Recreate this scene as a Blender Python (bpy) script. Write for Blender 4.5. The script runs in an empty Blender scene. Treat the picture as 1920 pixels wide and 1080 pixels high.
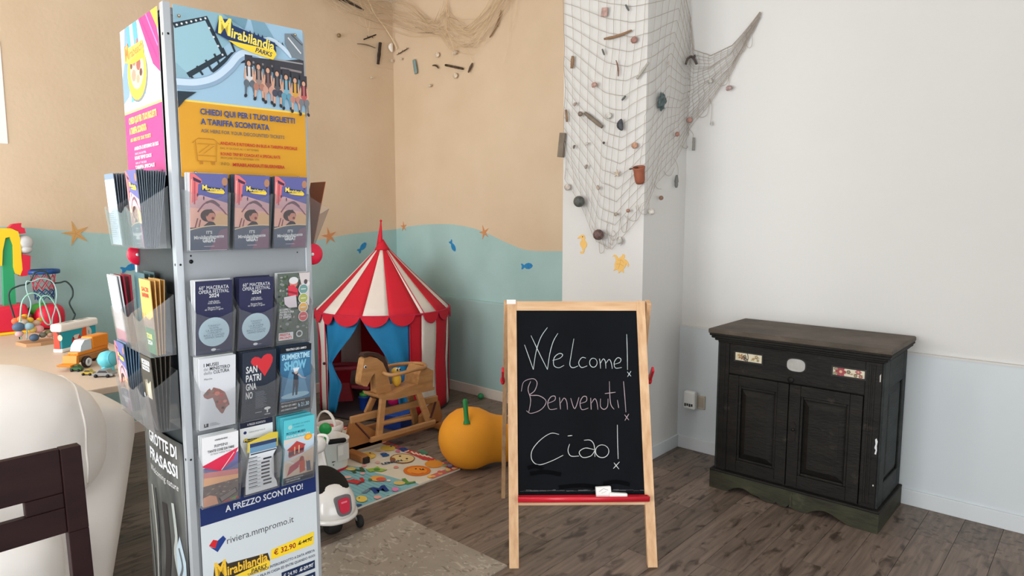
import bpy, math, random
from mathutils import Vector, Matrix, noise
random.seed(7)
S = bpy.context.scene
COL = S.collection
PI = math.pi
# ------------------------------------------------------------ camera
EYE = Vector((0, 0, 1.55))
FOC, PIT, TH = 1255.0, math.atan(136 / 1255.0), math.radians(47.92)
HF = Vector((-math.cos(TH), math.sin(TH), 0)); HR = Vector((math.sin(TH), math.cos(TH), 0)); UP = Vector((0, 0, 1))
FW = HF * math.cos(PIT) - UP * math.sin(PIT); UC = UP * math.cos(PIT) + HF * math.sin(PIT)
cd = bpy.data.cameras.new('camera'); cam = bpy.data.objects.new('camera', cd); COL.objects.link(cam)
cam.matrix_world = Matrix(((HR.x, UC.x, -FW.x, EYE.x), (HR.y, UC.y, -FW.y, EYE.y), (HR.z, UC.z, -FW.z, EYE.z), (0, 0, 0, 1)))
cd.sensor_width = 36; cd.lens = FOC / 1920 * 36; cd.clip_start = 0.05
S.camera = cam
# ------------------------------------------------------------ world, light, exposure
W = bpy.data.worlds.new('daylight'); S.world = W; W.use_nodes = True
W.node_tree.nodes['Background'].inputs[0].default_value = (0.80, 0.90, 1.0, 1)
W.node_tree.nodes['Background'].inputs[1].default_value = 1.5
S.view_settings.view_transform = 'Standard'; S.view_settings.look = 'None'
S.view_settings.exposure = 0.0; S.view_settings.gamma = 1; S.view_settings.use_curve_mapping = False
S.cycles.max_bounces = 8; S.cycles.diffuse_bounces = 5; S.cycles.transparent_max_bounces = 24
S.cycles.sample_clamp_indirect = 4.0
S.cycles.caustics_reflective = False; S.cycles.caustics_refractive = False
FRONT_Y, EAST_X, CEIL = -1.75, 2.6, 3.5
WINDOWS = [(-4.9, -3.0, .75, 2.7), (-2.3, -.4, .2, 2.7), (.5, 2.1, .2, 2.7)]
def area(name, loc, rot, sx, sy, power, col):
    l = bpy.data.lights.new(name, 'AREA'); l.shape = 'RECTANGLE'; l.size = sx; l.size_y = sy; l.energy = power; l.color = col
    o = bpy.data.objects.new(name, l); COL.objects.link(o); o.location = loc; o.rotation_euler = rot
    return o
for i, (x0, x1, z0, z1) in enumerate(WINDOWS):      # daylight coming through the three windows behind the camera
    area('window_daylight', ((x0 + x1) / 2, FRONT_Y - .12, (z0 + z1) / 2), (PI / 2, 0, 0), x1 - x0, z1 - z0, (122, 128, 28)[i], (.97, .985, 1.0))
EWIN = (-1.2, 1.9, .25, 2.7)
area('window_daylight', (EAST_X + .12, (EWIN[0] + EWIN[1]) / 2, (EWIN[2] + EWIN[3]) / 2), (PI / 2, 0, PI / 2), EWIN[1] - EWIN[0], EWIN[3] - EWIN[2], 75, (.97, .985, 1.0))

# ------------------------------------------------------------ helpers
def ray(px, py):
    return FW + HR * ((px - 960) / FOC) - UC * ((py - 540) / FOC)
def atz(px, py, z=0.0):
    d = ray(px, py); return EYE + d * ((z - EYE.z) / d.z)
def aty(px, py, y):
    d = ray(px, py); return EYE + d * (y / d.y)
def atx(px, py, x):
    d = ray(px, py); return EYE + d * (x / d.x)
def lin(c):
    return tuple((v / 255 / 12.92 if v / 255 <= .04045 else ((v / 255 + .055) / 1.055) ** 2.4) for v in c)
MATS = {}
def mat(name, c, rough=.6, var=0.0, scale=8.0, metal=0.0, bump=0.0, stretch=(1, 1, 1), rnd=0.0, spec=.4, coord='Object', dark=None, coat=0.0, bscale=None):
    """plain procedural material: base colour with noise variation, per-object variation and fine relief"""
    if name in MATS: return MATS[name]
    m = bpy.data.materials.new(name); m.use_nodes = True; MATS[name] = m
    nt = m.node_tree; b = nt.nodes['Principled BSDF']; L = nt.links
    col = lin(c) + (1,)
    b.inputs['Base Color'].default_value = col; b.inputs['Roughness'].default_value = rough
    b.inputs['Metallic'].default_value = metal; b.inputs['Specular IOR Level'].default_value = spec
    b.inputs['Coat Weight'].default_value = coat
    if var or bump or rnd:
        tc = nt.nodes.new('ShaderNodeTexCoord'); mp = nt.nodes.new('ShaderNodeMapping'); mp.inputs['Scale'].default_value = stretch
        L.new(tc.outputs[coord], mp.inputs['Vector'])
        vec = mp.outputs['Vector']
        if rnd:
            oi = nt.nodes.new('ShaderNodeObjectInfo'); va = nt.nodes.new('ShaderNodeVectorMath'); va.operation = 'ADD'
            ml = nt.nodes.new('ShaderNodeMath'); ml.operation = 'MULTIPLY'; ml.inputs[1].default_value = 37
            L.new(oi.outputs['Random'], ml.inputs[0]); L.new(vec, va.inputs[0]); L.new(ml.outputs[0], va.inputs[1]); vec = va.outputs[0]
        n = nt.nodes.new('ShaderNodeTexNoise'); n.inputs['Scale'].default_value = scale; n.inputs['Detail'].default_value = 6
        L.new(vec, n.inputs['Vector'])
        if var:
            r = nt.nodes.new('ShaderNodeMapRange'); r.inputs[1].default_value = .3; r.inputs[2].default_value = .7
            L.new(n.outputs['Fac'], r.inputs[0])
            mx = nt.nodes.new('ShaderNodeMix'); mx.data_type = 'RGBA'
            mx.inputs[6].default_value = (lin(dark) + (1,)) if dark else tuple(v * (1 - var) for v in col[:3]) + (1,)
            mx.inputs[7].default_value = col if dark else tuple(min(1, v * (1 + var * .6)) for v in col[:3]) + (1,)
            L.new(r.outputs[0], mx.inputs[0]); out = mx.outputs[2]
            if rnd:
                hs = nt.nodes.new('ShaderNodeHueSaturation'); r2 = nt.nodes.new('ShaderNodeMapRange')
                r2.inputs[3].default_value = 1 - rnd; r2.inputs[4].default_value = 1 + rnd
                L.new(oi.outputs['Random'], r2.inputs[0]); L.new(r2.outputs[0], hs.inputs['Value']); L.new(out, hs.inputs['Color']); out = hs.outputs[0]
            L.new(out, b.inputs['Base Color'])
        if bump:
            nb = n
            if bscale:
                nb = nt.nodes.new('ShaderNodeTexNoise'); nb.inputs['Scale'].default_value = bscale; nb.inputs['Detail'].default_value = 4; L.new(vec, nb.inputs['Vector'])
            bp = nt.nodes.new('ShaderNodeBump'); bp.inputs['Strength'].default_value = bump; bp.inputs['Distance'].default_value = .01
            L.new(nb.outputs['Fac'], bp.inputs['Height']); L.new(bp.outputs['Normal'], b.inputs['Normal'])
    return m
def clear(name, haze=.12, tint=(1, 1, 1), gloss=.5):
    """clear acrylic: mostly see-through, a glossy surface and a little milky haze"""
    if name in MATS: return MATS[name]
    m = bpy.data.materials.new(name); m.use_nodes = True; MATS[name] = m
    nt = m.node_tree; nt.nodes.clear(); L = nt.links
    o = nt.nodes.new('ShaderNodeOutputMaterial'); t = nt.nodes.new('ShaderNodeBsdfTransparent'); t.inputs[0].default_value = tint + (1,)
    d = nt.nodes.new('ShaderNodeBsdfDiffuse'); d.inputs[0].default_value = (.75, .78, .80, 1)
    g = nt.nodes.new('ShaderNodeBsdfGlossy'); g.inputs['Roughness'].default_value = .06
    f = nt.nodes.new('ShaderNodeFresnel'); f.inputs[0].default_value = 1.45
    fm = nt.nodes.new('ShaderNodeMath'); fm.operation = 'MULTIPLY'; fm.inputs[1].default_value = gloss
    a = nt.nodes.new('ShaderNodeMixShader'); a.inputs[0].default_value = haze
    c = nt.nodes.new('ShaderNodeMixShader')
    L.new(t.outputs[0], a.inputs[1]); L.new(d.outputs[0], a.inputs[2]); L.new(f.outputs[0], fm.inputs[0]); L.new(fm.outputs[0], c.inputs[0])
    L.new(a.outputs[0], c.inputs[1]); L.new(g.outputs[0], c.inputs[2]); L.new(c.outputs[0], o.inputs[0])
    return m
FLAT = {}
def ink(r, g, b, rough=.45):
    return mat('ink_%d_%d_%d' % (r, g, b), (r, g, b), rough, spec=.3)

class MB:
    """collects shapes and links them as ONE mesh object"""
    def __init__(s, m=None):
        s.v = []; s.f = []; s.mi = []; s.sm = []; s.mats = []; s.cur = m
    def idx(s, m):
        m = m or s.cur
        if m not in s.mats: s.mats.append(m)
        return s.mats.index(m)
    def add(s, vs, fs, m=None, sm=False, M=None):
        o = len(s.v); k = s.idx(m)
        for p in vs:
            p = Vector(p); s.v.append(M @ p if M is not None else p)
        for f in fs:
            s.f.append([i + o for i in f]); s.mi.append(k); s.sm.append(sm)
        return s
    def box(s, c, d, m=None, M=None, R=None):
        x, y, z = d[0] / 2, d[1] / 2, d[2] / 2; c = Vector(c)
        vs = [Vector((i * x, j * y, k * z)) for k in (-1, 1) for j in (-1, 1) for i in (-1, 1)]
        if R is not None: vs = [R @ p for p in vs]
        return s.add([p + c for p in vs], [(0, 2, 3, 1), (4, 5, 7, 6), (0, 1, 5, 4), (2, 6, 7, 3), (0, 4, 6, 2), (1, 3, 7, 5)], m, False, M)
    def bb(s, x0, x1, y0, y1, z0, z1, m=None, M=None):
        return s.box(((x0 + x1) / 2, (y0 + y1) / 2, (z0 + z1) / 2), (x1 - x0, y1 - y0, z1 - z0), m, M)
    def bar(s, p, q, w, t, m=None, up=(0, 0, 1), M=None):
        """a beam with rectangular section w x t from p to q"""
        p = Vector(p); q = Vector(q); d = (q - p).normalized(); u = Vector(up)
        if abs(d.dot(u)) > .98: u = Vector((1, 0, 0))
        a = d.cross(u).normalized() * (w / 2); b = a.cross(d).normalized() * (t / 2)
        vs = [e + a * i + b * j for e in (p, q) for i, j in ((-1, -1), (1, -1), (1, 1), (-1, 1))]
        return s.add(vs, [(3, 2, 1, 0), (4, 5, 6, 7), (0, 1, 5, 4), (1, 2, 6, 5), (2, 3, 7, 6), (3, 0, 4, 7)], m, False, M)
    def tube(s, pts, r, n=8, m=None, closed=False, caps=True, M=None, sm=True, flat=1.0):
        pts = [Vector(p) for p in pts]; N = len(pts)
        rs = r if isinstance(r, (list, tuple)) else [r] * N
        vs = []; ref = None
        for i, p in enumerate(pts):
            if closed: d = pts[(i + 1) % N] - pts[i - 1]
            else: d = pts[min(i + 1, N - 1)] - pts[max(i - 1, 0)]
            if d.length < 1e-9: d = Vector((0, 0, 1))
            d.normalize()
            if ref is None:
                ref = Vector((0, 0, 1)) if abs(d.z) < .9 else Vector((1, 0, 0))
            a = (ref - d * ref.dot(d))
            if a.length < 1e-6: a = d.orthogonal()
            a.normalize(); ref = a; b = d.cross(a)
            for k in range(n):
                t = 2 * PI * k / n
                vs.append(p + a * (math.cos(t) * rs[i]) + b * (math.sin(t) * rs[i] * flat))
        fs = []
        for i in range(N if closed else N - 1):
            j = (i + 1) % N
            for k in range(n):
                k2 = (k + 1) % n
                fs.append((i * n + k, i * n + k2, j * n + k2, j * n + k))
        if caps and not closed:
            fs.append(tuple(range(n - 1, -1, -1))); fs.append(tuple((N - 1) * n + k for k in range(n)))
        return s.add(vs, fs, m, sm, M)
    def lathe(s, prof, n=24, m=None, M=None, sm=True, caps=True, a0=0, a1=2 * PI):
        full = abs(a1 - a0 - 2 * PI) < 1e-6; K = n if full else n + 1
        vs = [(r * math.cos(a0 + (a1 - a0) * k / n), r * math.sin(a0 + (a1 - a0) * k / n), z) for r, z in prof for k in range(K)]
        fs = []
        for i in range(len(prof) - 1):
            for k in range(n):
                k2 = (k + 1) % K if full else k + 1
                fs.append((i * K + k, i * K + k2, (i + 1) * K + k2, (i + 1) * K + k))
        if caps and full:
            if prof[0][0] > 1e-6: fs.append(tuple(range(K - 1, -1, -1)))
            if prof[-1][0] > 1e-6: fs.append(tuple((len(prof) - 1) * K + k for k in range(K)))
        return s.add(vs, fs, m, sm, M)
    def sphere(s, c, r, nu=16, nv=10, m=None, M=None, e=1.0, R=None):
        r = (r, r, r) if not isinstance(r, (tuple, list)) else r
        sp = lambda t: math.copysign(abs(t) ** e, t)
        vs = []; c = Vector(c)
        for j in range(nv + 1):
            ph = -PI / 2 + PI * j / nv
            for i in range(nu):
                t = 2 * PI * i / nu
                p = Vector((r[0] * sp(math.cos(ph)) * sp(math.cos(t)), r[1] * sp(math.cos(ph)) * sp(math.sin(t)), r[2] * sp(math.sin(ph))))
                vs.append((R @ p if R is not None else p) + c)
        fs = [(j * nu + i, j * nu + (i + 1) % nu, (j + 1) * nu + (i + 1) % nu, (j + 1) * nu + i) for j in range(nv) for i in range(nu)]
        return s.add(vs, fs, m, True, M)
    def prism(s, poly, t0, t1, m=None, M=None, side=None):
        """outline in local x,y extruded along local z"""
        n = len(poly)
        vs = [(x, y, t0) for x, y in poly] + [(x, y, t1) for x, y in poly]
        s.add(vs, [tuple(range(n - 1, -1, -1)), tuple(range(n, 2 * n))], m, False, M)
        return s.add(vs, [(i, (i + 1) % n, n + (i + 1) % n, n + i) for i in range(n)], side or m, False, M)
    def grid(s, fn, nu, nv, m=None, sm=True, M=None, mf=None):
        vs = [fn(i / nu, j / nv) for j in range(nv + 1) for i in range(nu + 1)]
        o = len(s.v)
        s.add(vs, [], m, sm, M)
        for j in range(nv):
            for i in range(nu):
                a = o + j * (nu + 1) + i
                s.f.append([a, a + 1, a + nu + 2, a + nu + 1]); s.mi.append(s.idx(mf(i, j) if mf else m)); s.sm.append(sm)
        return s
    def build(s, name, parent=None, M=None, bevel=0, seg=2, sub=0, solid=0):
        me = bpy.data.meshes.new(name)
        me.from_pydata([tuple(p) for p in s.v], [], s.f)
        for m in s.mats: me.materials.append(m)
        me.polygons.foreach_set('material_index', s.mi); me.polygons.foreach_set('use_smooth', s.sm)
        me.update()
        o = bpy.data.objects.new(name, me); COL.objects.link(o)
        if parent is not None: o.parent = parent
        if M is not None: o.matrix_local = M
        if solid:
            md = o.modifiers.new('thickness', 'SOLIDIFY'); md.thickness = solid; md.offset = 0
        if bevel:
            md = o.modifiers.new('bevel', 'BEVEL'); md.width = bevel; md.segments = seg; md.limit_method = 'ANGLE'; md.angle_limit = math.radians(40)
        if sub:
            md = o.modifiers.new('subdivision', 'SUBSURF'); md.levels = sub; md.render_levels = sub
        return o
def tag(o, label=None, cat=None, group=None, kind=None):
    if label: o['label'] = label
    if cat: o['category'] = cat
    if group: o['group'] = group
    if kind: o['kind'] = kind
    return o
def thing(name, label, cat, loc=(0, 0, 0), rz=0, group=None, M=None):
    o = bpy.data.objects.new(name, None); COL.objects.link(o); o.empty_display_size = .1
    if M is not None: o.matrix_world = M
    else:
        o.location = loc; o.rotation_euler = (0, 0, rz)
    return tag(o, label, cat, group)
def struct(o): o['kind'] = 'structure'; return o
def T(x=0, y=0, z=0): return Matrix.Translation((x, y, z))
def RX(a): return Matrix.Rotation(a, 4, 'X')
def RY(a): return Matrix.Rotation(a, 4, 'Y')
def RZ(a): return Matrix.Rotation(a, 4, 'Z')
def frame(o, u, v):
    """matrix with local x=u, local y=v, local z=u x v at o"""
    u = Vector(u).normalized(); v = Vector(v); n = u.cross(v).normalized(); v = n.cross(u)
    return Matrix(((u.x, v.x, n.x, o[0]), (u.y, v.y, n.y, o[1]), (u.z, v.z, n.z, o[2]), (0, 0, 0, 1)))
def smooth(pts, k=6, closed=False):
    """Catmull-Rom through points (any dimension)"""
    pts = [Vector(p) for p in pts]; n = len(pts); out = []
    for i in range(n if closed else n - 1):
        g = lambda j: pts[j % n] if closed else pts[max(0, min(n - 1, j))]
        a, b, c, d = g(i - 1), g(i), g(i + 1), g(i + 2)
        for s_ in range(k):
            t = s_ / k
            out.append(.5 * ((2 * b) + (c - a) * t + (2 * a - 5 * b + 4 * c - d) * t * t + (3 * b - a - 3 * c + d) * t ** 3))
    if not closed: out.append(pts[-1])
    return out
TXT = {}
def glyphs(t, bold=0, shear=0, space=1.0):
    k = (t, bold, shear, space)
    if k in TXT: return TXT[k]
    c = bpy.data.curves.new('t', 'FONT'); c.body = t; c.size = 1; c.resolution_u = 2; c.offset = bold; c.shear = shear; c.space_character = space
    o = bpy.data.objects.new('t', c); me = o.to_mesh()
    vs = [(v.co.x, v.co.y) for v in me.vertices]; fs = [tuple(p.vertices) for p in me.polygons]
    o.to_mesh_clear(); bpy.data.objects.remove(o); bpy.data.curves.remove(c)
    xs = [p[0] for p in vs] or [0]
    TXT[k] = (vs, fs, min(xs), max(xs)); return TXT[k]
class Art:
    """flat print: layered shapes on a plane, each layer a hair above the last"""
    EPS = 5e-5
    def __init__(s, M=None, lift=2e-4):
        s.mb = MB(); s.M = M if M is not None else Matrix(); s.k = lift
    def poly(s, pts, m):
        s.k += s.EPS
        s.mb.add([(p[0], p[1], s.k) for p in pts], [tuple(range(len(pts)))], m, False, s.M); return s
    def rect(s, a, b, c, d, m): return s.poly([(a, b), (c, b), (c, d), (a, d)], m)
    def ell(s, x, y, rx, ry, m, n=18, rot=0):
        cr, sr = math.cos(rot), math.sin(rot); P = []
        for i in range(n):
            a, b = rx * math.cos(2 * PI * i / n), ry * math.sin(2 * PI * i / n); P.append((x + a * cr - b * sr, y + a * sr + b * cr))
        return s.poly(P, m)
    def line(s, pts, w, m):
        s.k += s.EPS; P = [Vector(p[:2]) for p in pts]; vs = []
        for i, p in enumerate(P):
            d = P[min(i + 1, len(P) - 1)] - P[max(i - 1, 0)]
            if d.length < 1e-9: d = Vector((1, 0))
            d.normalize(); ww = w[i] if isinstance(w, (list, tuple)) else w
            nn = Vector((-d.y, d.x)) * ww / 2
            vs += [(p.x + nn.x, p.y + nn.y, s.k), (p.x - nn.x, p.y - nn.y, s.k)]
        s.mb.add(vs, [(2 * i, 2 * i + 1, 2 * i + 3, 2 * i + 2) for i in range(len(P) - 1)], m, False, s.M); return s
    def text(s, t, x, y, h, m, al='l', fit=None, rot=0, bold=0, shear=0, sx=1.0):
        """capital height h; fit = total width"""
        vs, fs, a, b = glyphs(t, bold, shear); k = h / .70
        kx = fit / max(1e-6, b - a) if fit else k * sx
        off = {'l': -a, 'c': -(a + b) / 2, 'r': -b}[al]; cr, sr = math.cos(rot), math.sin(rot)
        s.k += s.EPS; P = []
        for px, py in vs:
            q, r = (px + off) * kx, py * k; P.append((x + q * cr - r * sr, y + q * sr + r * cr, s.k))
        s.mb.add(P, fs, m, False, s.M); return s
    def build(s, name, parent): return s.mb.build(name, parent)
# ------------------------------------------------------------ the room
WX, BY, PX1, PY = -5.13, 4.03, -2.115, 3.52
PX0 = aty(1054, 560, PY).x
sand = mat('sand_paint', (216, 194, 167), .85, .09, 1.6, bump=.12, bscale=30, dark=(206, 182, 152))
aqua = mat('aqua_paint', (166, 196, 193), .8, .08, 2.2, bump=.12, bscale=30, dark=(153, 184, 180))
aqua_low = mat('aqua_paint_panel', (160, 186, 183), .7, .05, 2.0)
white_wall = mat('white_wall_paint', (212, 210, 206), .85, .015, 1.2, bump=.05, bscale=40)
white_panel = mat('white_panel_paint', (207, 213, 215), .7, .015, 1.5)
trim_white = mat('trim_white', (212, 216, 217), .5)
trim_warm = mat('trim_warm_white', (222, 210, 198), .5)
def boundary_wall(name, bound, lo, hi, place):
    """slab with the sandy paint above a wavy line and the aqua below"""
    mb = MB(); b = smooth(bound, 6)
    pts = [(p[0], p[1]) for p in b]
    mb.prism(pts + [(hi, CEIL), (lo, CEIL)], 0, .12, sand, M=place)
    mb.prism([(lo, 0), (hi, 0)] + pts[::-1], 0, .12, aqua, M=place)
    return struct(mb.build(name))
boundary_wall('wall_left', [(FRONT_Y, 1.50), (0, 1.50), (.96, 1.481), (1.24, 1.457), (1.55, 1.427), (2.3, 1.37), (2.9, 1.335), (3.2, 1.343), (3.47, 1.379), (3.76, 1.402), (BY, 1.42)], FRONT_Y, BY, frame((WX, 0, 0), (0, 1, 0), (0, 0, 1)) @ T(0, 0, -.12))
boundary_wall('wall_back', [(WX, 1.42), (-4.916, 1.451), (-4.688, 1.468), (-4.332, 1.471), (-4.003, 1.425), (-3.697, 1.329), (-3.468, 1.276), (-3.131, 1.28), (-2.6, 1.30), (-2.2, 1.3)], WX, -2.2, frame((0, BY, 0), (1, 0, 0), (0, 0, 1)) @ T(0, 0, -.12))
struct(MB(white_wall).bb(-2.2, EAST_X, BY, BY + .12, 0, CEIL).build('wall_right'))
struct(MB(white_wall).bb(PX0, PX1, PY, BY, 0, CEIL).build('wall_pillar'))
mb = MB(white_wall); y0, y1, z0, z1 = EWIN
for a, b, c, d in ((FRONT_Y, y0, 0, CEIL), (y1, BY, 0, CEIL), (y0, y1, 0, z0), (y0, y1, z1, CEIL)): mb.bb(EAST_X, EAST_X + .12, a, b, c, d)
struct(mb.build('wall_east'))
mb = MB(white_wall); xs = WX
for x0, x1, z0, z1 in WINDOWS:
    mb.bb(xs, x0, FRONT_Y - .12, FRONT_Y, 0, CEIL); mb.bb(x0, x1, FRONT_Y - .12, FRONT_Y, 0, z0); mb.bb(x0, x1, FRONT_Y - .12, FRONT_Y, z1, CEIL); xs = x1
mb.bb(xs, EAST_X, FRONT_Y - .12, FRONT_Y, 0, CEIL); struct(mb.build('wall_front'))
frame_m = mat('window_frame_white', (225, 225, 222), .4)
for i, (x0, x1, z0, z1) in enumerate(WINDOWS):
    mb = MB(frame_m); y = FRONT_Y - .05
    for a, b in ((x0, x0 + .05), (x1 - .05, x1), ((x0 + x1) / 2 - .03, (x0 + x1) / 2 + .03)): mb.bb(a, b, y - .03, y + .03, z0, z1)
    for a, b in ((z0, z0 + .05), (z1 - .05, z1)): mb.bb(x0 + .05, x1 - .05, y - .028, y + .028, a, b)
    w = struct(mb.build('window_%d' % (i + 1)))
    MB(clear('window_glass', 0, gloss=.3)).bb(x0 + .05, x1 - .05, y - .003, y + .003, z0 + .05, z1 - .05).build('pane', w)
mb = MB(frame_m); x = EAST_X + .05
for a, b in ((y0, y0 + .05), (y1 - .05, y1), ((y0 + y1) / 2 - .03, (y0 + y1) / 2 + .03)): mb.bb(x - .03, x + .03, a, b, z0, z1)
for a, b in ((z0, z0 + .05), (z1 - .05, z1)): mb.bb(x - .028, x + .028, y0 + .05, y1 - .05, a, b)
w = struct(mb.build('window_4')); MB(clear('window_glass')).bb(x - .003, x + .003, y0 + .05, y1 - .05, z0 + .05, z1 - .05).build('pane', w)
struct(MB(mat('ceiling_white', (236, 233, 228), .9)).bb(WX - .12, EAST_X + .12, FRONT_Y - .12, BY + .12, CEIL, CEIL + .1).build('ceiling'))
# wainscot panels and baseboards
struct(MB(aqua_low).bb(WX, PX0, BY - .022, BY, 0, .812).build('trim_1'))
struct(MB(aqua).bb(WX, PX0, BY - .026, BY, .812, .828).build('trim_2'))
struct(MB(white_panel).bb(PX1, EAST_X, BY - .022, BY, 0, .818).build('trim_3'))
struct(MB(white_wall).bb(PX1, EAST_X, BY - .026, BY, .818, .828).build('trim_4'))
struct(MB(trim_warm).bb(WX, PX0, BY - .036, BY - .022, 0, .085).build('baseboard_back', bevel=.003))
struct(MB(trim_white).bb(PX1 + .014, EAST_X, BY - .036, BY - .022, 0, .085).build('baseboard_right', bevel=.003))
struct(MB(trim_white).bb(PX1, PX1 + .014, PY - .014, BY - .022, 0, .085).bb(PX0 - .014, PX1, PY - .014, PY, 0, .085).build('baseboard_pillar', bevel=.003))
struct(MB(trim_warm).bb(WX, WX + .014, FRONT_Y, BY - .036, 0, .085).build('baseboard_left', bevel=.003))
# floor: a screed and, on it, every plank in view
floor = struct(MB(mat('floor_gap', (38, 31, 27), .9)).bb(WX - .12, EAST_X + .12, FRONT_Y - .12, BY + .12, -.12, -.012).build('floor'))
def plank_material():
    m = mat('plank_wood', (124, 108, 96), .42, .34, 2.6, bump=.12, stretch=(3.4, 1.5, 1), rnd=.20, spec=.35)
    nt = m.node_tree; L = nt.links; b = nt.nodes['Principled BSDF']
    src = b.inputs['Base Color'].links[0].from_socket
    tc = nt.nodes.new('ShaderNodeTexCoord'); oi = nt.nodes.new('ShaderNodeObjectInfo')
    mp = nt.nodes.new('ShaderNodeMapping'); mp.inputs['Scale'].default_value = (.75, 2.2, 1)
    va = nt.nodes.new('ShaderNodeVectorMath'); va.operation = 'ADD'; ml = nt.nodes.new('ShaderNodeMath'); ml.operation = 'MULTIPLY'; ml.inputs[1].default_value = 91
    L.new(tc.outputs['Object'], mp.inputs[0]); L.new(mp.outputs[0], va.inputs[0]); L.new(oi.outputs['Random'], ml.inputs[0]); L.new(ml.outputs[0], va.inputs[1])
    n = nt.nodes.new('ShaderNodeTexNoise'); n.inputs['Scale'].default_value = 4.5; n.inputs['Detail'].default_value = 5; n.inputs['Distortion'].default_value = .6; L.new(va.outputs[0], n.inputs['Vector'])
    r = nt.nodes.new('ShaderNodeMapRange'); r.inputs[1].default_value = .54; r.inputs[2].default_value = .69; L.new(n.outputs['Fac'], r.inputs[0])
    f = nt.nodes.new('ShaderNodeMath'); f.operation = 'MULTIPLY'; f.inputs[1].default_value = .8; L.new(r.outputs[0], f.inputs[0])
    mx = nt.nodes.new('ShaderNodeMix'); mx.data_type = 'RGBA'; mx.inputs[7].default_value = lin((52, 41, 34)) + (1,)
    L.new(f.outputs[0], mx.inputs[0]); L.new(src, mx.inputs[6]); L.new(mx.outputs[2], b.inputs['Base Color'])
    return m
wood_floor = plank_material()
PWID, PLEN = .16, 1.2
KNOWN = {-6: 2.70, -5: 3.17, -2: 3.65, -1: 3.667, -7: 2.2}
proto = None; rest = MB(wood_floor)
for k in range(-31, 19):
    x0 = -.315 + PWID * k; x1 = x0 + PWID
    x0, x1 = max(x0, WX), min(x1, EAST_X)
    if x1 - x0 < .02: continue
    j = KNOWN.get(k, (k * .437) % PLEN + random.uniform(-.1, .1)); ys = [j + PLEN * i for i in range(-8, 8)]
    for ya in ys:
        a, b = max(ya, FRONT_Y), min(ya + PLEN, BY)
        if b - a < .03: continue
        if x0 > 1.0 or b < .2 or (x0 > -.2 and b < 2.0) or (b < 1.4 and x0 > -1.3):
            rest.bb(x0 + .0008, x1 - .0008, a + .0008, b - .0008, -.012, 0); continue
        if proto is None:
            pm = MB(wood_floor); e = .006
            vs = [(-.5, -.5, -.012), (.5, -.5, -.012), (.5, .5, -.012), (-.5, .5, -.012), (-.5, -.5, -.0006), (.5, -.5, -.0006), (.5, .5, -.0006), (-.5, .5, -.0006),
                  (-.5 + e, -.5 + .001, 0), (.5 - e, -.5 + .001, 0), (.5 - e, .5 - .001, 0), (-.5 + e, .5 - .001, 0)]
            pm.add(vs, [(3, 2, 1, 0), (8, 9, 10, 11)] + [(i, (i + 1) % 4, 4 + (i + 1) % 4, 4 + i) for i in range(4)] + [(4 + i, 4 + (i + 1) % 4, 8 + (i + 1) % 4, 8 + i) for i in range(4)])
            p = proto = pm.build('plank', floor)
        else:
            p = proto.copy(); COL.objects.link(p); p.parent = floor
        p.location = ((x0 + x1) / 2, (a + b) / 2, 0); p.scale = (x1 - x0 - .0016, b - a - .0016, 1)
r_ = rest.build('plank_field', floor); r_['kind'] = 'stuff'
# socket with a plug-in device
t = thing('plug_in_adapter', 'small white plug-in adapter with dark vents beside the beige socket plate', 'adapter', (-2.008, BY - .03, .337))
mb = MB(mat('plastic_white', (236, 236, 232), .35)); mb.bb(-.044, .040, -.045, 0, -.052, .066); mb.build('housing', t, bevel=.012, seg=3)
mb = MB(ink(60, 60, 60))
for i in range(4): mb.bb(-.032 + i * .0155, -.021 + i * .0155, -.0475, -.044, -.034 + (i % 2) * .004, -.014)
mb.build('vents', t)
t = thing('socket_plate', 'beige wall socket plate low on the white wall beside the pillar', 'socket', (-1.946, BY - .0222, .333))
MB(mat('plate_beige', (190, 178, 160), .5)).bb(-.027, .027, -.008, 0, -.045, .045).build('plate', t, bevel=.003)
MB(mat('plate_inner', (172, 160, 142), .5)).bb(-.018, .018, -.011, -.007, -.033, .033).build('insert', t, bevel=.002)
# sheet of white paper on the left wall
o = MB(mat('paper_white', (240, 240, 240), .8)).bb(WX, WX + .004, .55, 1.035, 1.99, 2.60).build('paper_sheet'); tag(o, 'white paper sheet stuck high on the sandy left wall', 'poster')
# grey-brown fleck mat
def fleck():
    m = mat('fleck_mat', (156, 145, 131), .45, .12, 5)
    nt = m.node_tree; L = nt.links; b = nt.nodes['Principled BSDF']; src = b.inputs['Base Color'].links[0].from_socket
    tc = nt.nodes.new('ShaderNodeTexCoord'); mp = nt.nodes.new('ShaderNodeMapping'); mp.inputs['Scale'].default_value = (1.0, 1.6, 1); mp.inputs['Rotation'].default_value = (0, 0, .75); L.new(tc.outputs['Object'], mp.inputs[0])
    for sc, lo, hi, c, amt in ((17, .57, .64, (196, 186, 172), .55), (19, .59, .67, (96, 86, 75), .6)):
        n = nt.nodes.new('ShaderNodeTexNoise'); n.inputs['Scale'].default_value = sc; n.inputs['Detail'].default_value = 2; n.inputs['Distortion'].default_value = 1.4; L.new(mp.outputs[0], n.inputs['Vector'])
        r = nt.nodes.new('ShaderNodeMapRange'); r.inputs[1].default_value = lo; r.inputs[2].default_value = hi; L.new(n.outputs['Fac'], r.inputs[0])
        f = nt.nodes.new('ShaderNodeMath'); f.operation = 'MULTIPLY'; f.inputs[1].default_value = amt; L.new(r.outputs[0], f.inputs[0])
        mx = nt.nodes.new('ShaderNodeMix'); mx.data_type = 'RGBA'; mx.inputs[7].default_value = lin(c) + (1,); L.new(f.outputs[0], mx.inputs[0]); L.new(src, mx.inputs[6]); src = mx.outputs[2]
    L.new(src, b.inputs['Base Color']); return m
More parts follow.
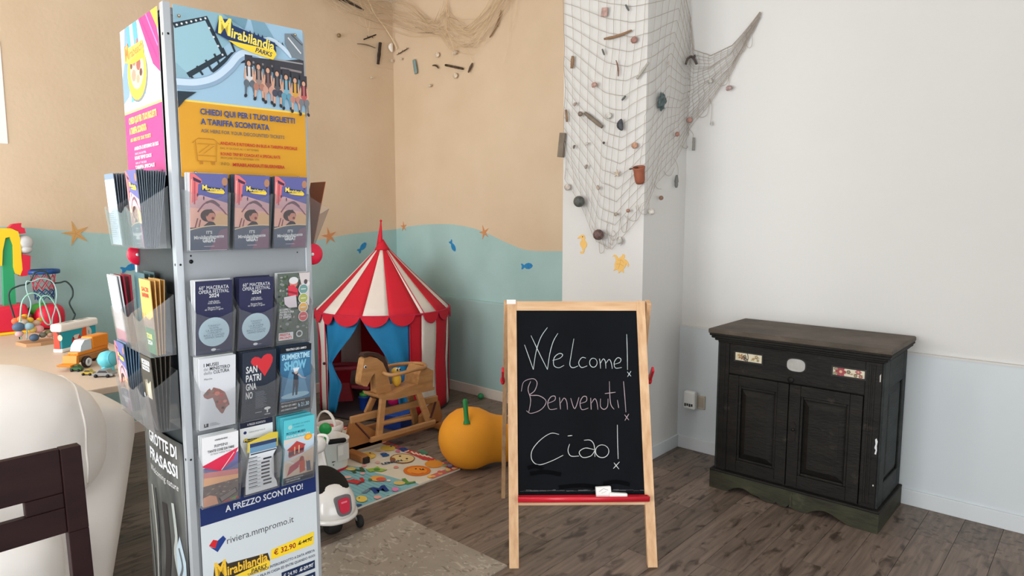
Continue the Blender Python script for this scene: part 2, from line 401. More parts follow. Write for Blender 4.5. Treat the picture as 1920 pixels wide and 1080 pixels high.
o = MB(fleck()).bb(-.378, .378, -.75, .75, 0, .005).build('floor_mat'); o.location = (-2.284, 1.332, 0); tag(o, 'grey-brown flecked floor mat lying between the leaflet stand and the chalkboard', 'mat')
# ------------------------------------------------------------ leaflet stand
WHITE = ink(216, 218, 219); NAVY = ink(32, 40, 78); BLACK = ink(22, 22, 24); YEL = ink(246, 206, 62); RED = ink(205, 40, 48)
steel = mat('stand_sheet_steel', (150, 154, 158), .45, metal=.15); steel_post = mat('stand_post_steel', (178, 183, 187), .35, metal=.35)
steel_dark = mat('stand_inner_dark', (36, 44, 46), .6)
acrylic = clear('pocket_acrylic', .045, gloss=.6)
KA = math.radians(86.08)
KM = T(-2.095, .956, 0) @ RZ(KA)
HW = .2
stand = thing('leaflet_stand', 'tall square grey metal leaflet stand with clear pockets and posters', 'stand', M=KM)
FACE = {'front': frame((0, -HW, 0), (1, 0, 0), (0, 0, 1)), 'left': frame((-HW, 0, 0), (0, -1, 0), (0, 0, 1)),
        'back': frame((0, HW, 0), (-1, 0, 0), (0, 0, 1)), 'right': frame((HW, 0, 0), (0, 1, 0), (0, 0, 1))}
ZT = 2.112
for i, j in ((-1, -1), (1, -1), (1, 1), (-1, 1)):
    mb = MB(steel_post)
    if (i, j) == (-1, -1):   # the near post shows its two flanges and bolt holes
        mb.bb(-HW, -HW + .018, -HW, -HW + .028, .02, ZT)
        for z in (1.415, .86, 2.03): mb.lathe([(.004, 0), (.004, .0006)], 10, BLACK, M=FACE['left'] @ T(HW - .012, z, 0)).lathe([(.0032, 0), (.0032, .0006)], 10, BLACK, M=FACE['front'] @ T(-HW + .010, z, 0))
    else:
        mb.bb(i * HW - (.02 if i > 0 else 0), i * HW + (0 if i > 0 else .02), j * HW - (.02 if j > 0 else 0), j * HW + (0 if j > 0 else .02), .02, ZT - .01)
    mb.build('post', stand, bevel=.002)
mb = MB(steel)
IN = .006
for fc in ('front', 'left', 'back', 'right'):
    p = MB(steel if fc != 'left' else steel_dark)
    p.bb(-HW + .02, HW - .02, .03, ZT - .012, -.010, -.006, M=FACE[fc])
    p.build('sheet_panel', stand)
MB(steel).bb(-HW - .03, HW + .03, -HW - .03, HW + .03, 0, .03).build('base_plate', stand, bevel=.004)
MB(steel).bb(-HW + .004, HW - .004, -HW + .004, HW - .004, ZT - .03, ZT - .02).build('top_plate', stand)
# bolts and holes in the bare strip of the front face
for u, z, r in ((-HW + .040, 1.422, .0058), (-HW + .040, 1.438, .0025), (HW - .045, 1.436, .002), (-HW + .038, 1.31, .0035)): MB(BLACK).lathe([(r, -.006), (r, -.0052)], 12, M=FACE['front'] @ T(u, z, 0)).build('bolt_hole', stand)
# red round clips between the rows, at the two far edges
for fc, u, nn, lab in (('front', HW + .012, -.012, 'round red plastic clip'), ('front', -HW + .008, -.375, 'round pink-red plastic clip')):
    mb = MB(mat('clip_red', (214, 30, 62), .3))
    mb.lathe([(.0, -.014), (.020, -.014), (.033, -.008), (.034, -.002), (.030, .003), (.012, .006), (0, .006)], 28, M=FACE[fc] @ T(u, 1.428, nn))
    c = mb.build('clip', stand); c['label'] = lab
    MB(WHITE).lathe([(.005, .0055), (.005, .008), (0, .0085)], 12, M=FACE[fc] @ T(u - .006, 1.428, nn)).build('stud', c)
def logo(a, x, y, w, h, rot=0.0, parks=True, c1=None, c2=None, word='Mirabilandia'):
    """the park's logo: swelling yellow lettering with a dark edge over a yellow swoosh"""
    c1 = c1 or ink(250, 222, 96); c2 = c2 or ink(30, 52, 92); cr, sr = math.cos(rot), math.sin(rot)
    q = lambda u, v: (x + u * w * cr - v * h * sr, y + u * w * sr + v * h * cr)
    a.poly([q(*p) for p in ((-.52, -.06), (-.47, .50), (-.28, .58), (-.24, .40), (.2, .28), (.50, .20), (.53, -.10), (.50, -.40), (0, -.30), (-.3, -.20))], c2)
    a.poly([q(*p) for p in ((-.30, -.20), (.05, -.16), (.50, -.10), (.54, -.24), (.48, -.48), (.1, -.42), (-.15, -.34))], ink(244, 208, 60))
    a.text(word[0], *q(-.47, -.02), h * .62, c1, rot=rot, bold=.03, fit=w * .20)
    a.text(word[1:], *q(-.26, -.06), h * .36, c1, rot=rot - .04, bold=.025, fit=w * .75)
    if parks: a.text('PARKS', *q(.16, -.36), h * .17, c2, rot=rot - .03, bold=.02, fit=w * .30, shear=.2)
# ---- top front poster (0.37 x 0.46)
def poster(fc, u0, u1, z0, z1, name='poster', d=-.004, m=WHITE, lab=None):
    o = MB(m).bb(u0, u1, z0, z1, d - .001, d, M=FACE[fc]).build(name, stand)
    if lab: o['label'] = lab
    return o, Art(FACE[fc] @ T(u0, z0, d))
po, A = poster('front', -HW + .024, HW - .008, 1.655, 2.108, d=.002, lab='blue and yellow amusement park poster')
w, h = .368, .453; yb = .205
A.rect(0, yb, w, h, ink(154, 188, 210)); A.rect(0, 0, w, yb, ink(214, 154, 40)); A.rect(0, yb - .002, w, yb + .003, ink(244, 206, 92))
teal = ink(138, 176, 190); dk = ink(38, 52, 62); tubec = ink(196, 216, 232); tubes = ink(140, 166, 190)
A.poly([(0, h), (.19, h), (.15, h - .07), (.11, h - .11), (.06, h - .17), (0, h - .2)], teal)
A.poly([(0, h - .062), (.085, h - .022), (.125, h - .11), (.03, h - .175), (0, h - .15)], ink(150, 190, 202))
A.line([(0, h - .055), (.085, h - .020), (.128, h - .11), (.03, h - .18)], .014, dk)
for i in range(7): A.ell(.008 + i * .0125, h - .052 + i * .0052, .003, .003, WHITE, 8)
for i in range(4): A.ell(.092 + i * .011, h - .045 - i * .022, .003, .003, WHITE, 8)
A.poly([(.13, h), (.2, h), (.19, h - .03)], ink(110, 150, 168)); A.poly([(.21, h), (.25, h), (.28, h - .045), (.22, h - .04)], ink(120, 158, 178))
for i in range(6): A.line([(.045 + i * .024, h - .19 + i * .016), (.03 + i * .024, h - .172 + i * .02)], .006, dk)
A.poly([(.09, h - .16), (.15, h - .10), (.19, h - .09), (.20, h - .12), (.16, h - .13), (.11, h - .17)], dk)
for i in range(9): A.poly([(.20 + i * .012, h - .045 - .002 * i), (.214 + i * .012, h - .05 - .002 * i), (.206 + i * .012, h - .03 - .002 * i)], dk)
tr = smooth([(-.001, h - .205), (.05, h - .20), (.10, h - .18), (.14, h - .145), (.175, h - .105), (.22, h - .095), (.27, h - .115)], 5)
A.line(tr, [.030] * (len(tr) - 8) + [.026 - i * .002 for i in range(8)], tubes)
A.line([(p[0], p[1] + .004) for p in tr], .017, tubec)
A.line(smooth([(.235, h - .055), (.265, h - .045), (.30, h - .06), (.33, h - .085)], 5), .012, tubec)
A.poly([(0, h - .225), (.05, h - .222), (.02, h - .245), (0, h - .27)], dk)
A.poly([(.2, h - .105), (.30, h - .10), (.368, h - .085), (.368, h - .15), (.28, h - .14), (.2, h - .125)], ink(62, 62, 68)); A.line([(.2, h - .118), (.36, h - .125)], .006, ink(140, 130, 128)); A.line([(.26, h - .10), (.365, h - .10)], .004, ink(150, 150, 150))
A.poly([(.31, h - .02), (.34, h - .015), (.368, h - .04), (.368, h - .09), (.33, h - .085), (.31, h - .05)], ink(120, 130, 138)); A.line([(.32, h - .03), (.36, h - .07)], .004, WHITE); A.line([(.33, h - .02), (.365, h - .045)], .003, ink(70, 80, 90))
skin = ink(208, 160, 134)
shirt = [(206, 206, 208), (150, 130, 122), (120, 92, 90), (86, 86, 92), (120, 168, 186), (206, 156, 70), (180, 90, 90)]
pants = [(96, 104, 112), (170, 120, 104), (196, 150, 132), (70, 74, 88), (96, 150, 170), (186, 130, 116), (120, 120, 124)]
for i in range(7):
    x = .198 + i * .0275; y = h - .152 - i * .006
    A.rect(x - .011, y - .01, x + .011, y + .052, ink(58, 60, 66)); A.poly([(x - .011, y + .02), (x + .011, y + .02), (x + .012, y - .024), (x - .012, y - .024)], ink(*shirt[i]))
    A.line([(x - .009, y + .015), (x - .013, y - .012), (x - .005, y - .022)], .005, skin); A.line([(x + .009, y + .015), (x + .013, y - .012), (x + .006, y - .022)], .005, skin)
    A.ell(x, y + .030, .0075, .0095, ink(54, 40, 36), 12); A.ell(x, y + .028, .0055, .0075, skin, 12)
    A.line([(x - .006, y + .022), (x - .006, y - .008)], .004, ink(46, 48, 54)); A.line([(x + .006, y + .022), (x + .006, y - .008)], .004, ink(46, 48, 54))
    for s_ in (-1, 1):
        k_ = random.uniform(-.003, .003); A.line([(x + s_ * .010, y - .034), (x + s_ * .011 + k_, y - .058)], [.007, .005], ink(*pants[i]) if i % 2 == 0 else skin); A.ell(x + s_ * .0115 + k_, y - .063, .0045, .006, ink(46, 48, 54), 8, rot=s_ * .4)
        A.ell(x + s_ * .0085, y - .028, .0085, .011, ink(*pants[i]), 10)
logo(A, .192, h - .060, .168, .074, -.10)
blue = ink(44, 74, 138)
A.text('CHIEDI QUI PER I TUOI BIGLIETTI', .055, .172, .0155, blue, fit=.275, bold=.03); A.text('A TARIFFA SCONTATA', .055, .145, .0155, blue, fit=.195, bold=.03)
A.text('ASK HERE FOR YOUR DISCOUNTED TICKETS', .055, .123, .0095, ink(86, 88, 100), fit=.24, bold=.01)
rt = ink(186, 40, 42)
A.text('ANDATA E RITORNO IN BUS A TARIFFA SPECIALE', .105, .093, .0085, rt, fit=.23, bold=.025); A.text('DAL 19 GIUGNO AL 11 SETTEMBRE', .105, .081, .0055, ink(120, 84, 40), fit=.11)
A.text('ROUND TRIP BY COACH AT A SPECIAL RATE', .105, .064, .0080, rt, fit=.175, bold=.025); A.text('FROM JUNE 19TH TO SEPTEMBER 11TH', .105, .054, .0055, ink(120, 84, 40), fit=.11)
A.text('INFO:', .105, .036, .0085, ink(120, 84, 40), fit=.025); A.text('MIRABILANDIA.IT/BUSRIVIERA', .138, .035, .0090, rt, fit=.155, bold=.025)
bc = ink(176, 116, 30)
A.line([(.042, .045), (.038, .10), (.046, .106), (.088, .106), (.096, .10), (.092, .045), (.042, .045)], .0022, bc); A.line([(.044, .06), (.091, .06)], .0018, bc); A.line([(.044, .092), (.09, .092)], .0018, bc); A.line([(.046, .066), (.075, .09)], .0016, bc); A.line([(.06, .066), (.088, .088)], .0016, bc)
A.line([(.036, .098), (.030, .092)], .002, bc); A.line([(.098, .098), (.104, .092)], .002, bc); A.rect(.048, .036, .056, .045, bc); A.rect(.08, .036, .088, .045, bc)
for u, v in ((.035, .012), (.335, .010), (.012, h - .03), (.34, h - .02)): A.ell(u, v, .0045, .0045, ink(120, 96, 52), 12); A.ell(u, v + .001, .002, .002, WHITE, 8)
A.build('poster_print', po)
# ---- top left poster
po, A = poster('left', -HW + .002, HW - .040, 1.660, 2.106, d=.002, lab='pink and white water park poster')
w, h = .358, .446; yb = .200
A.rect(0, yb, w, h, ink(204, 204, 200)); A.rect(0, 0, w, yb, ink(186, 58, 126)); A.rect(0, yb - .003, w, yb + .004, ink(240, 206, 120))
A.poly([(0, h), (.14, h), (.10, h - .1), (.06, h - .2), (0, yb + .03)], ink(120, 150, 172)); A.poly([(0, h), (.05, h), (.03, h - .1), (0, h - .14)], ink(176, 186, 190))
A.poly([(.19, h), (.33, h), (.358, h - .08), (.358, h - .17), (.30, h - .14)], ink(186, 58, 126)); A.poly([(.30, h), (.358, h), (.358, h - .06)], ink(238, 200, 70)); A.line([(.21, h), (.34, h - .13)], .006, ink(180, 40, 120)); A.line([(.26, h), (.35, h - .1)], .006, ink(250, 120, 180))
A.poly([(.07, h), (.17, h), (.19, h - .14), (.10, h - .18)], ink(86, 160, 206)); A.poly([(.10, h), (.13, h), (.15, h - .14), (.12, h - .16)], ink(190, 216, 232))
A.poly([(.10, h - .09), (.20, h - .07), (.25, h - .14), (.22, h - .21), (.08, h - .22)], ink(92, 168, 212)); A.line([(.12, h - .1), (.10, h - .21)], .012, ink(206, 226, 238)); A.line([(.16, h - .1), (.15, h - .2)], .008, ink(60, 120, 186))
A.ell(.155, yb + .095, .095, .075, ink(120, 126, 128), 24); A.ell(.150, yb + .105, .092, .078, ink(238, 194, 70), 24); A.ell(.152, yb + .112, .066, .055, ink(232, 190, 160), 20)
for x, y, r, c in ((.12, yb + .10, .022, (214, 140, 120)), (.17, yb + .125, .022, (150, 86, 76)), (.16, yb + .085, .016, (226, 150, 120)), (.19, yb + .10, .014, (90, 60, 56)), (.13, yb + .14, .018, (196, 110, 100)), (.15, yb + .165, .016, (206, 130, 116)), (.10, yb + .13, .012, (110, 70, 64)), (.165, yb + .19, .010, (196, 120, 110))): A.ell(x, y, r, r * .8, ink(*c), 10)
logo(A, .13, h - .085, .18, .07, .10, False, ink(240, 130, 60), ink(246, 190, 90), 'Mirabeach')
yt = ink(246, 214, 110)
A.text('CHIEDI QUI PER I TUOI BIGLIETTI', .045, .165, .018, yt, fit=.265, bold=.04); A.text('A TARIFFA SCONTATA', .045, .135, .018, yt, fit=.17, bold=.04); A.text('ASK HERE FOR YOUR TICKETS', .05, .112, .010, yt, fit=.20, bold=.02)
for i, (t_, f_) in enumerate((('ANDATA E RITORNO IN BUS', .23), ('INFO IN HOTEL', .11), ('ROUND TRIP BY COACH', .16), ('INFO AT THE DESK', .11), ('TARIFFA SPECIALE', .185))):
    A.text(t_, .085 if i % 2 == 0 else .09, .085 - i * .014, .0095 if i % 2 == 0 else .006, WHITE, fit=f_, bold=.04 if i % 2 == 0 else 0)
for u, v in ((.012, .010), (.33, .012)): A.ell(u, v, .006, .005, ink(120, 60, 90), 10)
A.build('poster_print', po)
# ---- bottom front poster
po, A = poster('front', -HW + .026, HW - .012, .06, .755, d=.001, lab='white and navy ticket price poster')
w, h = .362, .695
A.rect(0, 0, w, h, ink(206, 213, 216)); A.rect(0, h - .10, w, h, ink(26, 44, 96))
A.text('A PREZZO SCONTATO!', .072, h - .078, .019, WHITE, fit=.245, bold=.02)
A.poly([(.02, h - .165), (.033, h - .150), (.046, h - .157), (.038, h - .178)], RED); A.poly([(.038, h - .178), (.046, h - .157), (.062, h - .147), (.070, h - .160), (.044, h - .192), (.022, h - .168)], ink(36, 62, 130))
A.text('riviera.mmpromo.it', .072, h - .177, .021, ink(70, 74, 82), fit=.21)
logo(A, .112, h - .268, .165, .080, .04, True, ink(238, 190, 60), ink(60, 50, 36))
A.poly([(.205, h - .243), (.202, h - .275), (.346, h - .275), (.349, h - .232)], ink(248, 212, 46)); A.text('€ 32.90', .213, h - .264, .017, ink(150, 30, 36), fit=.073, bold=.02); A.text('€ 44.90', .295, h - .260, .012, BLACK, fit=.046, bold=.015); A.line([(.293, h - .258), (.345, h - .248)], .0022, BLACK)
A.text('TARIFFA UNICA INTERO/RIDOTTO A DATA APERTA', .128, h - .301, .0085, ink(52, 62, 90), fit=.222, bold=.01); A.text('EVITI LA FILA IN CASSA ED ENTRI QUANDO VUOI', .128, h - .318, .0085, ink(52, 62, 90), fit=.222, bold=.01)
A.rect(.235, h - .358, .349, h - .330, ink(26, 44, 80)); A.text('€ 24.90', .241, h - .350, .012, WHITE, fit=.046, bold=.01); A.text('€ 29.90', .296, h - .350, .012, WHITE, fit=.046, bold=.02); A.line([(.294, h - .349), (.345, h - .338)], .002, WHITE)
A.rect(.235, h - .398, .349, h - .370, ink(26, 44, 80)); A.text('€ 19.90', .241, h - .390, .012, WHITE, fit=.046, bold=.01); A.text('€ 26.00', .296, h - .390, .012, WHITE, fit=.046, bold=.02)
A.build('poster_print', po)
# ---- bottom left poster: dark cave photograph, slightly bowed
cave = mat('cave_print', (96, 98, 94), .35, .6, 5, stretch=(2.4, 2.4, 1), dark=(20, 24, 26))
mb = MB(cave); LF = FACE['left']
mb.grid(lambda u, v: LF @ Vector((-HW + .012 + u * .360, .06 + v * .84, .002 + .010 * math.sin(PI * u))), 12, 2, sm=True)
po = mb.build('poster', stand, solid=.001); po['label'] = 'dark cave poster'
class Bow(Art):
    def build(s, name, parent):
        for p in s.mb.v: p.z += .0012 + .010 * math.sin(PI * min(1, max(0, p.x / .36)))
        s.mb.v = [LF @ (p + Vector((-HW + .012, .06, .002))) for p in s.mb.v]
        return s.mb.build(name, parent)
A = Bow(); h = .84
def strip(a, pts, w_, m):
    a.line(smooth(pts, 5), w_, m)
A.text('GROTTE DI', .07, h - .052, .036, WHITE, fit=.25, bold=.03); A.text('FRASASSI', .07, h - .110, .036, WHITE, fit=.25, bold=.03); A.text('Welcoming nature', .07, h - .150, .020, ink(216, 216, 214), fit=.25, shear=.1)
strip(A, [(.20, h - .22), (.215, h - .36), (.19, h - .50), (.22, h - .70)], .045, ink(30, 26, 26)); strip(A, [(.07, h - .20), (.10, h - .36), (.085, h - .55), (.09, h - .8)], .020, ink(150, 150, 142)); strip(A, [(.11, h - .2), (.125, h - .36), (.11, h - .56), (.12, h - .8)], .012, ink(50, 54, 54))
strip(A, [(.27, h - .20), (.285, h - .30), (.27, h - .36), (.30, h - .44)], .020, ink(170, 176, 170)); A.poly([(.28, h - .34), (.31, h - .29), (.345, h - .36), (.345, h - .74), (.31, h - .74), (.325, h - .56), (.285, h - .44)], ink(176, 194, 204)); strip(A, [(.30, h - .33), (.32, h - .38), (.30, h - .42)], .012, ink(90, 96, 98)); strip(A, [(.015, h - .3), (.04, h - .5), (.03, h - .8)], .02, ink(96, 98, 92))
A.build('poster_print', po)

# ---- acrylic pockets
PW = .112
def pocket(fc, u, z, depth=.060, hgt=.118, dip=.018, name='pocket', foot=.034):
    M = FACE[fc] @ T(u, z, 0); w2 = PW / 2 - .002; mb = MB(acrylic); d0 = .012
    n = 10
    top = [(-w2 + 2 * w2 * i / n, hgt - dip * math.sin(PI * i / n) ** 1.2) for i in range(n + 1)]
    mb.add([Vector((a, b * 1.0, foot + (depth - foot) * b / hgt)) for a, b in [(-w2, 0), (w2, 0)] + top[::-1]], [tuple(range(n + 3))], M=M)
    mb.add([(-w2, 0, .001), (w2, 0, .001), (w2, .17, .001), (-w2, .17, .001)], [(0, 1, 2, 3)], M=M)
    mb.add([(-w2, 0, .001), (w2, 0, .001), (w2, 0, foot), (-w2, 0, foot)], [(0, 1, 2, 3)], M=M)
    for s_ in (-1, 1): mb.add([(s_ * w2, 0, .001), (s_ * w2, 0, foot), (s_ * w2, hgt, depth), (s_ * w2, .17, .001)], [(0, 1, 2, 3)], M=M)
    return mb.build(name, stand, solid=.0018)
ROWZ = [1.452, 1.160, .945, .720]
FU = [-.124, -.004, .112]
LU = [.108, -.004, -.116]
for r, z in enumerate(ROWZ):
    for u in FU: pocket('front', u, z, .066, .125 if r else .16)
    if r < 3:
        for u in LU: pocket('left', u, z + (.008 if r == 0 else .0), .080, .115, foot=.068)
pocket('right', -.10, ROWZ[0], .09, .12); pocket('right', .10, ROWZ[0], .09, .12)

# ---- leaflets: each sheet an object of its own
edge = {}
def leaf(fc, u, z, d, tilt, roll=0.0, w=.1, h=.21, t=.0016, m=None, name='leaflet', dz=0):
    """one leaflet standing in a pocket: its foot at distance d from the face, its top leaning out by tilt"""
    M = KM @ FACE[fc] @ T(u, z + .003 + dz, d) @ RX(tilt) @ RZ(roll)
    mb = MB(m or WHITE); mb.bb(-w / 2, w / 2, 0, h, -t, 0)
    o = mb.build(name); o.matrix_world = M
    return o
LMESH = {}
def stack(fc, u, z, n, m, cover, label, backlabel, group, d0=.006, d1=.030, t0=-.02, t1=.16, w=.1, h=.21, t=.0016, name='leaflet', du=0.0, dz=0.0):
    """n leaflets in one pocket; the foremost carries the printed cover"""
    proto = None
    for i in range(n):
        f = i / max(1, n - 1)
        d = d0 + (d1 - d0) * f; tl = t0 + (t1 - t0) * f
        jit = (random.uniform(-.002, .002), random.uniform(-.002, .002)) if i < n - 1 else (0, 0)
        if proto is None:
            o = proto = leaf(fc, 0, 0, 0, 0, w=w, h=h, t=t, m=m, name=name)
        else:
            o = proto.copy(); COL.objects.link(o)
        o.matrix_world = KM @ FACE[fc] @ T(u + jit[0] + du * f, z + .003 + dz + jit[1], d) @ RX(tl)
        if i == n - 1:
            tag(o, label, 'leaflet')
            if group: o['group'] = group
            if cover:
                A = Art(T(-w / 2, 0, 0)); cover(A, w, h); c = A.build('cover_print', o)
        else: tag(o, backlabel, 'leaflet', group + ', behind the front one' if group else None)
def cov_park(a, w, h):
    a.rect(0, 0, w, h, ink(92, 100, 118)); a.poly([(w * .45, 0), (w, 0), (w, h * .22), (w * .6, h * .2)], ink(136, 104, 124))
    a.rect(0, h * .30, w, h, ink(230, 176, 160)); a.poly([(0, h), (w, h), (w, h * .56), (w * .6, h * .62), (w * .3, h * .66), (0, h * .8)], ink(98, 100, 156))
    a.poly([(w * .3, h * .72), (w, h * .62), (w, h * .5), (0, h * .56), (0, h * .7)], ink(206, 164, 168))
    a.poly([(0, h), (w * .12, h * .99), (w * .30, h * .92), (w * .32, h * .88), (w * .22, h * .86), (w * .2, h * .66), (0, h * .6)], ink(222, 116, 118)); a.poly([(w * .08, h * .95), (w * .3, h * .9), (w * .28, h * .87), (w * .1, h * .9)], ink(70, 50, 76)); a.line([(w * .05, h * .92), (w * .03, h * .6)], .003, ink(236, 170, 160)); a.line([(w * .13, h * .9), (w * .12, h * .6)], .004, ink(190, 84, 96))
    a.ell(w * .92, h * .90, w * .08, h * .055, ink(176, 128, 100), 14); a.poly([(w * .89, h * .85), (w * .95, h * .85), (w * .93, h * .82), (w * .91, h * .82)], ink(90, 60, 70))
    a.line(smooth([(w * .2, h * .5), (w * .38, h * .61), (w * .56, h * .63), (w * .8, h * .56), (w, h * .45)], 5), .004, ink(136, 84, 104)); a.line(smooth([(w * .42, h * .62), (w * .6, h * .645), (w * .78, h * .58)], 5), .006, ink(106, 84, 96)); a.ell(w * .36, h * .68, .002, .006, ink(80, 60, 80), 8); a.ell(w * .2, h * .72, .002, .005, ink(80, 60, 80), 8)
    a.poly([(w * .55, h * .30), (w, h * .30), (w, h * .46), (w * .8, h * .5), (w * .6, h * .44)], ink(220, 178, 136)); a.line([(w * .12, h * .28), (w * .2, h * .42)], .003, ink(120, 66, 76)); a.line([(w * .22, h * .28), (w * .27, h * .4)], .003, ink(120, 66, 76))
    a.ell(w * .47, h * .455, w * .20, h * .082, ink(66, 44, 46), 18); a.ell(w * .54, h * .44, w * .125, h * .068, ink(206, 140, 120), 16); a.poly([(w * .38, h * .52), (w * .56, h * .54), (w * .64, h * .49), (w * .52, h * .49), (w * .44, h * .44)], ink(66, 44, 46)); a.ell(w * .60, h * .42, .004, .004, ink(120, 50, 56), 8)
    a.poly([(w * .28, h * .29), (w * .5, h * .38), (w * .62, h * .37), (w * .74, h * .29)], ink(56, 48, 58))
    a.poly(smooth([(0, h * .27, 0), (w * .35, h * .31, 0), (w * .7, h * .325, 0), (w, h * .32, 0)], 4) + [Vector((w, h * .3, 0)), Vector((0, h * .2, 0))], ink(92, 100, 118)); a.line(smooth([(0, h * .27), (w * .35, h * .31), (w * .7, h * .325), (w, h * .32)], 4), .0025, ink(236, 206, 160))
    a.rect(0, 0, w, h * .21, ink(92, 100, 118)); a.poly([(w * .5, 0), (w, 0), (w, h * .29), (w * .8, h * .26)], ink(132, 104, 122))
    a.text('IT\'S', w * .5, h * .215, .008, WHITE, 'c', w * .16, bold=.03); a.text('Mirabilandiamente', w * .5, h * .155, .009, WHITE, 'c', w * .80, bold=.03, rot=.05); a.text('GREAT', w * .5, h * .105, .011, WHITE, 'c', w * .36, bold=.05); a.rect(w * .36, h * .045, w * .64, h * .052, ink(200, 180, 190))
    logo(a, w * .60, h * .79, w * .60, h * .10, -.02, False)
def cov_opera(a, w, h):
    a.rect(0, 0, w, h, ink(44, 46, 78)); a.text('60° MACERATA', w * .5, h * .885, .0100, WHITE, 'c', w * .80); a.text('OPERA FESTIVAL', w * .5, h * .83, .0100, WHITE, 'c', w * .82); a.text('2024', w * .5, h * .775, .0105, WHITE, 'c', w * .27, bold=.02)
    a.text('Luglio Agosto', w * .5, h * .71, .005, WHITE, 'c', w * .28); a.text('Arena Sferisterio', w * .5, h * .685, .005, WHITE, 'c', w * .34); a.text('Macerata Opera', w * .5, h * .625, .005, WHITE, 'c', w * .34); a.text('dal 19 luglio al 11 agosto', w * .5, h * .60, .005, WHITE, 'c', w * .5)
    a.ell(w * .5, h * .30, w * .42, w * .42, ink(182, 208, 220), 32)
    for i, (t_, f_) in enumerate((('TURANDOT', .34), ('NORMA', .25), ('LA BOHEME', .44), ('CONCERTI', .36), ('BALLI E DANZE', .56), ('GRANDI SERATE', .52))): a.text(t_, w * .5, h * (.375 - i * .032), .0055, ink(90, 112, 136), 'c', w * f_)
    a.ell(w * .48, h * .055, .007, .004, WHITE, 10); a.rect(w * .56, h * .045, w * .66, h * .052, ink(150, 150, 170))
def cov_green(a, w, h):
    a.rect(0, 0, w, h, ink(96, 106, 98))
    for i in range(120): a.ell(random.uniform(.003, w - .003), random.uniform(h * .15, h * .98), random.uniform(.0015, .0055), random.uniform(.0015, .005), ink(*random.choice([(52, 62, 56), (70, 96, 62), (140, 146, 140), (110, 128, 104), (84, 84, 84), (160, 160, 156)])), 8)
    a.poly([(w * .65, h), (w, h), (w, h * .5), (w * .84, h * .6), (w * .74, h * .8)], ink(206, 196, 196))
    for i in range(10): a.ell(w * random.uniform(.72, .96), h * random.uniform(.6, .98), .006, .008, ink(*random.choice([(90, 80, 84), (160, 120, 120), (220, 214, 214)])), 9)
    a.ell(w * .48, h * .86, .013, .016, ink(206, 120, 110), 14); a.ell(w * .48, h * .895, .015, .011, ink(214, 214, 214), 14); a.poly([(w * .30, h * .82), (w * .48, h * .83), (w * .62, h * .76), (w * .62, h * .66), (w * .32, h * .68)], ink(206, 62, 78)); a.line([(w * .3, h * .74), (w * .6, h * .7)], .006, ink(156, 36, 56)); a.poly([(w * .18, h * .66), (w * .56, h * .68), (w * .6, h * .5), (w * .34, h * .5), (w * .2, h * .56)], ink(196, 186, 192))
    for i, c in enumerate(((110, 150, 146), (166, 172, 92), (214, 166, 96), (210, 92, 98))):
        a.ell(w * .80, h * (.76 - i * .135), w * .16, w * .16, WHITE, 20); a.ell(w * .80, h * (.76 - i * .135), w * .14, w * .14, ink(*c), 20); a.rect(w * .72, h * (.76 - i * .135) - .001, w * .88, h * (.76 - i * .135) + .0015, WHITE)
    for i, (t_, f_) in enumerate((("SCOPRI L'", .36), ("AVVENTURA", .46), ("PIU BELLA", .36), ("DI SEMPRE", .38))): a.text(t_, w * .04, h * (.465 - i * .037), .0062, WHITE, 'l', w * f_, bold=.03)
    a.rect(w * .02, h * .03, w * .48, h * .14, WHITE); a.text('PRESTA', w * .05, h * .092, .0072, RED, 'l', w * .34, bold=.03); a.text('PRONTI', w * .05, h * .045, .0072, RED, 'l', w * .38, bold=.03); a.ell(w * .68, h * .10, .011, .011, ink(196, 200, 200), 16); a.ell(w * .68, h * .10, .007, .007, ink(90, 96, 92), 14)
def cov_museum(a, w, h):
    a.rect(0, 0, w, h, ink(214, 217, 222)); g = ink(58, 60, 66); lg = ink(120, 124, 130)
    a.text('I MUSEI', w * .12, h * .885, .0095, g, 'l', w * .40, bold=.02); a.text('del', w * .12, h * .83, .0095, lg, 'l', w * .12); a.text('MINISTERO', w * .28, h * .83, .0095, g, 'l', w * .56, bold=.02); a.text('della', w * .12, h * .775, .0095, lg, 'l', w * .22); a.text('CULTURA', w * .38, h * .775, .0095, g, 'l', w * .44, bold=.02); a.text('Marche', w * .13, h * .70, .0055, g, 'l', w * .22)
    P = [(.10, .50), (.22, .56), (.28, .58), (.32, .54), (.38, .585), (.56, .545), (.70, .49), (.74, .44), (.80, .36), (.83, .30), (.74, .27), (.70, .24), (.66, .20), (.62, .185), (.56, .215), (.52, .25), (.45, .30), (.42, .36), (.36, .44), (.22, .43), (.13, .46)]
    a.poly([(w * x, h * y) for x, y in P], ink(150, 110, 104))
    for x, y, r, c in ((.2, .51, .06, (110, 104, 100)), (.34, .53, .06, (140, 128, 118)), (.48, .49, .08, (196, 130, 120)), (.6, .45, .07, (180, 92, 92)), (.56, .36, .08, (176, 104, 98)), (.70, .36, .06, (206, 142, 130)), (.64, .27, .05, (96, 78, 74)), (.48, .37, .05, (120, 96, 92)), (.75, .3, .04, (190, 120, 120))): a.ell(w * x, h * y, w * r * .95, w * r * .8, ink(*c), 9)
    a.rect(w * .12, h * .035, w * .24, h * .085, g); a.rect(w * .15, h * .05, w * .18, h * .085, WHITE)
    for i in range(3): a.rect(w * .28, h * (.045 + i * .016), w * (.56 - .05 * i), h * (.050 + i * .016), lg)
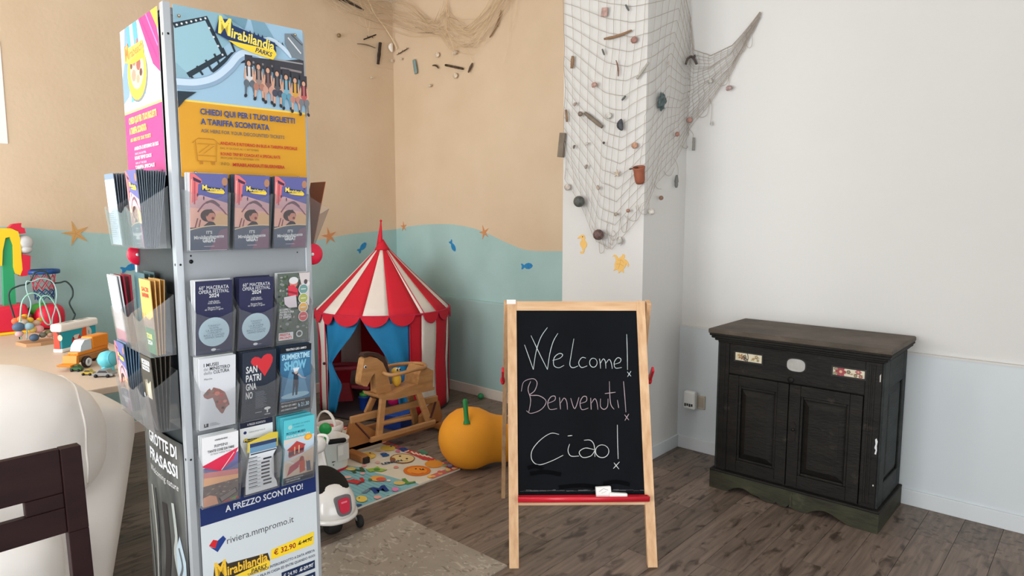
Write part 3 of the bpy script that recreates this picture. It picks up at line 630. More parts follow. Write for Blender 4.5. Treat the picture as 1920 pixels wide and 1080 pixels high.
def cov_san(a, w, h):
    a.rect(0, 0, w, h, ink(44, 52, 66)); r_ = ink(206, 52, 60)
    a.poly([(w * .66, h * .62), (w * .46, h * .76), (w * .27, h * .82)] + [(w * x, h * y) for x, y in ((.24, .86), (.27, .90), (.36, .925), (.47, .91), (.55, .88), (.62, .925), (.73, .945), (.84, .93), (.90, .88), (.89, .82), (.83, .75))], r_)
    for i, (t_, f_) in enumerate((('SAN', .33), ('PATRI', .45), ('GNA', .31), ('NO', .20))): a.text(t_, w * .10, h * (.70 - i * .125), .0205, WHITE, 'l', w * f_, bold=.02)
    for i in range(14): a.rect(w * .38, h * (.40 - i * .018), w * (.38 + random.uniform(.24, .36)), h * (.405 - i * .018), ink(120, 128, 140))
    a.line([(w * .75, h * .07), (w * .75, h * .12)], .004, WHITE); a.ell(w * .75, h * .135, w * .10, h * .022, WHITE, 14); a.rect(w * .38, h * .095, w * .58, h * .102, ink(170, 176, 186)); a.rect(w * .66, h * .045, w * .84, h * .052, ink(200, 204, 210))
def cov_show(a, w, h):
    a.rect(0, 0, w, h, ink(60, 110, 146)); a.rect(0, h * .90, w, h, ink(24, 30, 40)); a.text('TEATRO LEO AMICI', w * .5, h * .935, .0062, WHITE, 'c', w * .66, bold=.03)
    a.poly([(w * .4, h * .8), (w * .6, h * .8), (w * .95, h * .22), (w * .06, h * .2)], ink(92, 142, 176)); a.ell(w * .5, h * .24, w * .46, h * .045, ink(150, 186, 206), 20)
    lt = ink(176, 218, 236); a.text('SUMMERTIME', w * .05, h * .80, .0165, lt, 'l', w * .90, bold=.03); a.text('SHOW', w * .12, h * .645, .0255, ink(120, 186, 214), 'l', w * .72, bold=.05)
    d = ink(52, 62, 76); a.poly([(w * .44, h * .58), (w * .58, h * .58), (w * .60, h * .42), (w * .56, h * .24), (w * .50, h * .24), (w * .49, h * .40), (w * .44, h * .24), (w * .40, h * .24), (w * .42, h * .44)], d); a.line([(w * .57, h * .56), (w * .70, h * .50), (w * .84, h * .475)], [.006, .004, .003], ink(180, 170, 176)); a.line([(w * .44, h * .57), (w * .38, h * .60)], .005, d); a.ell(w * .51, h * .605, .006, .009, ink(196, 170, 160), 12); a.poly([(w * .4, h * .66), (w * .62, h * .66), (w * .57, h * .61), (w * .45, h * .6)], ink(214, 224, 232))
    a.rect(0, 0, w, h * .17, ink(28, 34, 46)); a.text('SPETTACOLO DI LUCE E MUSICA', w * .04, h * .138, .0042, WHITE, 'l', w * .78); a.text('TEATRO LEO AMICI', w * .04, h * .085, .006, WHITE, 'l', w * .50, bold=.02); a.text('LAGO DI MONTE COLOMBO', w * .04, h * .03, .0055, WHITE, 'l', w * .52, bold=.02); a.text('h 21.30', w * .60, h * .05, .0125, lt, 'l', w * .36, bold=.02)
def cov_rimini(a, w, h):
    a.rect(0, 0, w, h, ink(236, 236, 238)); a.rect(0, h * .28, w, h * .56, ink(108, 110, 150)); a.poly([(0, h * .28), (w, h * .28), (w, h * .40), (0, h * .46)], ink(232, 176, 132)); a.poly([(0, h * .42), (w, h * .36), (w, h * .44), (0, h * .50)], ink(206, 130, 128))
    a.poly([(0, h * .56), (w, h * .56), (w, h * .70), (w * .5, h * .6)], ink(116, 112, 160)); a.poly([(0, h * .60), (w, h * .76), (w * .86, h * .60), (w * .5, h * .47), (0, h * .58)], ink(222, 52, 84)); a.line([(w * .88, h * .70), (w * .52, h * .48)], .0022, WHITE)
    a.rect(0, 0, w, h * .30, ink(112, 100, 96))
    for i in range(40): a.rect(*(lambda x, y: (w * x, h * y, w * (x + .07), h * (y + .012)))(random.uniform(0, .92), random.uniform(.08, .29)), ink(*random.choice([(150, 136, 126), (84, 76, 76), (176, 150, 130), (120, 90, 84)])))
    a.poly([(0, 0), (w * .42, 0), (w * .36, h * .12), (w * .18, h * .16), (0, h * .14)], ink(214, 156, 128)); a.poly([(w * .42, h * .08), (w * .92, h * .18), (w * .98, h * .10), (w * .5, h * .0)], ink(60, 60, 66)); a.poly([(w * .46, h * .085), (w * .90, h * .165), (w * .94, h * .105), (w * .52, h * .02)], ink(130, 120, 116)); a.poly([(w * .5, 0), (w, 0), (w, h * .03), (w * .6, h * .02)], ink(190, 60, 70)); a.poly([(w * .72, h * .02), (w * .96, h * .05), (w * .9, h * .0)], ink(96, 160, 90))
    a.text('visitrimini', w * .5, h * .93, .0055, ink(70, 70, 76), 'c', w * .36, bold=.02); a.text('RIMINI', w * .5, h * .835, .0085, ink(60, 62, 70), 'c', w * .36); a.text('TANTE COSE DA FARE', w * .5, h * .775, .0072, ink(40, 42, 48), 'c', w * .74, bold=.02); a.text('SO MANY THINGS TO DO', w * .5, h * .735, .005, ink(110, 112, 118), 'c', w * .58)
def cov_promo(a, w, h):
    a.rect(0, 0, w, h, ink(236, 238, 240)); a.rect(0, h * .86, w, h, ink(30, 36, 60)); a.text('I TUOI BIGLIETTI QUI', w * .5, h * .945, .005, WHITE, 'c', w * .72); a.text('A PREZZO SCONTATO', w * .5, h * .885, .006, WHITE, 'c', w * .56, bold=.02)
    a.ell(w * .15, h * .79, .005, .005, ink(40, 50, 110), 8); a.text('riviera.mmpromo.it', w * .26, h * .775, .0058, ink(120, 122, 128), 'l', w * .5); logo(a, w * .34, h * .66, w * .5, h * .08, 0, False)
def cov_teal(a, w, h):
    a.rect(0, 0, w, h, ink(92, 196, 208)); a.rect(0, 0, w, h * .70, ink(214, 206, 198)); a.poly([(0, h * .62), (w, h * .70), (w, h * .45), (0, h * .36)], ink(196, 214, 226))
    a.text('RIVIERA DI RIMINI', w * .28, h * .90, .005, ink(60, 130, 150), 'l', w * .56); a.text('PARCHI', w * .34, h * .855, .005, ink(60, 130, 150), 'l', w * .3); a.ell(w * .2, h * .88, .007, .007, ink(170, 206, 200), 10); a.text('PICCOLO MUSEO', w * .08, h * .77, .0072, ink(36, 76, 110), 'l', w * .62, bold=.03); a.text('ITALIA IN MINIATURA', w * .08, h * .72, .0062, WHITE, 'l', w * .78, bold=.03)
    a.ell(w * .80, h * .67, .013, .011, ink(240, 160, 40), 16); a.ell(w * .80, h * .67, .008, .007, ink(250, 190, 70), 14); a.poly([(w * .10, h * .53), (w * .42, h * .645), (w * .72, h * .56), (w * .68, h * .54), (w * .66, h * .44), (w * .18, h * .40), (w * .16, h * .52)], ink(186, 74, 70)); a.poly([(w * .16, h * .42), (w * .66, h * .46), (w * .66, h * .52), (w * .16, h * .49)], ink(96, 56, 66)); a.line([(w * .36, h * .44), (w * .36, h * .56)], .004, ink(220, 170, 140)); a.line([(w * .5, h * .45), (w * .5, h * .57)], .004, ink(226, 186, 150))
    a.poly([(w * .05, h * .3), (w, h * .5), (w, h * .1), (w * .1, h * .1)], ink(210, 190, 170)); a.line([(w * .1, h * .36), (w * .9, h * .14)], .004, WHITE); a.poly([(w * .12, h * .12), (w * .5, h * .22), (w * .55, h * .34), (w * .2, h * .26)], ink(176, 76, 92)); a.ell(w * .6, h * .33, .008, .012, ink(150, 70, 60), 12); a.poly([(w * .52, h * .30), (w * .70, h * .31), (w * .72, h * .14), (w * .54, h * .12)], ink(196, 80, 60)); a.poly([(w * .74, h * .3), (w * .88, h * .28), (w * .92, h * .12), (w * .78, h * .12)], ink(80, 92, 116)); a.ell(w * .8, h * .32, .006, .009, ink(220, 180, 150), 10)
    a.rect(0, 0, w, h * .10, ink(44, 52, 66)); a.text('- PARCO TEMATICO', w * .06, h * .055, .005, WHITE, 'l', w * .6); a.text('- 300 MINIATURE', w * .06, h * .02, .005, WHITE, 'l', w * .5)
pk = mat('leaf_slate', (84, 94, 112), .5); op = mat('leaf_navy', (44, 46, 78), .5)
G = 'leaflets in the stand'
fr = [('left', 'first'), ('middle', 'second'), ('right', 'third')]
for i in range(3):
    stack('front', FU[i], ROWZ[0], 5, pk if i else WHITE, cov_park, ('pink and slate park leaflet in the top row, leftmost pocket, beside the near post', 'pink and slate park leaflet in the middle pocket of the top row', 'pink and slate park leaflet in the top row, right pocket, at the stand\'s far edge')[i],
          'park leaflet hidden behind a pink and slate cover in the top front row', 'pink park leaflets in the top row', .014, .034, .02, .12)
for i in range(2):
    stack('front', FU[i], ROWZ[1], 5, op if i else WHITE, cov_opera, ('navy opera festival leaflet with a pale blue circle, nearer the stand\'s post', 'navy opera festival leaflet with a pale blue circle, next to the green leaflet')[i],
          'opera festival leaflet tucked behind a navy cover', 'navy opera festival leaflets', .014, .034, .02, .12)
stack('front', FU[2], ROWZ[1], 2, WHITE, cov_green, 'green forest leaflet with a red jacket and four coloured circles', 'leaflet behind the green forest leaflet', None, .022, .030, .06, .10, dz=.006)
stack('front', FU[0], ROWZ[2], 6, WHITE, cov_museum, 'white museum leaflet with a map-shaped photo collage', 'white museum leaflet standing behind the front white one', 'white museum leaflets', .010, .034, .0, .12)
stack('front', FU[1], ROWZ[2], 5, mat('leaf_dark', (44, 52, 66), .5), cov_san, 'dark leaflet with a red heart and tall white letters', 'dark leaflet standing behind the red heart leaflet', 'dark red heart leaflets', .012, .034, .02, .12)
stack('front', FU[2], ROWZ[2], 3, ink(40, 60, 80), cov_show, 'blue theatre show leaflet with a spotlit dancer', 'leaflet standing behind the blue theatre show leaflet', 'blue theatre leaflets', .020, .030, .06, .11)
stack('front', FU[0], ROWZ[3], 3, WHITE, cov_rimini, 'white and red leaflet with a sunset city view, bottom row', 'leaflet standing behind the sunset city leaflet', 'sunset city leaflets', .016, .030, .04, .11)
stack('front', FU[1], ROWZ[3], 1, WHITE, cov_promo, 'white and navy discount leaflet behind the curved price list', '', None, .010, .010, .02, .02, dz=.018)
stack('front', FU[2], ROWZ[3], 5, mat('leaf_teal', (86, 190, 204), .5), cov_teal, 'teal leaflet with a red roofed house and an orange sun, bottom row', 'leaflet standing behind the teal house leaflet', 'teal house leaflets', .010, .034, .0, .12)
# curved price list sheet
def price_list():
    M = KM @ FACE['front'] @ T(FU[1], ROWZ[3] + .004, .032) @ RX(.10)
    o = MB(ink(214, 190, 70)).prism([(-.042, .13), (.052, .13), (.052, .175), (.03, .178), (-.040, .160)], -.006, -.004).build('folded_sheet'); o.matrix_world = M; tag(o, 'folded yellow sheet peeking out above the curved price list', 'leaflet')
    P = smooth([(-.045, 0), (.050, 0)], 1) ; L = [(-.048, .0), (.050, .0), (.046, .02), (.030, .05), (.026, .08), (.034, .105), (.046, .125), (.046, .158), (-.036, .158), (-.036, .125), (-.042, .09), (-.048, .05)]
    o = MB(ink(226, 230, 234)).prism(L, -.002, 0).build('price_list'); o.matrix_world = M; tag(o, 'white price list sheet with a curved edge in the bottom row', 'price list')
    a = Art(Matrix()); a.rect(-.036, .128, .046, .154, ink(110, 150, 180)); a.rect(-.036, .146, .046, .158, ink(50, 66, 100)); a.rect(-.034, .122, .044, .126, ink(60, 66, 80))
    for i in range(9):
        y = .112 - i * .0115; x1 = .030 if i < 2 or i > 6 else .024
        a.rect(-.040, y, -.014, y + .0028, ink(90, 94, 102)); a.rect(-.040, y - .004, -.004, y - .0025, ink(150, 154, 160))
        if i > 0: a.rect(x1 - .026, y - .002, x1, y + .0035, ink(50, 54, 66))
    a.build('cover_print', o)
price_list()
# ---- left face stacks, their sheets fanned out
def cov_white_text(a, w, h):
    a.rect(0, 0, w, h, ink(214, 226, 236)); a.rect(0, h * .92, w, h, ink(120, 140, 160))
    for i in range(26): a.rect(w * .08, h * (.86 - i * .030), w * random.uniform(.5, .9), h * (.868 - i * .030), ink(150, 166, 182))
def cov_stripe(top, bot, words, c):
    def f(a, w, h):
        a.rect(0, 0, w, h, ink(*bot)); a.rect(0, h * .42, w, h, ink(*top)); a.poly([(0, h * .42), (w * .3, h * .5), (w * .6, h * .46), (w, h * .52), (w, h * .35), (0, h * .35)], ink(150, 130, 112))
        for i in range(9): a.line([(w * (.1 + i * .1), h * .34), (w * (.12 + i * .1), h * random.uniform(.42, .56))], .003, ink(110, 96, 88))
        for i, t_ in enumerate(words): a.text(t_, w * .5, h * (.84 - i * .08), .012, ink(*c), 'c', w * .62, bold=.03)
        a.text('TOUR', w * .5, h * .20, .014, ink(226, 226, 110), 'c', w * .5, bold=.04); a.text('2024', w * .5, h * .12, .012, ink(236, 240, 230), 'c', w * .4, bold=.02)
    return f
def cov_cave(a, w, h):
    a.rect(0, 0, w, h, ink(62, 58, 48)); a.rect(0, 0, w, h * .42, ink(66, 60, 56)); a.rect(w * .16, h * .88, w * .86, h * .945, WHITE); a.rect(w * .16, h * .80, w * .80, h * .865, WHITE); a.text('GROTTE', w * .2, h * .895, .008, ink(40, 40, 40), 'l', w * .6, bold=.03); a.text('FRASASSI', w * .2, h * .815, .008, ink(40, 40, 40), 'l', w * .55, bold=.03)
    for i in range(7): a.line(smooth([(w * (.28 + i * .08), h * .42), (w * (.30 + i * .075), h * .55), (w * (.27 + i * .085), h * random.uniform(.62, .72))], 4), .005, ink(*random.choice([(206, 196, 164), (170, 158, 126), (226, 220, 200)])))
    a.ell(w * .08, h * .43, .005, .007, WHITE, 10); a.line([(w * .1, h * .40), (w * .85, 0)], .0015, ink(180, 180, 180))
def cov_pinkwhite(a, w, h):
    a.rect(0, 0, w, h, ink(236, 236, 240)); a.rect(0, 0, w, h * .2, ink(222, 150, 172))
    for i in range(8): a.rect(w * .1, h * (.85 - i * .07), w * random.uniform(.4, .85), h * (.856 - i * .07), ink(200, 200, 208))
sp = mat('leaf_spine', (108, 120, 132), .5); spd = mat('leaf_spine_blue', (112, 142, 168), .5)
stack('left', LU[0], ROWZ[0] + .008, 13, sp, cov_park, 'slate park leaflet at the front of the fanned stack beside the near post, left side', 'slate leaflet fanned out behind its cover on the stand\'s left side, near pocket', 'fanned park leaflets, near pocket', .032, .064, -.14, .06)
stack('left', LU[2], ROWZ[0] + .008, 11, sp, cov_white_text, 'leaflet with a pale printed text back in the far top pocket, left side', 'slate leaflet fanned out in the far top pocket on the stand\'s left side', 'fanned park leaflets, far pocket', .032, .064, -.14, .06)
stack('left', LU[0], ROWZ[1], 4, mat('leaf_orange_edge', (206, 160, 90), .5), cov_stripe((232, 176, 92), (70, 110, 76), ('SACRI', 'RAVENNA'), (176, 50, 44)), 'orange and green tour leaflet on the stand\'s left side', 'sheet behind the orange and green tour leaflet', 'orange and green tour leaflets', .030, .050, -.04, .04)
stack('left', LU[2], ROWZ[1], 2, ink(150, 30, 52), None, 'dark red booklet behind the pale pink one, left side of the stand', 'dark red booklet nearest the panel, left side of the stand', 'red booklets', .044, .054, .03, .07, t=.004)
stack('left', LU[2], ROWZ[1], 2, WHITE, cov_pinkwhite, 'white booklet with a pink foot, far pocket on the stand\'s left side', 'white sheet behind the booklet with a pink foot', 'pink footed booklets', .060, .066, .09, .10, t=.003)
stack('left', LU[1] - .01, ROWZ[1] + .01, 3, mat('leaf_tealdark', (70, 100, 104), .5), None, 'dark teal leaflet in the middle pocket, left side of the stand', 'dark teal leaflet behind another in the middle pocket', 'dark teal leaflets', .020, .034, -.04, .02)
stack('left', LU[2], ROWZ[2] + .01, 10, spd, cov_park, 'blue edged park leaflet at the front of the lowest fanned stack', 'blue edged leaflet fanned out in the lowest stack on the left side', 'lowest fanned park leaflets', .032, .064, -.14, .07)
stack('left', LU[0], ROWZ[2], 5, mat('leaf_brown', (70, 64, 54), .5), cov_cave, 'dark brown cave leaflet in the lowest near pocket, left side', 'brown sheet behind the dark brown cave leaflet', 'brown cave leaflets', .030, .056, -.06, .06)
stack('right', -.10, ROWZ[0], 1, mat('leaf_rust', (176, 98, 60), .5, .1, 10), None, 'rust orange leaflet leaning out beyond the stand\'s far edge', '', None, .034, .034, .24, .24)
# ------------------------------------------------------------ chalkboard easel
pine = mat('pine_wood', (222, 184, 142), .5, .16, 5, bump=.04, stretch=(9, 9, .9), dark=(196, 150, 108))
pine_x = mat('pine_wood_rail', (224, 188, 148), .5, .16, 5, bump=.04, stretch=(.9, 9, 9), dark=(200, 156, 114))
redp = mat('red_plastic', (206, 30, 48), .3, spec=.5)
EM = T(-1.6515, 2.295, 0) @ RZ(math.radians(42.83))
easel = thing('chalkboard_easel', 'wooden A-frame chalkboard easel with a chalked welcome and red tray', 'easel', M=EM)
tv = Vector((0, .30, 1.155)).normalized()
PL = frame((0, 0, 0), (1, 0, 0), tv)                       # board plane: x across, y up the slope, z towards the viewer
for sgn, q in (('l', [(-.324, 0), (-.282, 0), (-.288, 1.194), (-.331, 1.194)]), ('r', [(.29, 0), (.333, 0), (.314, 1.190), (.274, 1.190)])):
    o = MB(pine).prism(q, -.024, 0, M=PL).build('front_leg', easel, bevel=.002)
    for v in o.data.vertices:
        if v.co.z < .012: v.co.z = 0.0
MB(pine_x).prism([(-.288, 1.146), (.274, 1.144), (.274, 1.188), (-.288, 1.190)], -.022, -.002, M=PL).build('top_rail', easel, bevel=.0015)
MB(pine_x).prism([(-.2825, .268), (.2895, .268), (.289, .30), (-.283, .30)], -.022, -.002, M=PL).build('bottom_rail', easel, bevel=.0015)
def chalk_mat():
    m = mat('chalkboard_black', (17, 20, 24), .6, .35, 3, stretch=(1.0, 1.0, 1.0), dark=(11, 13, 16), spec=.06)
    return m
board = MB(chalk_mat()).prism([(-.2835, .30), (.2885, .30), (.275, 1.146), (-.2875, 1.146)], -.016, -.006, M=PL).build('chalkboard', easel)
dust = Art(PL @ T(0, 0, -.006))
for i in range(60):
    x = random.uniform(-.275, .275); dust.rect(x, .327 + abs(random.gauss(0, .003)), x + random.uniform(.01, .04), .3285 + abs(random.gauss(0, .003)), ink(70, 72, 74))
for a, b, c in ((-.24, .43, .07), (-.23, .405, .14), (-.1, .345, .2), (.1, .36, .12)):
    dust.line(smooth([(a, b), (a + c / 2, b + .008), (a + c, b - .004)], 5), .018, mat('wet_smudge', (6, 7, 9), .6, spec=.03))
dust.build('chalk_dust', board)
INV = (EM @ PL).inverted(); PN = (EM @ PL).to_3x3() @ Vector((0, 0, 1)); P0 = (EM @ PL) @ Vector((0, 0, -.006))
def bpt(u, v):          # a point of the traced handwriting on the board's face
    d = ray(920 + u / 2, 540 + v / 2); t = (P0 - EYE).dot(PN) / d.dot(PN)
    p = INV @ (EYE + d * t); return (p.x, p.y)
def circ(x, y, a, b): return [(x + a * math.cos(t * PI / 6 - 1.2), y + b * math.sin(t * PI / 6 - 1.2)) for t in range(13)]
WELCOME = [[(127, 213), (143, 258), (160, 306)], [(160, 306), (170, 240), (188, 185), (213, 148)], [(151, 178), (185, 250), (213, 306)], [(213, 306), (222, 245), (235, 200), (252, 170)],
    [(232, 272), (260, 263), (270, 250), (256, 246), (238, 262), (237, 290), (255, 299), (275, 290)], [(312, 190), (301, 255), (297, 288), (308, 299), (328, 292)],
    [(357, 263), (342, 261), (330, 280), (340, 298), (362, 292)], circ(385, 280, 14, 17), [(408, 265), (411, 285), (412, 302)], [(412, 282), (422, 266), (430, 276), (432, 302)], [(432, 282), (444, 268), (452, 280), (456, 303)],
    [(463, 286), (484, 279), (488, 266), (475, 262), (463, 280), (468, 300), (491, 298)], [(510, 173), (512, 240), (513, 307)], [(512, 314), (526, 331)], [(526, 312), (513, 333)]]
BENV = [[(150, 350), (140, 380), (150, 420), (143, 465)], [(115, 388), (124, 352), (158, 340), (174, 355), (165, 385), (146, 402), (182, 404), (208, 425), (190, 455), (152, 470), (134, 460)],
    [(215, 432), (240, 421), (241, 406), (226, 408), (214, 430), (222, 455), (249, 452)], [(258, 410), (262, 455)], [(262, 432), (275, 413), (285, 426), (288, 456)], [(300, 413), (315, 453), (331, 410)],
    [(335, 433), (358, 425), (359, 408), (346, 408), (335, 430), (342, 456), (366, 450)], [(375, 412), (377, 456)], [(378, 432), (390, 415), (398, 428), (402, 456)], [(412, 415), (412, 444), (425, 455), (438, 444), (440, 415)],
    [(445, 350), (449, 430), (463, 455)], [(428, 396), (468, 391)], [(475, 420), (480, 450)], [(498, 350), (503, 410), (507, 466)], [(502, 475), (518, 495)], [(518, 472), (503, 497)]]
CIAO = [[(256, 549), (225, 545), (184, 572), (155, 610), (155, 645), (180, 663), (225, 650), (272, 627)], [(296, 585), (290, 610), (301, 630), (331, 630)], [(289, 555), (306, 553)],
    [(350, 571), (374, 571), (388, 590), (391, 633)], [(387, 606), (355, 600), (332, 615), (345, 635), (375, 630), (389, 612)], circ(418, 612, 25, 24), [(475, 513), (476, 580), (478, 641)], [(462, 655), (481, 679)], [(483, 652), (460, 677)]]
for strokes, c, nm in ((WELCOME, (184, 191, 191), 'welcome'), (BENV, (170, 150, 155), 'benvenuti'), (CIAO, (196, 199, 196), 'ciao')):
    A = Art(PL @ T(0, 0, -.006)); cm = mat('chalk_' + nm, c, .95)
    for s_ in strokes:
        pts = smooth([bpt(*p) for p in s_], 5); n = len(pts)
        A.line(pts, [.0021 + .0011 * math.sin(PI * (i + .4) / n) + random.uniform(-.0003, .0003) for i in range(n)], cm)
    o = A.build('chalk_lettering', board); o['label'] = {'welcome': 'chalked word Welcome!', 'benvenuti': 'pinkish chalked word Benvenuti!', 'ciao': 'chalked word Ciao!'}[nm]
mb = MB(redp)      # tray: a half-round red gutter
ts = [(.0, 0), (.010, -.016), (.022, -.022), (.040, -.016), (.050, 0), (.056, 0), (.046, -.022), (.022, -.029), (.004, -.022), (-.004, 0)]
mb.add([PL @ Vector((x, .3 + b * 1.0 + .012, a)) for x in (-.285, .298) for a, b in ts], [tuple(range(9, -1, -1)), tuple(range(10, 20))] + [(i, (i + 1) % 10, 10 + (i + 1) % 10, 10 + i) for i in range(10)], sm=True)
for x in (-.285, .294): mb.prism([(a, b) for a, b in ts[:5]][::-1], 0, .004, M=PL @ T(x, .312, 0) @ Matrix(((0, 0, 1, 0), (0, 1, 0, 0), (1, 0, 0, 0), (0, 0, 0, 1))))
mb.build('chalk_tray', easel)['label'] = 'red plastic chalk tray'
for s_ in (-1, 1):
    o = MB(pine).bar((s_ * .335, .318, 1.145), (s_ * .351, .752, .0), .022, .042, up=(0, 1, 0)).build('back_leg', easel, bevel=.002)
    for v in o.data.vertices: v.co.z = max(0, v.co.z)
    mb = MB(redp); x = s_ * .352; mb.bar((x, .262, .835), (x, .33, .765), .012, .026); mb.bar((x, .33, .77), (x, .39, .775), .012, .022); mb.sphere((x, .33, .765), (.012, .02, .02), 12, 8)
    mb.build('side_stay', easel, bevel=.003)['label'] = 'red plastic side stay'
MB(pine_x).bar((-.34, .565, .50), (.34, .565, .50), .02, .04).build('back_rail', easel, bevel=.002)
MB(mat('hinge_metal', (150, 150, 150), .4, metal=.6)).bb(-.28, .265, .318, .332, 1.09, 1.13).build('hinge', easel)
MB(mat('tape_white', (232, 230, 226), .7)).bb(-.036, .006, 1.176, 1.197, -.025, .001, M=PL @ T(-.297, 0, 0)).build('tape_wrap', easel)['label'] = 'white tape on the left leg top'
MT = EM @ PL
chw = mat('chalk_box_white', (232, 230, 226), .7)
o = MB(chw).bb(-.034, .034, 0, .050, -.012, .012).build('chalk_box', bevel=.003); o.matrix_world = MT @ T(.098, .302, .020) @ RZ(.05); tag(o, 'white chalk box standing in the red tray of the chalkboard', 'chalk box')
A = Art(T(0, 0, .012)); A.line([(-.02, .03), (.0, .042), (.02, .034)], .002, ink(150, 150, 150)); A.line([(-.01, .022), (.012, .03)], .0015, ink(170, 170, 170)); A.build('scribble', o)
o = MB(chw).bb(-.040, .040, 0, .024, -.015, .015).build('board_eraser', bevel=.005); o.matrix_world = MT @ T(.160, .302, .030) @ RZ(-.06); tag(o, 'flat white eraser lying right of the chalk box in the tray', 'eraser')
# ------------------------------------------------------------ old painted cabinet
def worn(name, c, c2, dark):
    m = mat(name, c, .6, .5, 4, bump=.25, stretch=(1.5, 1.5, 5), dark=dark, bscale=22, spec=.22)
    nt = m.node_tree; L = nt.links; b = nt.nodes['Principled BSDF']; src = b.inputs['Base Color'].links[0].from_socket
    tc = nt.nodes.new('ShaderNodeTexCoord'); n = nt.nodes.new('ShaderNodeTexNoise'); n.inputs['Scale'].default_value = 11; n.inputs['Detail'].default_value = 8; n.inputs['Roughness'].default_value = .75; L.new(tc.outputs['Object'], n.inputs['Vector'])
    r = nt.nodes.new('ShaderNodeMapRange'); r.inputs[1].default_value = .60; r.inputs[2].default_value = .72; L.new(n.outputs['Fac'], r.inputs[0])
    f = nt.nodes.new('ShaderNodeMath'); f.operation = 'MULTIPLY'; f.inputs[1].default_value = .5; L.new(r.outputs[0], f.inputs[0])
    mx = nt.nodes.new('ShaderNodeMix'); mx.data_type = 'RGBA'; mx.inputs[7].default_value = lin(c2) + (1,); L.new(f.outputs[0], mx.inputs[0]); L.new(src, mx.inputs[6]); L.new(mx.outputs[2], b.inputs['Base Color']); return m
cab_dark = worn('cabinet_dark_paint', (32, 29, 25), (70, 64, 55), (19, 17, 15)); cab_olive = worn('cabinet_olive_paint', (62, 62, 46), (98, 94, 76), (42, 40, 32)); cab_side_lit = worn('cabinet_side_paint_lit', (46, 51, 49), (88, 88, 80), (28, 31, 31))  # sides: the same dark paint lightened, their extra light put into the colour
cab_top = worn('cabinet_top_paint', (98, 87, 77), (122, 110, 96), (68, 61, 52))
CX, CY = -1.205, 3.77
cab = thing('cabinet', 'old dark green painted cabinet with two panelled doors and floral tiles', 'cabinet', (CX, CY, 0))
FYc, BYc, HX = -.23, .215, .412
mb = MB(cab_dark); mb.bb(-HX, HX, FYc + .02, BYc, .08, .855)
mb.bb(-HX, -HX + .055, FYc, FYc + .02, .08, .855); mb.bb(HX - .075, HX, FYc, FYc + .02, .08, .855)
mb.bb(-HX + .055, HX - .075, FYc + .004, FYc + .02, .672, .855); mb.bb(-HX + .055, HX - .075, FYc + .004, FYc + .02, .08, .115)
mb.build('carcass', cab, bevel=.003)
for x in (HX - .052, HX - .034, -HX + .028): MB(cab_dark).bb(x - .005, x + .005, FYc - .004, FYc, .13, .83).build('flute', cab, bevel=.002)
mb = MB(cab_dark)
for a, b, o_ in ((.842, .856, .010), (.854, .870, .024), (.868, .884, .038), (.882, .896, .046)): mb.bb(-HX - o_, HX + o_, FYc - o_, BYc, a, b)
mb.build('cornice', cab, bevel=.006, seg=3)
MB(cab_top).bb(-HX - .052, HX + .048, FYc - .05, BYc + .005, .894, .922).build('top_board', cab, bevel=.008, seg=3)['label'] = 'worn brown-grey top board'
L_ = lambda px, py, y=CY + FYc: (aty(px, py, y).x - CX, aty(px, py, y).z)
def door(x0, x1, z0, z1, pan, name='door'):
    mb = MB(cab_dark); y = FYc; s_ = .058; h0 = .068
    mb.bb(x0, x0 + s_, y - .006, y + .016, z0, z1); mb.bb(x1 - s_, x1, y - .006, y + .016, z0, z1); mb.bb(x0 + s_, x1 - s_, y - .006, y + .016, z0, z0 + h0); mb.bb(x0 + s_, x1 - s_, y - .006, y + .016, z1 - s_, z1)
    d = mb.build(name, cab, bevel=.003)
    mb = MB(cab_dark); a, b, c, e = x0 + s_, x1 - s_, z0 + h0, z1 - s_
    for (q0, q1, r0, r1) in ((a, a + .014, c, e), (b - .014, b, c, e), (a + .014, b - .014, c, c + .014), (a + .014, b - .014, e - .014, e)): mb.bb(q0, q1, y - .002, y + .012, r0, r1)
    mb.build('panel_moulding', d, bevel=.004)
    a, b, c, e = a + .014, b - .014, c + .014, e - .014; i = .032
    mb = MB(cab_dark); vs = [(a, y + .012, c), (b, y + .012, c), (b, y + .012, e), (a, y + .012, e), (a + i, y - .006, c + i), (b - i, y - .006, c + i), (b - i, y - .006, e - i), (a + i, y - .006, e - i)]
    mb.add(vs, [(4, 5, 6, 7), (0, 1, 5, 4), (1, 2, 6, 5), (2, 3, 7, 6), (3, 0, 4, 7)]); mb.build('raised_panel', d)
    return d
dm = -.022
dl = door(-HX + .058, dm - .002, .118, .668, 0); dr = door(dm + .002, HX - .078, .118, .668, 1)
mb = MB(mat('iron_dark', (40, 36, 34), .4, metal=.6)); zz = .42
mb.prism([(-.010, -.05), (.010, -.05), (.013, -.02), (.008, 0), (.013, .03), (.0, .055), (-.013, .03), (-.008, 0), (-.013, -.02)], 0, .003, M=frame((dm + .032, FYc - .006, zz), (1, 0, 0), (0, 0, 1))); mb.lathe([(.008, .003), (.008, .010), (.004, .013), (0, .013)], 12, M=frame((dm + .032, FYc - .006, zz + .01), (1, 0, 0), (0, 0, 1))); mb.build('keyhole_plate', dr)
MB(cab_dark).lathe([(.016, -.002), (.016, .004), (.010, .008), (0, .009)], 16, M=frame((dm + .005, FYc + .004, .690), (1, 0, 0), (0, 0, 1))).build('turn_button', cab)
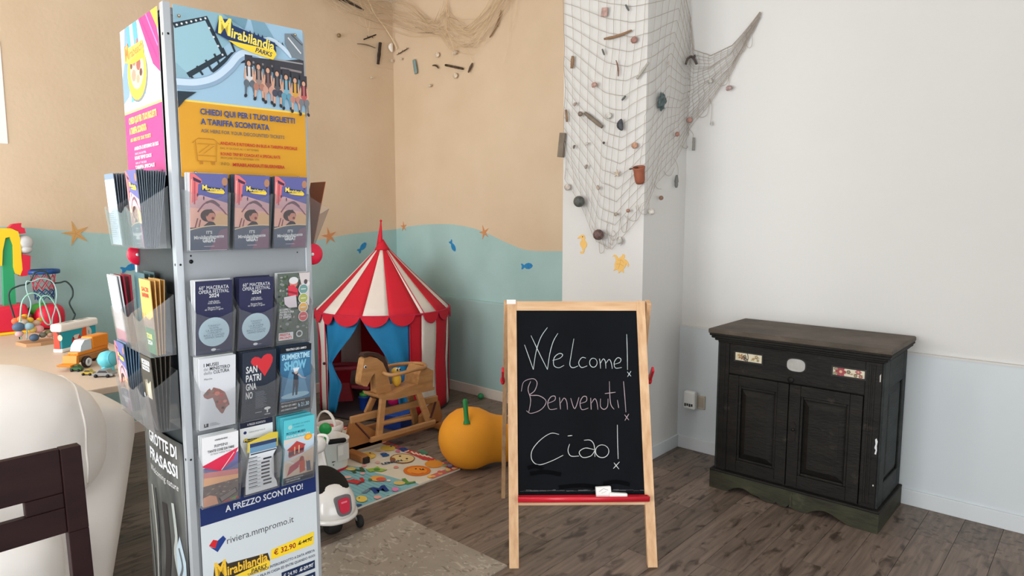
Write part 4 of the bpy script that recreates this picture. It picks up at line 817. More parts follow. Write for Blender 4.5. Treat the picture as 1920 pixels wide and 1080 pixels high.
# tiles and oval in the frieze
cream = mat('tile_cream', (214, 204, 178), .25, .10, 30); tile_frame = mat('tile_recess', (30, 29, 27), .6)
def tile(px0, py0, px1, py1, kind):
    (x0, z1), (x1, z0) = L_(px0, py0), L_(px1, py1); y = FYc + .004
    o = MB(cream).bb(x0, x1, y - .003, y, z0, z1).build('floral_tile', cab, bevel=.001)
    A = Art(frame((x0, y - .003, z0), (1, 0, 0), (0, 0, 1))); w, h = x1 - x0, z1 - z0
    if kind == 0:
        br = ink(110, 84, 60); gn = ink(120, 116, 80)
        A.line([(w * .47, 0), (w * .49, h * .5), (w * .46, h)], .004, ink(52, 46, 40))
        for x, y_, r, c in ((.22, .5, .014, (160, 110, 76)), (.30, .4, .010, (120, 80, 60)), (.36, .6, .009, (80, 66, 52)), (.14, .65, .009, (170, 150, 96)), (.8, .7, .010, (150, 130, 90)), (.68, .4, .008, (180, 150, 96)), (.86, .3, .007, (130, 120, 84)), (.4, .25, .010, (70, 60, 50))):
            for k in range(5): A.ell(w * x + r * .7 * math.cos(k * 1.257), h * y_ + r * .7 * math.sin(k * 1.257), r * .5, r * .35, ink(*c), 8, rot=k * 1.257)
        A.line(smooth([(w * .1, h * .3), (w * .25, h * .5), (w * .4, h * .8)], 4), .0018, gn); A.line(smooth([(w * .6, h * .2), (w * .75, h * .5), (w * .92, h * .6)], 4), .0018, br)
    else:
        for x, y_, r, c in ((.25, .52, .026, (150, 64, 70)), (.80, .76, .015, (168, 96, 96)), (.50, .62, .010, (96, 96, 74)), (.07, .2, .010, (120, 120, 90)), (.72, .25, .009, (110, 100, 70)), (.88, .2, .010, (140, 86, 80)), (.08, .85, .008, (120, 110, 86)), (.60, .4, .006, (190, 150, 130))):
            for k in range(6): A.ell(w * x + r * .62 * math.cos(k * 1.047), h * y_ + r * .62 * math.sin(k * 1.047), r * .42, r * .34, ink(*c), 8, rot=k * 1.047)
            A.ell(w * x, h * y_, r * .28, r * .28, ink(206, 170, 130), 8)
        A.line(smooth([(w * .38, h * .5), (w * .55, h * .35), (w * .75, h * .5), (w * .95, h * .4)], 4), .0018, ink(116, 112, 84))
    A.build('flower_print', o)
    mb = MB(tile_frame); e = .008
    for (a, b, c, d) in ((x0 - e, x0, z0 - e, z1 + e), (x1, x1 + e, z0 - e, z1 + e), (x0, x1, z0 - e, z0), (x0, x1, z1, z1 + e)): mb.bb(a, b, y - .005, y, c, d)
    mb.build('tile_rim', cab)
tile(1379, 660, 1428, 682, 0); tile(1562, 688, 1621, 711, 1)
x, z = L_(1492.5, 685); q = [(x + .046 * math.copysign(abs(math.cos(t)) ** .7, math.cos(t)), z + .033 * math.copysign(abs(math.sin(t)) ** .7, math.sin(t))) for t in [PI * 2 * i / 28 for i in range(28)]]
MB(mat('oval_plate_grey', (172, 170, 164), .5, .12, 30)).prism(q, 0, .005, M=frame((0, FYc + .004, 0), (1, 0, 0), (0, 0, 1))).build('oval_plate', cab, bevel=.002)['label'] = 'pale grey oval plate'
q = [(x + (p[0] - x) * 1.14, z + (p[1] - z) * 1.16) for p in q]; MB(tile_frame).prism(q, 0, .002, M=frame((0, FYc + .004, 0), (1, 0, 0), (0, 0, 1))).build('oval_rim', cab)
# plinth with its scalloped apron
W2 = HX + .026; ap = []
def seg(pts): ap.extend(pts)
U = lambda f: -W2 + 2 * W2 * f
seg([(U(0), 0), (U(.13), 0), (U(.135), .012)])
seg([(U(.135 + .20 * t), .012 + .034 * math.sin(PI * min(1, t * 1.15)) * (1 - .3 * t)) for t in (.15, .3, .45, .6, .75)] + [(U(.325), .020), (U(.36), .006), (U(.40), .003), (U(.43), .012), (U(.435), .022)])
seg([(U(.44), .012), (U(.465), .003), (U(.49), .004), (U(.505), .014), (U(.51), .024), (U(.52), .014), (U(.55), .003), (U(.59), .001), (U(.62), .006)])
seg([(U(.62 + .2 * t), .008 + .036 * math.sin(PI * min(1, t)) * (1 - .15 * t)) for t in (.1, .25, .4, .55, .7, .85)] + [(U(.83), .008), (U(.86), 0), (U(1), 0)])
MB(cab_olive).prism(ap + [(U(1), .100), (U(0), .100)], 0, .022, M=frame((0, FYc - .004, 0), (1, 0, 0), (0, 0, 1))).build('apron', cab, bevel=.002)['label'] = 'olive green scalloped apron'
for s_ in (-1, 1): MB(cab_olive).bb(min(s_ * W2, s_ * (W2 - .022)), max(s_ * W2, s_ * (W2 - .022)), FYc - .004, BYc, 0, .100).build('side_plinth', cab, bevel=.002)
MB(cab_dark).bb(-W2 - .002, W2 + .002, FYc - .028, BYc, .098, .112).build('plinth_moulding', cab, bevel=.006, seg=3)
MB(cab_olive).bb(.012, .026, FYc - .030, FYc - .025, .012, .098).build('apron_block', cab, bevel=.002)
for s_ in (1, -1):
    mb = MB(cab_side_lit); x0, x1 = (HX, HX + .012) if s_ > 0 else (-HX - .012, -HX)
    for (a, b, c, d) in ((FYc, FYc + .09, .112, .845), (BYc - .07, BYc, .112, .845), (FYc + .09, BYc - .07, .112, .22), (FYc + .09, BYc - .07, .70, .845)): mb.bb(x0, x1, a, b, c, d)
    sp_ = mb.build('side_frame', cab, bevel=.004)
    a, b, c, d = FYc + .10, BYc - .08, .23, .69; i = .03; xa, xb = (HX + .001, HX + .009) if s_ > 0 else (-HX - .001, -HX - .009)
    mb = MB(cab_side_lit); mb.add([(xa, a, c), (xa, b, c), (xa, b, d), (xa, a, d), (xb, a + i, c + i), (xb, b - i, c + i), (xb, b - i, d - i), (xb, a + i, d - i)], [(4, 5, 6, 7), (0, 1, 5, 4), (1, 2, 6, 5), (2, 3, 7, 6), (3, 0, 4, 7)]); mb.build('side_panel', sp_)
A = Art(frame((HX - .004, FYc, .43), (1, 0, 0), (0, 0, 1)))
A.poly([(-.010, -.04), (-.003, -.042), (0, -.02), (-.002, .0), (.001, .025), (-.005, .04), (-.011, .032), (-.008, .01), (-.012, -.01), (-.006, -.02)], WHITE); A.poly([(-.006, .32), (-.002, .32), (-.002, .36), (-.007, .35)], ink(200, 196, 186)); A.ell(-.008, -.20, .003, .005, ink(206, 200, 190), 8); A.build('paint_chip', cab)['label'] = 'white chipped paint spots'
# ------------------------------------------------------------ white sofa seen from behind
leather = mat('sofa_leather_white', (250, 244, 237), .45, .03, 5, bump=.22, bscale=4.5, spec=.35)
leather2 = mat('sofa_leather_panel', (236, 229, 221), .5, .03, 5, bump=.10, bscale=5)
SX, SY = -2.66, .0
sofa = thing('sofa', 'white leather sofa with a puffy rounded back behind the dark chair', 'sofa', (-2.9, -.2, 0))
def loc(o): return Vector(o) - Vector((-2.9, -.2, 0))
mb = MB(leather2)
c = loc((-2.86, -.29, .46))
mb.sphere(c, (.205, 1.20, .425), 64, 24, e=.22)
for v in mb.v:
    if v.y > .3: v.y -= .20 * max(0, .885 - v.z)
mb.build('back_panel', sofa)
LASTF = []
def puff(c, r, e1, e2, wr=.006, seed=0):
    mb = MB(leather); nu, nv = 72, 40; c = loc(c); sp = lambda t, e: math.copysign(abs(t) ** e, t)
    def f(u, v):
        a, b = 2 * PI * u, -PI / 2 + PI * v
        # long axis = y; cross-section x,z
        rr = max(0, math.cos(b)); yy = sp(math.sin(b), e2); k = abs(rr) ** e2
        p = Vector((r[0] * k * sp(math.cos(a), e1), r[1] * yy, r[2] * k * sp(math.sin(a), e1)))
        n = noise.noise(p * 5 + Vector((seed, 0, 0))) * wr + noise.noise(Vector((p.x * 9, p.y * 22, p.z * 9 + seed))) * wr * .5
        return c + p * (1 + n / max(.15, p.length))
    mb.grid(f, nu, nv)
    LASTF[:] = [f(k / 40 * .5 - .12, .845) for k in range(41)]
    return mb
puff((-2.76, -.40, .775), (.30, 1.17, .325), .62, .66, .018, 3).build('back_cushion', sofa)
seam_pts = [p for i, p in enumerate(LASTF) ]
MB(leather2).tube(seam_pts, .0045, 6).build('piping', sofa)
puff((-2.72, -.50, .36), (.24, 1.10, .22), .7, .4, .008, 8).build('lower_cushion', sofa)
for x in (-3.0, -2.75):
    for y in (-1.3, .7): MB(mat('foot_dark', (40, 34, 32), .5)).lathe([(.025, 0), (.03, .06)], 12, M=T(*loc((x, y, 0)))).build('foot', sofa)
# ------------------------------------------------------------ dark wooden chair
wenge = mat('dark_chair_wood', (40, 22, 22), .5, .25, 6, stretch=(1, 1, 4), spec=.12)
CHX, CHY = -1.80, .20
chair = thing('dining_chair', 'dark brown wooden chair with a slotted back in front of the sofa', 'chair', (CHX, CHY, 0))
def cy(px, py):      # point of the chair's back plane
    p = atx(px, py, -1.985 + .0); return p
BXc = -1.985 - CHX
def crail(px, py): p = atx(px, py, -1.985); return (p.y - CHY, p.z)
tr_, tl = crail(145, 830), None
top_z = tr_[1]; hw = .21; yR = tr_[0]
yL = yR - .44
s_ = .046
def lean(z): return BXc + .10 * max(0, (top_z - z)) - 0 * z     # the back leans away from the seat
mb = MB(wenge)
rz0 = top_z - .215; hz0, hz1 = top_z - .150, top_z - .112
def slab(y0, y1, z0, z1, t=.024):
    vs = [(lean(z) + dx, y, z) for dx in (0, t) for y, z in ((y0, z0), (y1, z0), (y1, z1), (y0, z1))]
    mb.add(vs, [(3, 2, 1, 0), (4, 5, 6, 7), (0, 1, 5, 4), (1, 2, 6, 5), (2, 3, 7, 6), (3, 0, 4, 7)])
hy1 = crail(38, 925)[0]; hy0 = yL + (yR - hy1)
slab(yL + s_, yR - s_, hz1, top_z); slab(yL + s_, yR - s_, rz0, hz0); slab(yL + s_, hy0, hz0, hz1); slab(hy1, yR - s_, hz0, hz1)
mb.build('back_rail', chair, bevel=.003)
for y0 in (yL, yR - s_):
    mb = MB(wenge)
    zs = [0, .42, .5, rz0, top_z]
    for a, b in zip(zs[:-1], zs[1:]):
        fa, fb = (lean(max(a, .46)) + (.0 if a >= .42 else -.05 * (0.42 - a) / .42)), (lean(max(b, .46)))
        vs = [(f + dx, y, z) for f, z in ((fa, a), (fb, b)) for dx, y in ((-.004, y0), (.030, y0), (.030, y0 + s_), (-.004, y0 + s_))]
        mb.add(vs, [(3, 2, 1, 0), (4, 5, 6, 7), (0, 1, 5, 4), (1, 2, 6, 5), (2, 3, 7, 6), (3, 0, 4, 7)])
    mb.build('back_leg', chair, bevel=.002)
sx0 = lean(.46)
MB(wenge).bb(sx0, sx0 + .42, yL, yR, .43, .455).build('seat', chair, bevel=.006)
for y0 in (yL, yR - .04): MB(wenge).bb(sx0 + .375, sx0 + .415, y0, y0 + .04, 0, .43).build('front_leg', chair, bevel=.003)
mb = MB(wenge); mb.bb(sx0 + .39, sx0 + .41, yL + .04, yR - .04, .37, .43); mb.bb(sx0 + .03, sx0 + .375, yL + .01, yL + .03, .37, .43); mb.bb(sx0 + .03, sx0 + .375, yR - .03, yR - .01, .37, .43); mb.build('apron', chair)
# ------------------------------------------------------------ circus play tent
fab_r = mat('tent_fabric_red', (204, 26, 46), .8, .05, 6); fab_w = mat('tent_fabric_cream', (226, 214, 204), .8, .04, 6); fab_b = mat('tent_curtain_blue', (24, 122, 172), .7, .12, 7); fab_e = mat('tent_edging', (186, 24, 60), .7)
TC = Vector((-4.44, 3.34, 0)); TR, TZ, TA = .535, .80, 1.295
toc = Vector((EYE.x - TC.x, EYE.y - TC.y, 0)).normalized(); tor = Vector((-toc.y, toc.x, 0))
tent = thing('play_tent', 'red and white striped circus play tent with blue curtains in the corner', 'tent', TC)
def cyl(a, z, r=TR):
    t = math.radians(a); p = toc * (math.cos(t) * r) + tor * (math.sin(t) * r); return Vector((p.x, p.y, z))
BD = [-77, -60, -43, -17, 4, 31.6, 49.6, 71, 90, 112, 135, 157, 180, 203, 226, 255, 283]
for i in range(16):
    m = fab_r if i % 2 == 0 else fab_w
    a, b = BD[i], BD[i + 1]
    def roof(u, v, a=a, b=b):
        r = TR + (.035 - TR) * v; return cyl(a + (b - a) * u, TZ + (TA - TZ) * v - .006 * math.sin(PI * v), r)
    MB(m).grid(roof, 5, 8).build('roof_stripe', tent, solid=.003)
WB = [21.4, 32.5, 49.6, 71, 90, 112, 135, 157, 180, 203, 226, 255, 283, 288, 303]
for i in range(14):
    m = fab_r if i % 2 == 0 else fab_w
    if i == 13: m = fab_w
    if i == 12: m = fab_r
    a, b = WB[i], WB[i + 1]
    def wl(u, v, a=a, b=b): return cyl(a + (b - a) * u, .012 + (TZ - .012) * v, TR - .012 + .010 * v - .010 * math.sin(PI * v) + .004 * math.sin(9 * v + a))
    MB(m).grid(wl, 5, 10).build('wall_stripe', tent, solid=.003)
SC = [(-57.5, -43.5), (-42.5, -18.5), (-18, 4), (4.6, 25.5), (33, 50.5), (51, 71), (71, 90), (-76, -59), (90, 112), (255, 282)]
for a, b in SC:
    n = 10; P = [cyl(a + (b - a) * k / n, TZ + .002, TR + .008) for k in range(n + 1)] + [cyl(a + (b - a) * k / n, TZ - .074 * math.sin(PI * k / n) ** .6 - .002, TR + .012) for k in range(n, -1, -1)]
    o = MB(fab_r).add(P, [(k, k + 1, 2 * n - k, 2 * n + 1 - k) for k in range(n)]).build('scallop', tent, solid=.004)
    MB(fab_e).tube([p for p in P[n + 1:]], .0042, 5).build('edging', o)
MB(fab_e).tube([cyl(a, TZ, TR + .004) for a in range(0, 360, 8)], .008, 6, closed=True).build('eave_hoop', tent)
for a in (-60, 35, 90, 180, 230):
    MB(fab_e).tube([cyl(a, TZ + (TA - TZ) * v - .006 * math.sin(PI * v), TR + (.035 - TR) * v + .003) for v in [k / 8 for k in range(9)]], .004, 5).build('roof_seam', tent)
for a in (21.4, -57, 90, -72): MB(fab_e).tube([cyl(a, z, TR - .004) for z in (.012, .2, .4, .6, TZ)], .005, 5).build('wall_seam', tent)
# blue curtains
def curtain(a_out, inner, name='curtain'):
    ks = smooth([Vector((z, a, 0)) for z, a in inner], 6)
    def f(u, v):
        k = v * (len(ks) - 1); i = min(int(k), len(ks) - 2); p = ks[i].lerp(ks[i + 1], k - i)
        w = abs(p[1] - a_out)
        return cyl(a_out + (p[1] - a_out) * u, p[0], TR - .018 - .012 * math.sin(u * 9 + v * 3) * (.3 + v) - .02 * u * v)
    return MB(fab_b).grid(f, 22, 20).build(name, tent, solid=.002)
curtain(-57, [(.785, -19), (.66, -27), (.54, -39), (.44, -49), (.41, -50), (.33, -44), (.26, -39), (.16, -43), (.03, -48)])
curtain(21.4, [(.785, -19), (.66, -11), (.54, -2), (.42, 5), (.30, 9), (.16, 11), (.03, 12)])
MB(ink(40, 34, 40)).sphere(cyl(-58.5, .41, TR + .004), .012, 10, 8).build('curtain_knob', tent)
MB(mat('tent_floor', (86, 76, 80), .8)).lathe([(0, .004), (TR - .02, .004), (TR - .015, .006), (TR - .015, .0)], 48, caps=False).build('ground_sheet', tent)
MB(ink(40, 36, 40)).tube([cyl(a, .010, TR - .01) for a in range(0, 360, 8)], .007, 6, closed=True).build('floor_hem', tent)
# cap and pennant at the tip
mb = MB(fab_r); mb.lathe([(.062, TA - .022), (.050, TA - .005), (.036, TA + .018), (.020, TA + .045), (.012, TA + .06)], 20); mb.build('cap', tent, solid=.003)
off = tor * -.010
mb = MB(fab_r); mb.tube([Vector((0, 0, TA + .0)) + tor * -.020, Vector((0, 0, TA + .07)) + tor * -.016, Vector((0, 0, TA + .14)) + tor * -.010, Vector((0, 0, TA + .205)) + tor * -.006], [.034, .026, .015, .006], 10, flat=.6); mb.sphere(Vector((0, 0, TA + .212)) + tor * -.006, .010, 10, 8); mb.build('pennant', tent)
# ------------------------------------------------------------ toys in and around the tent
tred = mat('toy_red', (196, 30, 52), .4); tpink = mat('toy_pink', (220, 92, 110), .4); tblue = mat('toy_blue', (28, 66, 156), .4); tgreen = mat('toy_green', (60, 150, 60), .4)
p = atz(640, 747, .006); p += Vector((.05, .0, 0))
t = thing('toy_washbasin', 'red and pink toy washbasin standing inside the striped tent', 'toy', p, math.atan2(toc.y, toc.x) + PI / 2)
mb = MB(tred); mb.bb(-.06, .06, -.05, .06, 0, .012); mb.add([(-.075, -.06, 0), (.075, -.06, 0), (.075, .06, 0), (-.075, .06, 0), (-.045, -.03, .15), (.045, -.03, .15), (.045, .04, .15), (-.045, .04, .15), (-.065, -.06, .27), (.065, -.06, .27), (.065, .06, .27), (-.065, .06, .27)], [(0, 1, 5, 4), (1, 2, 6, 5), (2, 3, 7, 6), (3, 0, 4, 7), (4, 5, 9, 8), (5, 6, 10, 9), (6, 7, 11, 10), (7, 4, 8, 11), (8, 9, 10, 11)]); mb.build('pedestal', t, bevel=.008)
mb = MB(tpink); q = [(.125 * math.copysign(abs(math.cos(a)) ** .8, math.cos(a)), .085 * math.copysign(abs(math.sin(a)) ** .8, math.sin(a))) for a in [PI * 2 * i / 28 for i in range(28)]]
mb.tube([(x, y, .285) for x, y in q], .018, 8, closed=True); mb.build('basin_rim', t)
MB(tred).prism([(x * .95, y * .95) for x, y in q], .262, .275).build('basin', t)
MB(tpink).bb(.02, .17, -.11, -.05, .12, .15, M=RZ(.2) @ RY(.18)).build('soap_tray', t, bevel=.01)
p = atz(684, 768, .006)
t = thing('blue_beaker', 'small blue toy beaker with a green lid behind the rocking horse', 'toy', p)
MB(tblue).lathe([(.034, 0), (.038, .01), (.044, .10), (.047, .102), (.047, .112), (.0, .112)], 18).build('beaker', t)
MB(tgreen).lathe([(.036, .112), (.040, .118), (.040, .135), (.018, .14), (.016, .155), (0, .156)], 14).build('lid', t)
p = atz(740, 757, .006)
t = thing('pink_bowl', 'bright pink toy bowl with a white rim inside the tent', 'toy', p)
MB(mat('toy_magenta', (214, 34, 110), .35)).lathe([(.045, 0), (.055, .01), (.062, .075), (.056, .075), (.048, .014), (0, .012)], 24, caps=False).build('bowl', t); MB(WHITE).tube([(.061 * math.cos(a), .061 * math.sin(a), .077) for a in [PI * 2 * i / 24 for i in range(24)]], .0035, 6, closed=True).build('rim', t)
p = Vector((-3.86, 2.985, 0))
t = thing('blue_toy_crate', 'dark blue toy crate on the floor behind the rocking horse', 'crate', p, .3)
mb = MB(mat('crate_blue', (24, 58, 140), .5)); mb.bb(-.10, .10, -.07, .07, 0, .01)
for a, b, c, d in ((-.10, .10, -.07, -.062), (-.10, .10, .062, .07), (-.10, -.092, -.062, .062), (.092, .10, -.062, .062)): mb.bb(a, b, c, d, .01, .10)
mb.bb(-.107, .107, -.077, -.07, .088, .1); mb.bb(-.107, .107, .07, .077, .088, .1); mb.build('crate', t, bevel=.003)
MB(mat('crate_blue_light', (40, 84, 176), .5)).bb(-.108, .108, -.078, .078, .1, .112).build('lid', t, bevel=.003)
p = atz(906, 747, 0)
o = MB(mat('ball_green', (40, 136, 84), .4)).sphere((0, 0, 0), .026, 18, 12).build('green_ball'); o.location = (p.x, p.y - .03, .026); tag(o, 'small green ball on the floor against the back baseboard', 'ball')
# ------------------------------------------------------------ alphabet play mat
MX0, MX1, MY0, MY1, MZ = -4.15, -2.888, 1.55, 2.725, .010
o = MB(mat('mat_cream', (222, 214, 196), .7)).bb(MX0, MX1, MY0, MY1, 0, MZ).build('play_mat'); tag(o, 'colourful alphabet play mat with cartoon animals under the rocking horse', 'mat')
A = Art(T(0, 0, MZ)); A.EPS = 4e-5
def mq(u, v):
    p = atz(620 + u / 6.354, 800 + v / 6.354, MZ); return (max(MX0, min(MX1, p.x)), max(MY0, min(MY1, p.y)))
def MP(pts, c): A.poly([mq(*p) for p in pts], ink(*c, rough=.7))
def ML(pts, w, c): A.line([mq(*p) for p in smooth(pts, 3)], w, ink(*c, rough=.7))
def ME(u, v, ru, rv, c, n=16): A.poly([mq(u + ru * math.cos(2 * PI * k / n), v + rv * math.sin(2 * PI * k / n)) for k in range(n)], ink(*c, rough=.7))
AQ = (134, 186, 194)
q = [mq(*p) for p in ((1010, 665), (860, 640), (700, 592), (560, 555), (400, 492), (250, 470))]
A.poly([(MX1, q[0][1])] + q + [(MX0, q[-1][1] - .15), (MX0, MY0), (MX1, MY0)], ink(*AQ, rough=.7))
for k in range(34):
    y = MY0 + .03 + k * .028
    if y > q[0][1] - .02: x0 = None
    A.rect(MX0 + .05, y, MX1 - .02 if y < q[0][1] - .02 else MX1 - .25, y + .006, ink(112, 166, 178, rough=.7)) if y < q[3][1] - .03 else None
A.rect(MX0, MY1 - .05, MX1, MY1, ink(196, 60, 66, rough=.7))
for k in range(30): A.rect(MX0 + .02 + k * .042, MY1 - .045, MX0 + .04 + k * .042, MY1 - .01, ink(*random.choice([(230, 214, 190), (70, 120, 150), (120, 150, 90), (240, 200, 90)]), rough=.7))
A.rect(MX1 - .05, q[0][1] + .1, MX1, MY1 - .05, ink(210, 110, 110, rough=.7))
for k in range(9): A.ell(MX1 - .025, q[0][1] + .13 + k * .055, .014, .014, ink(*random.choice([(236, 222, 200), (230, 190, 80), (120, 170, 110)]), rough=.7), 10)
MP([(930, 280), (1100, 270), (1260, 370), (1240, 410), (1100, 400), (960, 330)], (196, 62, 60))
for k in range(5): ML([(960 + k * 50, 300 + k * 12), (1000 + k * 50, 330 + k * 12), (1030 + k * 45, 320 + k * 14)], .012, (236, 214, 190))
ME(1230, 450, 110, 45, (226, 150, 50)); ME(1030, 530, 165, 62, (220, 116, 34)); ME(1030, 528, 120, 42, (238, 150, 50)); ME(1015, 508, 12, 7, (60, 40, 30)); ME(1100, 512, 12, 7, (60, 40, 30)); ML([(1060, 505), (1080, 520), (1120, 518)], .008, (60, 40, 30)); ML([(960, 555), (1040, 570), (1110, 555)], .006, (180, 70, 30))
ME(855, 385, 150, 60, (140, 92, 60)); ME(858, 383, 136, 50, (232, 206, 148)); ME(740, 400, 34, 26, (150, 92, 56)); ME(826, 358, 15, 8, (70, 46, 36)); ME(908, 388, 15, 8, (70, 46, 36)); ML([(830, 400), (870, 415), (920, 410)], .006, (110, 80, 56))
ME(450, 350, 90, 40, (234, 186, 78)); ME(470, 320, 12, 7, (80, 56, 40)); ME(500, 352, 30, 14, (240, 206, 120)); ME(420, 400, 50, 24, (236, 190, 90)); ME(680, 262, 90, 34, (226, 194, 84)); ME(720, 240, 14, 7, (90, 70, 50)); ME(560, 290, 36, 14, (214, 190, 150))
for u, v, c in ((800, 300, (210, 120, 140)), (560, 430, (220, 170, 160)), (400, 470, (230, 160, 160)), (1300, 545, (214, 110, 110)), (1360, 470, (150, 176, 120)), (1400, 520, (230, 200, 110)), (1180, 600, (240, 190, 80)), (380, 565, (226, 170, 166)), (620, 300, (230, 190, 170)), (1290, 400, (130, 160, 150)), (780, 490, (214, 140, 130)), (1420, 470, (170, 150, 180))): ME(u, v, 30, 15, c, 12)
for t_, u, v, c, h_ in (('B', 850, 300, (40, 70, 130), .06), ('N', 270, 560, (60, 90, 50), .07), ('U', 280, 690, (190, 50, 50), .07), ('M', 520, 800, (30, 60, 130), .08), ('L', 900, 690, (90, 140, 60), .08), ('B', 620, 365, (40, 90, 150), .06), ('I', 130, 520, (210, 190, 80), .09), ('LEMON', 615, 460, (50, 80, 110), .028), ('S', 1080, 340, (70, 140, 110), .07)):
    x, y = mq(u, v); A.text(t_, x, y, h_, ink(*c, rough=.7), rot=PI / 2 - .35, bold=.05)
ME(560, 625, 90, 34, (232, 168, 84)); ME(600, 635, 60, 24, (214, 96, 70)); ME(470, 640, 26, 14, (80, 120, 70)); ME(690, 650, 26, 12, (236, 214, 200))
MP([(420, 515), (520, 500), (560, 480), (590, 505), (680, 520), (600, 545), (540, 535), (470, 548)], (150, 184, 70)); ME(550, 520, 40, 16, (80, 140, 60))
MP([(180, 650), (300, 640), (370, 660), (310, 690), (200, 670)], (196, 60, 60)); ML([(310, 700), (380, 660)], .012, (150, 40, 40))
MP([(360, 800), (460, 740), (480, 755), (420, 800)], (110, 130, 150)); ME(470, 750, 16, 10, (60, 70, 90)); ME(770, 755, 42, 24, (222, 130, 176)); ME(820, 680, 70, 24, (220, 190, 110)); ME(370, 870, 66, 38, (236, 206, 96)); ME(340, 860, 10, 6, (60, 50, 40)); ME(560, 850, 46, 22, (232, 170, 160)); ME(340, 945, 40, 14, (50, 80, 130)); ME(700, 830, 40, 18, (160, 206, 208)); ME(240, 510, 60, 22, (214, 196, 120)); ME(200, 610, 50, 16, (226, 176, 160))
A.build('mat_print', o)
# ------------------------------------------------------------ rocking horse on its glider frame
beech = mat('beech_wood', (192, 143, 92), .45, .12, 6, bump=.03, stretch=(6, 1, 6), dark=(170, 121, 74)); beech_d = mat('beech_plate', (174, 118, 68), .5, .14, 5, dark=(154, 100, 55))
felt = mat('mane_dark_brown', (62, 40, 32), .9); strap = mat('strap_dark', (70, 26, 30), .7)
HX0 = -3.58
horse = thing('rocking_horse', 'wooden rocking horse with a dark brown mane, hoop back and glider frame', 'rocking horse', (HX0, 2.8, 0))
H0 = Vector((HX0, 2.8, 0))
def hx(u, v, x=HX0): return atx(630 + u / 4.91, 650 + v / 4.91, x) - H0
def hprof(pts, x=HX0): return [(lambda p: (p.y, p.z))(hx(u, v, x)) for u, v in pts]
HF_ = frame((0, 0, 0), (0, 1, 0), (0, 0, 1))
def hplate(pts, t, m, name, par=horse, x=HX0, bevel=.006, sm=0):
    P = hprof(pts, x)
    if sm: P = [(p[0], p[1]) for p in smooth([Vector((a, b, 0)) for a, b in P], sm, True)]
    return MB(m).prism(P, x - HX0 - t / 2, x - HX0 + t / 2, M=HF_).build(name, par, bevel=bevel)
HEAD = [(236, 105), (222, 180), (203, 300), (203, 340), (232, 358), (262, 360), (285, 315), (305, 268), (332, 236), (340, 310), (347, 432), (485, 405), (472, 335), (445, 228), (405, 140), (352, 100), (292, 86)]
head = hplate(HEAD, .062, beech, 'head', bevel=.014)
MANE = [(236, 98), (292, 78), (352, 92), (405, 132), (447, 220), (474, 235), (452, 150), (420, 85), (372, 55), (310, 48), (262, 52), (232, 62)]
hplate(MANE, .05, felt, 'mane', head, bevel=.012)
for x, nm in ((HX0 + .032, 'eye'), (HX0 - .032, 'eye')):
    c = hx(270, 187, x); s_ = 1 if x > HX0 else -1
    e = MB(WHITE).lathe([(.011, 0), (.010, .003), (0, .004)], 14, M=T(*c) @ RY(s_ * PI / 2)).build('eye', head); MB(BLACK).lathe([(.007, .003), (.005, .006), (0, .0065)], 12, M=T(*c) @ RY(s_ * PI / 2)).build('pupil', e)
SEAT = [(318, 425), (330, 452), (372, 472), (480, 466), (600, 436), (720, 404), (832, 378), (836, 352), (760, 352), (700, 330), (655, 332), (560, 368), (485, 402), (400, 425), (340, 428)]
hplate(SEAT, .17, beech, 'seat', bevel=.012)
hplate([(690, 350), (702, 245), (738, 160), (832, 205), (828, 358), (760, 360)], .15, beech, 'back_board', bevel=.010)
def hp(u, v, x): return hx(u, v, x)
near = [hp(432, 238, HX0 + .035), hp(500, 262, HX0 + .085), hp(600, 246, HX0 + .11), hp(720, 214, HX0 + .11), hp(820, 192, HX0 + .08)]
zf = near[0].z
ring = near + [Vector((.0, near[4].y + .045, near[4].z + .006)), Vector((-.08, near[4].y, near[4].z + .006)), Vector((-.11, near[3].y, near[3].z)), Vector((-.11, near[2].y, near[2].z)), Vector((-.085, near[1].y, near[1].z)), Vector((-.035, near[0].y, near[0].z))]
MB(beech).tube(smooth(ring, 5), .0125, 10).build('hoop', horse)
XN, XF = HX0 + .09, HX0 - .09
def hbar(u0, v0, x0, u1, v1, x1, w, t, name, m=beech, up=(1, 0, 0), bevel=.005): return MB(m).bar(hp(u0, v0, x0), hp(u1, v1, x1), w, t, up=up).build(name, horse, bevel=bevel)
hbar(432, 465, HX0 + .07, 392, 848, XN + .01, .046, .026, 'leg'); hbar(752, 415, HX0 + .07, 852, 682, XN + .01, .046, .026, 'leg')
hbar(345, 470, HX0 - .06, 282, 612, XF, .042, .026, 'leg'); hbar(680, 450, HX0 - .06, 735, 700, XF, .046, .026, 'leg')
hbar(312, 862, XN + .025, 912, 690, XN + .025, .036, .024, 'lower_rail', bevel=.008)
a, b = hp(312, 862, XN + .025), hp(912, 690, XN + .025)
MB(beech).bar((-.115, a.y, a.z), (-.115, b.y, b.z), .024, .036).build('lower_rail', horse, bevel=.008)
for u, v in ((415, 706), (690, 655)): pass
MB(beech).bar(hp(410, 706, XN), hp(690, 652, XN), .03, .022).build('foot_rest', horse, bevel=.006)
